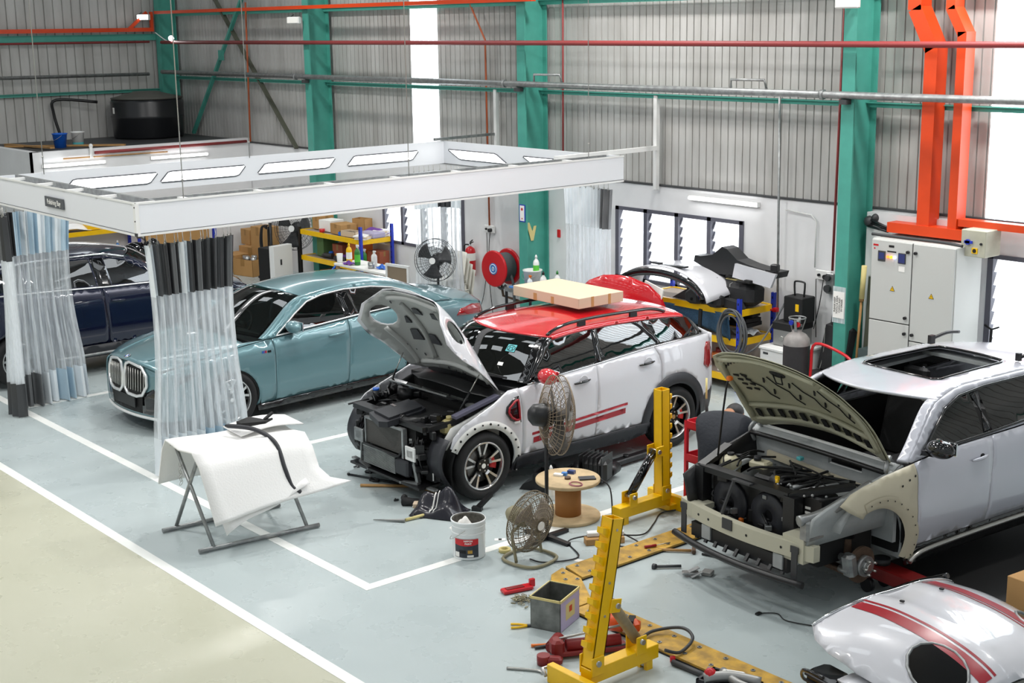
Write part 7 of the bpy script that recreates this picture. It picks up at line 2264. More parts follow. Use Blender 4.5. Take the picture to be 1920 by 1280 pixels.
simple('broom', 'wooden broom handle leaning beside the rightmost teal column', 'broom', MB().mat('wood').tube([(-.02, 0, 0), (.05, .0, 1.35)], .016, 8).tube([(.05, 0, 1.33), (.07, .0, 1.75)], .03, 8, smooth=True).mat('foam_yellow').tube([(.052, 0, 1.36), (.072, .0, 1.76)], .032, 8), (-9.98, 13.72, 0))
simple('timber_plank', 'dark plank leaning against the wall behind the broom handle', 'plank', MB().mat('dull_olive').bar((0, 0, 0), (.02, .06, 1.62), .09, .03), (-9.88, 13.75, 0))
simple('waste_bin', 'dark grey green bin at the foot of the wall left of the electrical cabinet', 'bin', MB().mat('bin_green').lathe([(.11, 0), (.13, .80), (.12, .80)], n=4, smooth=False), (-9.72, 13.62, 0), math.radians(45))
simple('plastic_bag', 'white plastic bag at the foot of the broom', 'bag', MB().mat('pvc_white').sph((0, 0, .3), 1, 12, (.07, .06, .3)), (-9.86, 13.6, .0))
nt = thing('wall_notice', 'white printed notice taped to the rightmost teal column', 'notice', (-10.13, 13.545, 1.12))
MB().mat('pvc_clear').bb((-.085, -.003, -.06), (.10, 0, .38)).build('tape_film', nt)
MB().mat('paper').bb((-.075, -.006, 0), (.085, -.003, .32)).build('notice_sheet', nt)
for k, s in enumerate(('PLEASE KEEP', 'TOOLS & AREA', 'CLEAN AND', 'IN ORDER')):
 text('notice_lettering', s, .036, 'black_matt', nt, loc=(-.05 + .034 * k, -.008, .16), rot=(PI / 2, math.radians(-90), 0), extrude=.0005, sx=.9)
# electrical cabinet
ec = thing('electrical_cabinet', 'tall grey electrical cabinet with lit indicators under the orange trunking', 'cabinet', (-9.55, 13.36, 0))
MB().mat('cab_grey').bb((0, 0, .02), (1.10, .5, 2.17), .006).build('cabinet_body', ec)
for nm, a, b in (('door', (.01, -.022, 1.24), (.545, 0, 2.16)), ('door', (.01, -.022, .06), (.545, 0, 1.228)), ('door', (.558, -.022, 1.06), (1.09, 0, 2.16)), ('door', (.558, -.022, .06), (1.09, 0, 1.048))):
 d = MB().mat('cab_grey').bb(a, b, .004).build(nm, ec)
 if b[2] > 1.3 or a[0] < .3:
  hx = .50 if a[0] < .3 else .60
  for hz in ((b[2] - .1, a[2] + .07) if b[2] > 1.3 else (b[2] - .1,)):
   MB().mat('black_plastic').cyl((hx, -.035, hz), .018, .03, 'Y', 12).build('door_lock', d)
MB().mat('black_matt').bb((.546, -.012, .06), (.557, -.002, 2.16)).bb((.01, -.012, 1.229), (.546, -.002, 1.239)).bb((.557, -.012, 1.049), (1.09, -.002, 1.059)).build('door_gap', ec)
MB().mat('dark_grey').bb((.10, -.03, 1.92), (.20, -.02, 2.04), .004).mat('screen_blue').bb((.115, -.032, 1.945), (.185, -.03, 2.02)).build('meter', ec)
MB().mat('dark_grey').bb((.37, -.03, 1.92), (.47, -.02, 2.04), .004).mat('screen_blue').bb((.38, -.032, 1.93), (.46, -.03, 2.03)).build('relay', ec)
for x, mt in ((.235, 'lamp_red'), (.28, 'lamp_amber'), (.325, 'lamp_blue')):
 MB().mat(mt).cyl((x, -.03, 1.98), .015, .02, 'Y', 14).build('indicator_lamp', ec)
MB().mat('black_matt').bb((.24, -.024, 2.09), (.31, -.022, 2.115)).bb((.22, -.024, 2.035), (.34, -.022, 2.05)).mat('paper').bb((.38, -.024, 1.83), (.46, -.022, 1.89)).mat('red_paint').bb((.03, -.024, 2.09), (.10, -.022, 2.11)).cyl((.05, -.023, 2.06), .01, .002, 'Y', 10).build('label_plates', ec)
for x, z in ((.31, 1.62), (.82, 1.60)):
 w = MB().mat('black_matt').prism([(x - .034, z - .026), (x + .034, z - .026), (x, z + .034)], -.0245, -.022, 'XZ')
 w.mat('yellow_paint').prism([(x - .026, z - .021), (x + .026, z - .021), (x, z + .025)], -.026, -.0245, 'XZ')
 w.mat('black_matt').prism([(x + .004, z + .014), (x - .007, z - .002), (x + .001, z - .002), (x - .004, z - .016), (x + .007, z + .002), (x - .001, z + .002)], -.027, -.026, 'XZ').build('warning_sign', ec)
simple('cable_bundle', 'thick black cables entering the wall left of the orange base trunking', 'cable', MB().mat('black_plastic').tube([(-9.95, 13.84, 2.30), (-9.6, 13.72, 2.24)], .016, 6).tube([(-9.95, 13.84, 2.26), (-9.6, 13.74, 2.22)], .016, 6).tube([(-9.95, 13.82, 2.22), (-9.6, 13.72, 2.20)], .016, 6).mat('dark_grey').sph((-9.96, 13.86, 2.27), .07, 10).sph((-9.88, 13.86, 2.32), .05, 8))
simple('cable', 'black flat cable draped along the top of the electrical cabinet', 'cable', MB().mat('dark_grey').tube(smooth_path([(-9.66, 13.5, 2.19), (-9.2, 13.5, 2.19), (-8.7, 13.5, 2.19), (-8.45, 13.45, 2.18)], 5), .018, 6))
iso = thing('isolator_box', 'weathered grey isolator box right of the orange base trunking', 'switch box', (-8.50, 13.50, 2.07))
MB().mat('cream_metal').bb((0, 0, 0), (.30, .3, .29), .006).build('box_body', iso)
MB().mat('blue_paint').cyl((.09, -.012, .16), .03, .02, 'Y', 14).box((.10, -.016, .16), (.10, .012, .03)).build('switch_handle', iso)
MB().mat('yellow_paint').bb((.14, -.01, .04), (.21, 0, .10)).mat('black_matt').cyl((.175, -.012, .07), .022, .006, 'Y', 12).build('rotary_switch', iso)
MB().mat('black_plastic').cyl((.25, -.008, .15), .014, .016, 'Y', 10).build('box_lock', iso)
simple('hook_bar', 'black T handled bar leaning on the wall right of the electrical cabinet', 'tool', MB().mat('black_matt').tube([(0, 0, 0), (.0, .06, 1.2)], .016, 8).tube([(-.09, .06, 1.24), (0, .06, 1.2), (.09, .06, 1.24)], .012, 6), (-8.33, 13.88, 0))
simple('wall_switch', 'small grey switch on the white pier right of the electrical cabinet', 'switch', MB().mat('galv').bb((-.03, -.02, -.04), (.03, 0, .04), .005), (-8.56, 13.86, 1.42))

# ---------------------------------------------------------------- on the floor in front
mat('bag_black', '1c1b24', .25)
mat('bucket_white', 'eceeee', .3)
mat('dirt_grey', '55524a', .8, noise=(30, .5))
mat('label_dark', '343a44', .45, noise=(30, .4))
mat('card_tube', 'a8743f', .7)
mat('wire_pink', 'a85a72', .5)
mat('fan_beige', '8d806a', .6, noise=(60, .4))
mat('fan_beige_body', '8b8468', .5)
mat('fan_rust', '8a7a66', .5, .3)
mat('fan_blade', '9a8f84', .6)
mat('fan_blade_dark', '5a5550', .5)
mat('ram_dirty', 'a08f70', .6, .3, noise=(14, .3))
mat('tin_old', '8d8f8b', .45, .6, noise=(9, .5))
mat('lilac_card', 'b8aece', .6)
mat('chain_brass', '8a846c', .4, .7)
mat('orange_bright', 'e2561c', .35)
mat('cart_red', 'c1172a', .4)
# folding stand with a white sheet draped over it
sd_ = thing('trestle_stand', 'grey tube trestle carrying a white sheet on the white floor line', 'stand', (0, 0, 0))
for a, b in (((-11.68, 5.44, .025), (-11.57, 6.64, .025)), ((-10.96, 5.44, .025), (-10.82, 6.62, .025))):
 MB().mat('galv').tube([a, b], .022, 8).build('floor_bar', sd_)
for y, d in ((5.58, 0), (6.50, .1)):
 MB().mat('galv').tube([(-11.68 + d, y, .03), (-11.12 + d, y, .86)], .018, 8).build('leg', sd_)
 MB().mat('galv').tube([(-10.94 + d, y, .03), (-11.58 + d, y, .86)], .018, 8).build('leg', sd_)
for x in (-11.60, -11.10):
 MB().mat('galv').tube([(x, 5.54, .87), (x + .1, 6.62, .87)], .018, 8).build('top_bar', sd_)
ch = MB().mat('steel')
for k in range(6):
 ch.tube([(-11.45 + .02 * math.cos(w), 5.55 + .015 * math.sin(w) * (k % 2), .70 - .035 * k + .02 * math.sin(w)) for w in np.linspace(0, 2 * PI, 9)[:-1]], .003, 4, True)
ch.build('chain', sd_)
def dr(u, v):
 """u across (x), v along (y)"""
 P = [(-11.83, .44), (-11.70, .80), (-11.62, .905), (-11.36, .87), (-11.10, .905), (-10.97, .80), (-10.80, .50), (-10.72, .38)]
 q = u * (len(P) - 1)
 i = min(int(q), len(P) - 2)
 t = q - i
 x = P[i][0] * (1 - t) + P[i + 1][0] * t
 z = P[i][1] * (1 - t) + P[i + 1][1] * t
 y0, y1 = 5.50, 6.62
 if u > .8:
  y0 -= .0; y1 += .25 * (u - .8) / .2
  z += (v - .4) * .14 * (u - .8) / .2
 return (x + .1 * v, y0 + (y1 - y0) * v, z + .012 * math.sin(7 * v + 5 * u))
sh_ = simple('cloth_sheet', 'stiff white sheet draped over the grey tube trestle', 'sheet', MB().mat('cloth_white').grid(dr, 35, 10), solid=.015)
simple('cloth_sheet', 'upper white sheet flap standing up behind the black trim on the trestle', 'sheet', MB().mat('cloth_white').grid(lambda u, v: (-11.62 + .34 * v + .1 * u, 6.1 + .62 * u, .925 + .04 * math.sin(PI * u) - .02 * v + .02 * u), 8, 6), solid=.012)
simple('cloth_sheet', 'lower thin white sheet hanging below the draped one on the trestle', 'sheet', MB().mat('cloth_white').grid(lambda u, v: (-11.02 + .30 * v + .05 * u, 5.60 + .85 * u, .62 - (.42 - .22 * u) * v * (1 - .35 * u) + .02 * math.sin(8 * u)), 12, 6), solid=.006)
simple('bumper_strip', 'long curved black trim strip hanging over the white sheet', 'car part', MB().mat('dark_plastic').tube(smooth_path([(-11.48, 6.05, .97), (-11.2, 6.2, .965), (-10.97, 6.28, .87), (-10.82, 6.28, .66), (-10.74, 6.30, .50), (-10.68, 6.36, .44)], 6), [.01] + [.022] * 29 + [.012], 8))
simple('vent_trim', 'small black fluted trim piece lying on the white sheet', 'car part', MB().mat('black_matt').prism([(-.16, -.02), (-.10, -.10), (.12, -.04), (.17, .08), (.10, .03), (-.06, .14)], 0, .03, 'XY').bar((.1, .02, .03), (.17, .09, .08), .03, .02), (-11.42, 6.32, .952), .9)

# things lying in front of the stripped hatchback
def lay(name, label, cat, m, loc=(0, 0, 0), rot=0, **k):
 return simple(name, label, cat, m, loc, rot, **k)
lay('wooden_stick', 'long wooden stick lying in front of the stripped hatchback', 'stick', MB().mat('wood').tube([(-11.55, 7.58, .018), (-11.15, 7.98, .018)], .016, 8).mat('card_tape').tube([(-11.15, 7.98, .018), (-10.85, 8.02, .018)], .016, 8))
lay('metal_rod', 'black metal rod on the floor under the hatchback nose', 'rod', MB().mat('black_plastic').tube([(-11.95, 7.70, .014), (-11.25, 7.95, .014)], .012, 6).sph((-11.95, 7.70, .016), .018, 8))
lay('chisel', 'grey steel chisel lying left of the yellow handled tool', 'tool', MB().mat('grey_metal').tube([(-10.62, 7.10, .012), (-10.38, 7.30, .02)], [.004, .018], 8))
lay('hand_tool', 'yellow handle of a tool beside the torn bag', 'tool', MB().mat('foam_yellow').tube([(-10.40, 7.32, .016), (-10.36, 7.55, .03)], .015, 8))
def rag(u, v, a, b, h, s):
 return ((u - .5) * a, (v - .5) * b, .01 + h * math.sin(PI * u) ** .7 * math.sin(PI * v) ** .7 * (1 + .35 * math.sin(9 * u + s) + .3 * math.sin(11 * v + 2 * s)))
bg_ = lay('torn_bag', 'torn black plastic bag with white stripes beside the front wheel', 'bag', MB().mat('bag_black').grid(lambda u, v: rag(u, v, .50, .36, .20, 1), 22, 16), (-10.36, 7.70, 0), .5)
MB().mat('paper').tube([rag(.42, v, .50, .36, .207, 1) for v in np.linspace(.05, .95, 14)], .008, 4).tube([rag(.50, v, .50, .36, .207, 1) for v in np.linspace(.05, .95, 14)], .005, 4).build('bag_stripe', bg_)
lay('rubber_boot', 'dark rubber gaiter lying left of the torn bag', 'car part', MB().mat('rubber').tube([(0, 0, .04), (.09, .02, .045), (.2, .05, .04)], [.05, .035, .04], 10).sph((.0, .02, .07), .035, 8), (-10.80, 7.58, 0), .3)
lay('paper_scrap', 'crumpled white tissue beside the torn bag', 'paper', MB().mat('paper').grid(lambda u, v: rag(u, v, .16, .12, .06, 3), 10, 8), (-10.60, 7.66, 0))
lay('wood_block', 'small tan wood block beside the torn bag', 'block', MB().mat('card_light').box((0, 0, .03), (.16, .09, .05), 0, .006), (-10.52, 7.60, .04), .8)
lay('wire_bundle', 'small tangle of grey wire in front of the torn bag', 'wire', MB().mat('dark_grey').tube(smooth_path([(0, 0, .01), (.06, .05, .03), (.02, .10, .02), (-.05, .05, .04), (.04, -.02, .02), (.1, .04, .01)], 5), .006, 5).tube(smooth_path([(.02, .02, .02), (-.03, .08, .03), (.07, .09, .02)], 5), .005, 5), (-10.45, 7.45, 0))
lay('bumper_clip', 'black bracket standing at the front tyre', 'car part', MB().mat('black_plastic').bar((0, 0, .02), (.06, .14, .14), .06, .03).box((0, 0, .02), (.10, .06, .04), .4), (-10.18, 8.02, 0), .2)
r5 = random.Random(9)
for i, (x, y, lab) in enumerate(((-11.84, 7.92, 'black plastic clip cluster on the floor left of the intercooler'), (-12.12, 7.92, 'small metal clip on the floor farthest left of the hatchback nose'), (-11.80, 7.52, 'tiny silver screw on the floor left of the wooden stick'), (-11.66, 7.82, 'second black clip cluster close to the hatchback nose'), (-10.95, 7.60, 'black fragment on the floor below the wooden stick'))):
 m = MB().mat('black_plastic' if i in (0, 3, 4) else 'galv')
 for k in range(7 if i in (0, 3) else 2):
  m.box((r5.uniform(-.09, .09) * (1 if i in (0, 3) else .2), r5.uniform(-.05, .05) * (1 if i in (0, 3) else .2), .012), (r5.uniform(.03, .08), r5.uniform(.01, .03), .018), r5.uniform(0, 3), .003)
 lay('plastic_clip', lab, 'car part', m, (x, y, 0))

# paint bucket with torn lid
pb = thing('paint_bucket', 'white paint bucket with red and dark label standing on the white floor line', 'bucket', (-9.31, 7.23, 0), math.radians(0))
MB().mat('bucket_white').lathe([(0, .003), (.142, .003), (.146, .01), (.150, .33), (.157, .335), (.157, .35), (.150, .352), (.146, .33), (.14, .20)], n=40, cap=False).build('bucket_body', pb)
for z in (.24, .30):
 MB().mat('bucket_white').lathe([(.149, z - .006), (.154, z), (.149, z + .006)], n=40, cap=False).build('bucket_rib', pb)
MB().mat('dirt_grey').lathe([(.146, .30), (.147, .352), (.140, .335), (.138, .24), (0, .22)], n=32, cap=False).build('dirty_rim', pb)
MB().mat('paper').grid(lambda u, v: (.125 * (u - .5) * 2 - .01, .10 * (v - .5) * 2 - .02, .24 + .12 * math.exp(-((u - .45) ** 2 + (v - .5) ** 2) * 9) + .01 * math.sin(20 * u + 9 * v)), 12, 12).build('plastic_liner', pb)
ang = lambda s: math.radians(-42 + s)
def wrap(r, a0, a1, z0, z1, mt, nm, dz=0.0):
 m = MB().mat(mt)
 n = 16
 vs = []
 for i in range(n + 1):
  a = ang(a0 + (a1 - a0) * i / n)
  sag = dz * (1 - (2 * i / n - 1) ** 2)
  vs += [(r * math.cos(a), r * math.sin(a), z0 - sag), (r * math.cos(a), r * math.sin(a), z1)]
 m.add(vs, [(2 * i, 2 * i + 2, 2 * i + 3, 2 * i + 1) for i in range(n)], True)
 return m.build(nm, pb)
wrap(.1505, -48, 38, .03, .15, 'label_dark', 'label')
wrap(.1512, -48, 38, .15, .20, 'red_paint', 'label_band', .012)
wrap(.1515, -46, -30, .035, .08, 'paper', 'label_patch')
wrap(.1515, -2, 20, .035, .055, 'paper', 'label_patch')
wrap(.1515, 0, 16, .07, .10, 'dirty_yellow', 'label_picture')
wrap(.1515, -30, -6, .07, .10, 'black_matt', 'label_picture')
def wraptext(s, size, z, a, mt, r=.1525):
 o = text('label_lettering', s, size, mt, pb, loc=(0, 0, 0), extrude=.0003, bold=.0006)
 for v in o.data.vertices:
  x, y, d = v.co
  w = ang(a) + x / r
  v.co = Vector(((r + d) * math.cos(w), (r + d) * math.sin(w), z + y))
 return o
wraptext('NIPPON', .022, .184, 2, 'paper')
wraptext('PAINT', .022, .160, 2, 'paper')
w_ = wraptext('VINILEX', .014, .130, -4, 'paper')
bpy.data.objects.remove(w_)
P = [(.165 * math.cos(a), .165 * math.sin(a), .29 - .13 * math.sin(a - 2.3) * (1 if math.sin(a - 2.3) > 0 else 0)) for a in np.linspace(2.3, 2.3 + PI, 15)]
MB().mat('steel').tube(P, .003, 5).build('bucket_handle', pb)

# cable reel used as table
cr = thing('cable_reel', 'wooden cable drum used as a table beside the pedestal fan', 'cable reel', (-9.45, 8.55, 0))
for z in (0, .36):
 MB().mat('reel_wood').lathe([(0, z), (.305, z), (.31, z + .008), (.31, z + .027), (.305, z + .035), (0, z + .035)], n=48, cap=False).build('reel_disc', cr)
MB().mat('card_tube').cyl((0, 0, .197), .125, .325, 'Z', 32).build('reel_core', cr)
ZT = .396
lay('tablet', 'black tablet lying on the cable drum', 'tablet', MB().mat('black_gloss').box((0, 0, .006), (.16, .10, .012), 0, .004), (-9.30, 8.66, ZT), 1.0)
lay('wire_ring', 'pink coil of thin wire on the cable drum', 'wire', MB().mat('wire_pink').tube([(.07 * math.cos(a), .055 * math.sin(a), .006) for a in np.linspace(0, 2 * PI, 24)[:-1]], .004, 5, True).tube([(.065 * math.cos(a) + .004, .05 * math.sin(a), .012) for a in np.linspace(0, 2 * PI, 24)[:-1]], .003, 5, True), (-9.24, 8.46, ZT))
lay('small_packet', 'blue and white packet on the cable drum', 'packet', MB().mat('paper').box((0, 0, .01), (.09, .05, .02)).mat('label_blue').box((.05, .03, .015), (.05, .04, .03)), (-9.55, 8.52, ZT), .5)
lay('small_box', 'small dark box at the back of the cable drum', 'box', MB().mat('screen_blue').box((0, 0, .015), (.07, .05, .03)), (-9.52, 8.66, ZT), .4)
lay('bottle_cap', 'small brown bottle cap on the cable drum', 'cap', MB().mat('rusty').cyl((0, 0, .01), .03, .02), (-9.42, 8.52, ZT))  # loose bottle cap on the drum
bottle('white spray can standing behind the cable drum', (-9.93, 8.76, 0), .36, .045, 'white_metal', 'white_metal', 'spray_can', label_m='paper')
# floor fan and pedestal fan
fan('floor_fan', 'dusty beige floor fan standing right of the paint bucket', (-8.85, 7.56, 0), math.radians(98), .27, .36, 'fan_beige', 'fan_beige_body', 'fan_blade', tilt=.12, floor='fan_beige_body', wires=48, rings=6, wr=.0028, boss='white_metal')
fan('pedestal_fan', 'tall black pedestal fan with rusty guard in front of the white hatchback', (-9.1, 8.1, 0), math.radians(157), .36, 1.17, 'fan_rust', 'black_plastic', 'fan_blade_dark', tilt=.10, wires=44, rings=6, wr=.0026, boss='white_metal')
tape = lay('tape_roll', 'yellowish roll of masking tape lying left of the floor fan', 'tape', MB().mat('foam_yellow').lathe([(.035, 0), (.055, 0), (.055, .03), (.035, .03), (.035, 0)], cap=False, n=24), (-9.16, 7.52, 0))
wb_ = lay('wood_block', 'brown wood block under the white power strip', 'block', MB().mat('wood').box((0, 0, .03), (.36, .10, .06), 0, .004), (-8.72, 8.33, 0), 1.05)
ps = thing('power_strip', 'white power strip lying on the wood block by the fan base', 'power strip', (-8.74, 8.36, .062), 1.0)
MB().mat('white_metal').box((0, 0, .02), (.34, .07, .04), None, .006).build('strip_body', ps)
MB().mat('black_plastic').box((-.02, 0, .06), (.05, .05, .05), None, .008).build('plug', ps)
for i, pts in enumerate((((-8.66, 8.40, .08), (-8.6, 8.7, .02), (-8.75, 9.0, .012), (-8.9, 9.25, .012), (-8.8, 9.35, .05)), ((-8.76, 8.30, .08), (-8.95, 8.1, .012), (-8.6, 7.9, .012), (-8.7, 7.6, .012), (-8.85, 7.55, .012)), ((-8.70, 8.5, .07), (-8.5, 8.55, .012), (-8.4, 8.45, .012), (-8.55, 8.35, .012)), ((-9.22, 8.76, .39), (-9.13, 8.80, .3), (-9.0, 8.7, .05), (-8.85, 8.5, .03), (-8.76, 8.38, .10)))):
 lay('power_cable', ('black cable running from the power strip to the far yellow post', 'black cable looping from the power strip to the floor fan', 'short black cable loop right of the power strip', 'thin dark cable hanging from the cable drum to the power strip')[i], 'cable', MB().mat('black_plastic').tube(smooth_path(pts, 8), .007, 6))

# black parts taken off the hatchback
ab = thing('air_duct', 'black open air duct box on the floor by the front wheel', 'car part', (-10.12, 8.86, 0), .5)
MB().mat('black_plastic').bb((-.13, -.01, .0), (.13, .01, .20)).bb((-.14, -.01, 0), (-.12, .2, .2)).bb((.12, -.01, 0), (.14, .2, .2)).bb((-.14, .19, 0), (.14, .21, .2)).bb((-.14, 0, .0), (.14, .2, .02)).build('duct_box', ab)
MB().mat('black_plastic').prism([(-.14, 0), (-.30, 0), (-.26, .06), (-.14, .12)], .02, .2, 'XZ').build('duct_neck', ab)
hb = thing('heater_box', 'big ribbed black heater box on the floor beside the hatchback sill', 'car part', (-10.02, 9.46, 0), .4)
m = MB().mat('black_plastic').box((0, 0, .15), (.30, .26, .28), None, .06)
for k in range(6):
 m.bb((-.14 + .05 * k, -.14, .05), (-.13 + .05 * k, .14, .31))
m.cyl((.1, .18, .1), .06, .2, 'Y', 16).cyl((-.18, .0, .12), .08, .12, 'X', 16)
m.build('box_body', hb)
MB().mat('black_gloss').tube(smooth_path([(-.2, -.05, .1), (-.35, -.02, .06), (-.5, .05, .04)], 4), .03, 8).build('outlet_pipe', hb)
lay('car_bracket', 'jumble of black brackets left of the heater box', 'car part', MB().mat('black_plastic').bar((-.2, 0, .03), (.15, .05, .06), .06, .04).bar((-.1, -.06, .02), (.12, .1, .14), .04, .03).bar((0, .08, .02), (-.05, -.04, .2), .04, .02).box((.1, 0, .05), (.1, .1, .1), .4, .01), (-10.32, 9.22, 0), .6)
lay('crossmember', 'long black crossmember lying along the hatchback sill', 'car part', MB().mat('black_plastic').box((0, 0, .06), (.10, .95, .06), 0, .012).box((0, .40, .07), (.14, .16, .08), .1, .015).cyl((0, .2, .10), .03, .03).cyl((0, -.2, .10), .03, .03), (-10.25, 10.30, 0), .05)

# yellow pulling posts
def lift(label, loc, rot, lean, strut_m, h=1.10):
 """arm along local +y from the post, teeth on the -y face"""
 t = thing('pulling_post', label, 'frame puller', loc, rot, 'yellow frame pulling posts')
 MB().mat('yellow_paint').bb((-.055, -.06, .07), (.055, .62, .18), .004).build('base_arm', t)
 MB().mat('yellow_paint').bb((-.05, .50, .0), (-.02, .56, .08)).bb((.02, .50, .0), (.05, .56, .08)).mat('steel').cyl((0, .53, .035), .03, .04, 'X', 14).build('castor', t)
 R = Matrix.Rotation(-lean, 3, 'X')
 hp = thing_part('post', t, (0, 0, .18), (-lean, 0, 0))
 w = .055
 p = MB().mat('yellow_paint')
 p.bb((-w, -w, 0), (-w + .008, w, h)).bb((w - .008, -w, 0), (w, w, h)).bb((-w, -w, 0), (w, -w + .008, h)).bb((-w, w - .008, 0), (w, w, h))
 p.build('post_tube', hp)
 for k in range(9):
  z = .12 + k * (h - .16) / 9
  MB().mat('yellow_paint').prism([(-w, z), (-w - .055, z + .035), (-w - .055, z + .075), (-w, z + .065)], -.03, .03, 'YZ').build('tooth', hp)
 for z in (.05, .38, .62, h - .08):
  MB().mat('steel').cyl((w + .001, .0, z), .01, .006, 'X', 10).build('bolt', hp)
 for x in (-.06, .06):
  MB().mat('yellow_paint').box((x, w + .035, .45), (.012, .10, .10), None, .005).build('strut_lug', hp)
  MB().mat('yellow_paint').box((x * .9, .44, .22), (.012, .10, .14), None, .004).build('strut_lug', t)
  MB().mat('yellow_paint').box((x, 0, .20), (.014, .12, .14), None, .004).build('pivot_lug', t)
 a = Vector((0, .44, .25))
 b = R @ Vector((0, w + .05, .45)) + Vector((0, 0, .18))
 MB().mat(strut_m).tube([a, b], .042, 14).build('ram', t)
 MB().mat('steel').cyl((0, .44, .25), .02, .16, 'X', 12).cyl(tuple(b), .02, .16, 'X', 12).cyl((0, 0, .22), .022, .16, 'X', 12).build('pins', t)
 MB().mat('yellow_paint').bb((-.30, -.16, .0), (.30, -.10, .14), .004).bb((-.10, -.16, .02), (.10, .0, .07)).build('foot_plate', t)
 MB().mat('steel').tube([(-.30, -.17, .05), (-.36, -.15, .08), (-.36, -.11, .08), (-.30, -.10, .05)], .014, 8).build('shackle', t)
 return t
lift('near yellow toothed pulling post at the bottom of the picture', (-6.69, 6.27, 0), math.radians(0), math.radians(11), 'ram_dirty', 1.08)
lift('far yellow toothed pulling post in front of the hatchback rear wheel', (-8.97, 9.34, 0), math.radians(180), math.radians(1), 'black_gloss', 1.04)
# perforated floor plates
def plate(label, poly, studs):
 t = thing('floor_rail', label, 'floor rail', (0, 0, 0))
 MB().mat('dirty_yellow').prism(poly, .012, .03, 'XY').build('plate', t)
 m = MB().mat('black_matt').prism([(p[0] * .999 - .004, p[1] * .999) for p in poly], .0, .012, 'XY')
 m.build('plate_foot', t)
 m = MB()
 for x, y in studs:
  m.mat('galv').cyl((x, y, .033), .018, .006, 'Z', 10)
  m.mat('dark_grey').cyl((x, y, .037), .009, .004, 'Z', 8)
 m.build('bolts', t)
 return t
st = []
for y in np.arange(7.72, 9.5, .24):
 st += [(-8.42, y), (-8.26, y)]
plate('dirty yellow bolted floor rail running from the corner towards the far post', [(-8.48, 7.64), (-8.20, 7.58), (-8.20, 9.6), (-8.48, 9.6)], st)
st = [(-8.38, 7.52), (-8.26, 7.44), (-8.15, 7.34), (-8.03, 7.23), (-7.92, 7.14), (-8.20, 7.52), (-8.08, 7.40), (-7.96, 7.30)]
plate('dirty yellow bolted corner plate behind the metal tin box', [(-8.48, 7.60), (-8.42, 7.42), (-7.98, 7.02), (-7.78, 7.02), (-7.78, 7.30), (-8.20, 7.56)], st)
st = []
for x in np.arange(-7.65, -4.3, .26):
 st += [(x, 7.14), (x, 7.30)]
plate('yellow bolted floor rail running from the near post to the bottom right', [(-7.76, 7.06), (-4.2, 7.06), (-4.2, 7.36), (-7.76, 7.36)], st)

# metal tin box and tools
tx = thing('tin_box', 'open square metal tin with a lilac side and yellow taped rim', 'tin', (-7.72, 6.84, 0), math.radians(22))
w = .006
MB().mat('tin_old').bb((-.13, -.17, 0), (.13, .17, w)).bb((-.13, -.17, 0), (-.13 + w, .17, .26)).bb((-.13, -.17, 0), (.13, -.17 + w, .26)).bb((-.13, .17 - w, 0), (.13, .17, .26)).bb((.13 - w, -.17, 0), (.13, .17, .26)).build('tin_body', tx)
MB().mat('lilac_card').bb((.13, -.165, .005), (.133, .165, .25)).build('lilac_panel', tx)
MB().mat('foam_yellow').bb((.1332, -.08, .07), (.1338, .08, .20)).mat('red_paint').bb((.1339, -.02, .12), (.1343, .03, .17)).build('side_label', tx)
MB().mat('foam_yellow').bb((-.134, -.174, .245), (.134, -.168, .265)).bb((-.134, .168, .245), (.134, .174, .265)).bb((-.136, -.174, .245), (-.128, .174, .265)).bb((.126, -.174, .245), (.136, .174, .265)).build('rim_tape', tx)
cn = MB().mat('chain_brass')
for k in range(46):
 x, y, z = r5.gauss(0, .055), r5.gauss(0, .06), r5.uniform(.006, .035)
 R = Matrix.Rotation(r5.uniform(0, 6), 3, 'Z') @ Matrix.Rotation(r5.uniform(-.7, .7), 3, 'X')
 cn.tube([R @ Vector((.019 * math.cos(w_), .012 * math.sin(w_), 0)) + Vector((x, y, z)) for w_ in np.linspace(0, 2 * PI, 9)[:-1]], .004, 4, True)
o = lay('steel_chain', 'small heap of dull steel chain left of the tin box', 'chain', cn, (-8.20, 6.92, .004))
lay('pull_clamp', 'flat red pulling clamp beside the heap of chain', 'tool', MB().mat('red_paint').box((0, 0, .02), (.09, .27, .03), 0, .006).box((.0, .14, .05), (.03, .05, .07), 0, .004).mat('jack_red').box((.0, -.02, .037), (.05, .16, .006)), (-8.40, 7.02, 0), -.25)
pl = thing('pliers', 'yellow handled pliers in front of the tin box', 'pliers', (-7.80, 6.62, .012), .9)
for s in (-1, 1):
 MB().mat('yellow_paint').tube(smooth_path([(-.13, s * .035, 0), (-.07, s * .03, 0), (0, s * .006, 0)], 4), .009, 6).build('handle', pl)
MB().mat('dark_grey').prism([(0, -.015), (.07, -.006), (.07, .006), (0, .015)], -.008, .008, 'XY').build('jaws', pl)
hm = thing('hammer', 'wooden handled hammer lying in front of the bumper bar', 'hammer', (-8.08, 8.68, .02), .75)
MB().mat('wood').tube([(-.22, 0, 0), (.08, 0, 0)], .014, 8).build('handle', hm)
MB().mat('rusty').box((.10, 0, .005), (.035, .10, .04), None, .006).build('hammer_head', hm)
lay('pry_bar', 'black pry bar pointing at the bumper, right of the hammer', 'tool', MB().mat('black_matt').tube([(0, 0, .012), (.32, .05, .012)], .010, 6), (-7.92, 8.76, 0), .15)
lay('screwdriver', 'red handled screwdriver left of the hammer on the yellow rail', 'tool', MB().mat('stripe_wine').tube([(0, 0, .015), (-.05, -.10, .015)], .013, 8).mat('steel').tube([(0, 0, .015), (.05, .14, .015)], .005, 6), (-8.28, 8.55, .03), .1)
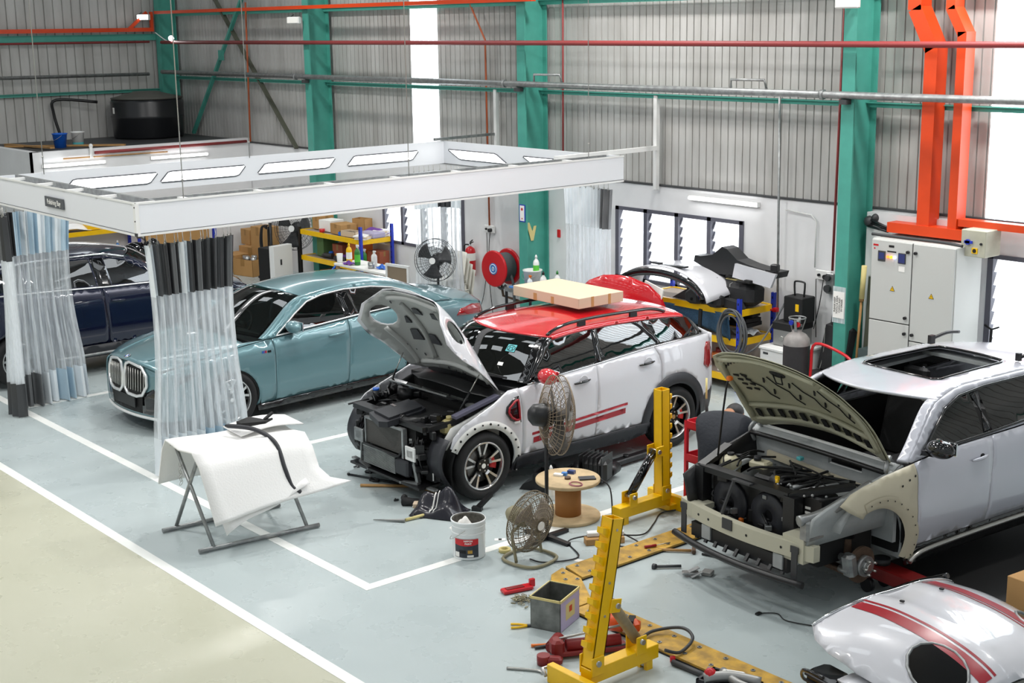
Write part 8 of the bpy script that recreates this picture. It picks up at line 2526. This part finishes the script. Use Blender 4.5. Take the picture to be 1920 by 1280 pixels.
lay('bolt_bar', 'black headed bolt lying before the silver brackets', 'bolt', MB().mat('dark_grey').tube([(0, 0, .02), (.20, .12, .02)], .014, 8).cyl((0, 0, .02), .026, .03, 'X', 10), (-7.98, 8.22, 0), .35)
lay('metal_bracket', 'bent silver bracket pieces on the floor below the hammer', 'bracket', MB().mat('galv').box((0, 0, .03), (.14, .07, .02), .3, .004).bar((-.05, -.03, .02), (.06, .05, .07), .05, .008).bar((.02, -.05, .01), (.1, .0, .05), .04, .008), (-7.66, 8.33, 0), .5)
lay('metal_plate', 'small square grey plate next to the silver brackets', 'bracket', MB().mat('grey_metal').box((0, 0, .02), (.09, .09, .035), .4, .004), (-7.58, 8.46, 0))
lay('paper_slip', 'white paper slip on the floor between rail and floor fan', 'paper', MB().mat('paper').box((0, 0, .002), (.10, .06, .002)), (-8.54, 7.87, 0), .4)
lay('paper_slip', 'small printed slip on the floor behind the paint bucket', 'paper', MB().mat('paper').box((0, 0, .002), (.10, .05, .002)).mat('black_matt').box((0, 0, .0035), (.03, .04, .001)), (-9.42, 7.68, 0), .9)
hp_ = thing('hydraulic_pump', 'dark red hydraulic hand pump behind the near yellow post', 'pump', (-7.12, 6.66, 0), math.radians(62))
MB().mat('jack_red').bb((-.28, -.06, .02), (.28, .06, .06), .01).cyl((.02, 0, .09), .045, .42, 'X', 16).box((-.26, 0, .09), (.10, .12, .12), None, .02).build('pump_body', hp_)
MB().mat('steel').tube([(-.24, .0, .15), (.28, .02, .20)], .010, 8).build('pump_lever', hp_)
gg = thing('torque_gauge', 'bright orange gauge head lying on the yellow rail behind the near post', 'gauge', (-7.22, 7.02, .03), .6)
MB().mat('orange_bright').cyl((0, 0, .09), .075, .11, 'X', 20).box((.12, 0, .07), (.14, .11, .11), None, .03).build('gauge_body', gg)
MB().mat('paper').cyl((-.058, 0, .09), .05, .006, 'X', 20).mat('screen_blue').cyl((-.062, 0, .09), .035, .004, 'X', 16).build('gauge_dial', gg)
MB().mat('black_matt').box((.12, 0, .085), (.05, .116, .09)).build('grip_band', gg)
lay('pull_hook', 'dark red hook block left of the near yellow post', 'hook', MB().mat('jack_red').cyl((0, 0, .04), .05, .07, 'Z', 14).box((.08, .02, .04), (.12, .07, .06), .3, .015), (-7.22, 6.28, 0), .4)
lay('red_clamp', 'dark red cylinder clamp between tin box and near post', 'clamp', MB().mat('jack_red').cyl((0, 0, .05), .05, .16, 'Y', 16).cyl((.0, -.08, .05), .038, .06, 'Y', 14).mat('black_matt').box((.05, .03, .03), (.06, .16, .05), .2, .01), (-7.36, 6.52, 0), .5)
lay('cutting_pliers', 'orange handled cutters beside the dark red clamp', 'pliers', MB().mat('orange_plastic').tube(smooth_path([(0, 0, .015), (.05, .09, .015), (.07, .15, .015)], 4), .012, 6).mat('dark_grey').tube(smooth_path([(.05, 0, .015), (.07, .08, .015), (.075, .15, .015)], 4), .012, 6), (-7.50, 6.40, 0), -.1)
lay('hex_key', 'large silver hex key left of the near yellow post', 'tool', MB().mat('steel').tube(smooth_path([(-.20, -.10, .012), (.0, .0, .012), (.06, -.01, .012)], 3), .010, 6), (-7.16, 6.16, 0), .2)
lay('hydraulic_hose', 'dark hydraulic hose looped over the yellow rail', 'hose', MB().mat('dark_grey').tube(smooth_path([(-7.05, 6.7, .05), (-6.95, 6.95, .06), (-7.0, 7.2, .06), (-6.85, 7.36, .09), (-6.68, 7.30, .08), (-6.62, 7.10, .05), (-6.66, 6.98, .09)], 8), .013, 8))
lay('red_cap', 'small red cap at the edge of the yellow rail', 'cap', MB().mat('red_paint').cyl((0, 0, .02), .02, .04), (-6.62, 7.02, 0))  # loose red cap on the floor
lay('steel_pipe', 'dark grey steel pipe on the floor right of the near post', 'pipe', MB().mat('dark_grey').tube([(-6.58, 6.98, .022), (-6.15, 7.00, .022)], .022, 10))
lay('steel_pipe', 'short grey pipe lying along the yellow rail by the black tray', 'pipe', MB().mat('grey_metal').tube([(-6.3, 7.05, .05), (-5.95, 7.12, .05)], .018, 10))
lay('black_trim', 'glossy black fluted trim at the bottom edge right of the near post', 'car part', MB().mat('black_gloss').grid(lambda u, v: ((u - .5) * .26, (v - .5) * .10 + .05 * u * u, .05 + .03 * math.sin(PI * v) - .04 * u), 8, 5).bar((-.12, .02, .0), (-.10, .03, .06), .02, .02), (-6.2, 6.66, 0), .9, solid=.01)
bt = thing('parts_tray', 'black tray of grey hoses and a red lamp at the bottom edge', 'tray', (-5.98, 6.92, 0), .2)
MB().mat('dark_plastic').bb((-.20, -.12, 0), (.20, .12, .02)).bb((-.20, -.12, 0), (-.18, .12, .12)).bb((.18, -.12, 0), (.20, .12, .12)).bb((-.20, .10, 0), (.20, .12, .12)).bb((-.20, -.12, 0), (.20, -.10, .12)).build('tray_body', bt)
MB().mat('grey_metal').tube(smooth_path([(-.15, -.1, .13), (.0, .0, .15), (.2, .08, .13)], 4), .04, 8).tube(smooth_path([(-.1, .08, .13), (.1, -.06, .15), (.26, -.02, .12)], 4), .03, 8).mat('red_paint').sph((-.12, -.06, .15), .05, 10).mat('paper').box((.0, .05, .15), (.16, .06, .03), .3, .01).build('tray_contents', bt)

# red tool cart and the person beside the suv
rc = thing('tool_cart', 'red three tier tool cart between the hatchback and the white suv', 'cart', (-8.95, 9.62, 0), math.radians(-2))
for z in (.13, .45, .78):
 MB().mat('cart_red').bb((0, 0, z), (.72, .45, z + .012)).bb((0, 0, z), (.72, .012, z + .08)).bb((0, .44, z), (.72, .452, z + .08)).bb((0, 0, z), (.012, .45, z + .08)).bb((.71, 0, z), (.722, .45, z + .08)).build('cart_tray', rc)
for x in (.015, .705):
 for y in (.015, .437):
  MB().mat('cart_red').bb((x - .016, y - .016, .06), (x + .016, y + .016, .86)).build('cart_post', rc)
  MB().mat('rubber').cyl((x, y, .035), .035, .025, 'X', 12).build('castor', rc)
carton('brown carton on the bottom tier of the red tool cart', (-8.62, 9.82, .145), (.28, .22, .15), 0)
lay('paint_can', 'small red and white can on the middle tier of the red cart', 'can', MB().mat('tin').cyl((0, 0, .06), .055, .12).mat('red_paint').lathe([(.056, .01), (.056, .06)], cap=False).mat('wood').cyl((0, 0, .125), .06, .012), (-8.78, 9.80, .465))
lay('paper_roll', 'white paper roll lying on the top tier of the red cart', 'paper roll', MB().mat('paper').cyl((0, 0, .04), .035, .22, 'X', 16), (-8.70, 9.72, .795))
lay('polishing_wand', 'yellow tipped rod standing in the red tool cart', 'tool', MB().mat('black_matt').tube([(0, 0, 0), (-.06, .05, .24)], .015, 8).mat('foam_yellow').tube([(-.06, .05, .24), (-.09, .08, .44)], .010, 8), (-8.82, 9.80, .80))
bottle('white bottle at the right end of the red cart top tier', (-8.32, 9.90, .795), .18, .035, 'white_metal', 'white_metal')
lay('card_panel', 'brown cardboard panel standing behind the hatchback rear wheel', 'cardboard', MB().mat('card').box((0, 0, .3), (.03, .55, .6), 0), (-9.75, 11.75, 0), math.radians(25))
lay('rubber_mats', 'heap of dark ribbed rubber mats behind the open suv hood', 'mats', MB().mat('rubber').box((0, 0, .2), (.5, .4, .4), .2, .06).box((.1, .1, .45), (.4, .35, .14), .5, .05), (-9.25, 12.1, 0), .2)

def skin(name, parent, mtl, pts, edges, radii, sub=2):
 me = bpy.data.meshes.new(name)
 me.from_pydata([tuple(p) for p in pts], edges, [])
 o = bpy.data.objects.new(name, me)
 COL.objects.link(o)
 o.parent = parent
 me.materials.append(m_(mtl))
 md = o.modifiers.new('skin', 'SKIN')
 md.use_smooth_shade = True
 for i, r in enumerate(radii):
  sv = me.skin_vertices[0].data[i]
  sv.radius = (r, r) if not hasattr(r, '__len__') else r
  sv.use_root = i == 0
 s = o.modifiers.new('sub', 'SUBSURF')
 s.levels = s.render_levels = sub
 return o
mat('skin_tone', 'a5714f', .55)
mat('shirt_navy', '161b24', .8, bump=(30, .2))
mat('trouser_black', '15161a', .8)
mat('hair_black', '0d0c0c', .6)
pe = thing('person', 'person in dark navy t-shirt crouching beside the white suv and the red cart', 'person', (-8.20, 9.27, 0), math.radians(112))
body = [(0, 0, .42), (.0, .0, .60), (.05, .0, .82), (.15, .0, 1.0), (.26, .0, 1.07), (.33, .0, 1.08),
  (.17, .20, .98), (.28, .26, .78), (.46, .20, .82), (.17, -.20, .98), (.28, -.26, .78), (.46, -.20, .82),
  (.06, .12, .38), (.42, .19, .50), (.22, .18, .10), (.34, .19, .04), (.06, -.12, .38), (.42, -.19, .50), (.22, -.18, .10), (.34, -.19, .04)]
ed_ = [(0, 1), (1, 2), (2, 3), (3, 4), (4, 5), (3, 6), (6, 7), (7, 8), (3, 9), (9, 10), (10, 11), (0, 12), (12, 13), (13, 14), (14, 15), (0, 16), (16, 17), (17, 18), (18, 19)]
rd = [.12, .12, .12, .10, .06, .055, .05, .045, .032, .05, .045, .032, .085, .062, .042, .03, .085, .062, .042, .03]
skin('body', pe, 'skin_tone', body, ed_, rd)
shirt = [(0, 0, .44), (.0, 0, .60), (.05, .0, .82), (.15, .0, 1.0), (.25, .0, 1.065), (.17, .20, .98), (.25, .245, .84), (.17, -.20, .98), (.25, -.245, .84)]
skin('t_shirt', pe, 'shirt_navy', shirt, [(0, 1), (1, 2), (2, 3), (3, 4), (3, 5), (5, 6), (3, 7), (7, 8)], [.20, .205, .215, .20, .10, .11, .075, .11, .075])
trs = [(0, 0, .40), (.06, .12, .38), (.42, .19, .50), (.23, .18, .13), (.06, -.12, .38), (.42, -.19, .50), (.23, -.18, .13)]
skin('trousers', pe, 'trouser_black', trs, [(0, 1), (1, 2), (2, 3), (0, 4), (4, 5), (5, 6)], [.17, .11, .08, .06, .11, .08, .06])
for s in (-1, 1):
 skin('shoe', pe, 'black_matt', [(.18, s * .18, .05), (.28, s * .185, .05), (.38, s * .19, .04)], [(0, 1), (1, 2)], [.048, .048, .036], 1)
hd = MB().mat('skin_tone').sph((.52, .02, 1.12), 1, 18, (.11, .078, .095)).sph((.615, .02, 1.075), 1, 10, (.03, .02, .02)).sph((.50, .10, 1.115), 1, 8, (.022, .014, .03)).sph((.50, -.06, 1.115), 1, 8, (.022, .014, .03))
for s in (-1, 1):
 hd.mat('paper').sph((.595, .02 + s * .032, 1.115), .012, 8).mat('black_matt').sph((.604, .02 + s * .032, 1.115), .007, 6)
hd.mat('stripe_wine').bb((.588, -.005, 1.04), (.600, .045, 1.048))
hd.build('head', pe, loc=(-.07, -.02, -.10))
MB().mat('hair_black').sph((.495, .02, 1.145), 1, 18, (.115, .085, .09)).build('hair', pe, loc=(-.07, -.02, -.10))
for s, y0, z0 in ((1, .20, .82), (-1, -.20, .82)):
 pts = [(.46, y0, z0), (.55, y0, z0 - .01)]
 e = [(0, 1)]
 rr = [.03, .034]
 for k in range(4):
  i = len(pts)
  yy = y0 + (k - 1.5) * .021
  pts += [(.60, yy, z0 - .012), (.635, yy, z0 - .03), (.655 - .006 * abs(k - 1.5), yy, z0 - .055)]
  e += [(1, i), (i, i + 1), (i + 1, i + 2)]
  rr += [.0095, .009, .0075]
 i = len(pts)
 pts += [(.53, y0 - s * .045, z0 - .02), (.57, y0 - s * .06, z0 - .045)]
 e += [(1, i), (i, i + 1)]
 rr += [.011, .009]
 skin('hand', pe, 'skin_tone', pts, e, rr, 1)

# foreground right: wrapped seat, box, dark sheet for the shade under the suv
wsb = thing('wrapped_seat', 'white covered seat back at the right picture edge behind the striped hood', 'seat', (-5.22, 9.86, 0), math.radians(-20))
MB().mat('cloth_white').box((0, 0, .80), (.5, .22, .72), Matrix.Rotation(.12, 3, 'Y'), .09).box((.06, -.03, .55), (.44, .26, .20), None, .08).build('seat_cover', wsb)
MB().mat('dark_plastic').bb((-.2, -.1, 0), (.25, .1, .5)).build('seat_base', wsb)
carton('tan carton under the white covered seat at the right edge', (-5.02, 9.42, 0), (.45, .4, .48), -.1)
simple('shade_sheet', 'black sheet standing in for the shade on the floor under the white suv', 'shade_sheet', MB().mat('black_matt').grid(lambda u, v: (-6.75 + 1.7 * u + .1 * math.sin(5 * v), 9.7 + 2.2 * v, .008 + .012 * abs(math.sin(9 * u + 6 * v))), 20, 20))  # black sheet added to paint the shade under the car
lay('connector_cable', 'thin black cable with a connector on the floor below the bumper bar', 'cable', MB().mat('black_plastic').tube(smooth_path([(-6.75, 8.15, .01), (-6.65, 8.25, .01), (-6.5, 8.2, .01), (-6.2, 8.35, .01), (-5.95, 8.6, .01)], 6), .005, 5).box((-6.75, 8.14, .01), (.03, .05, .015)))
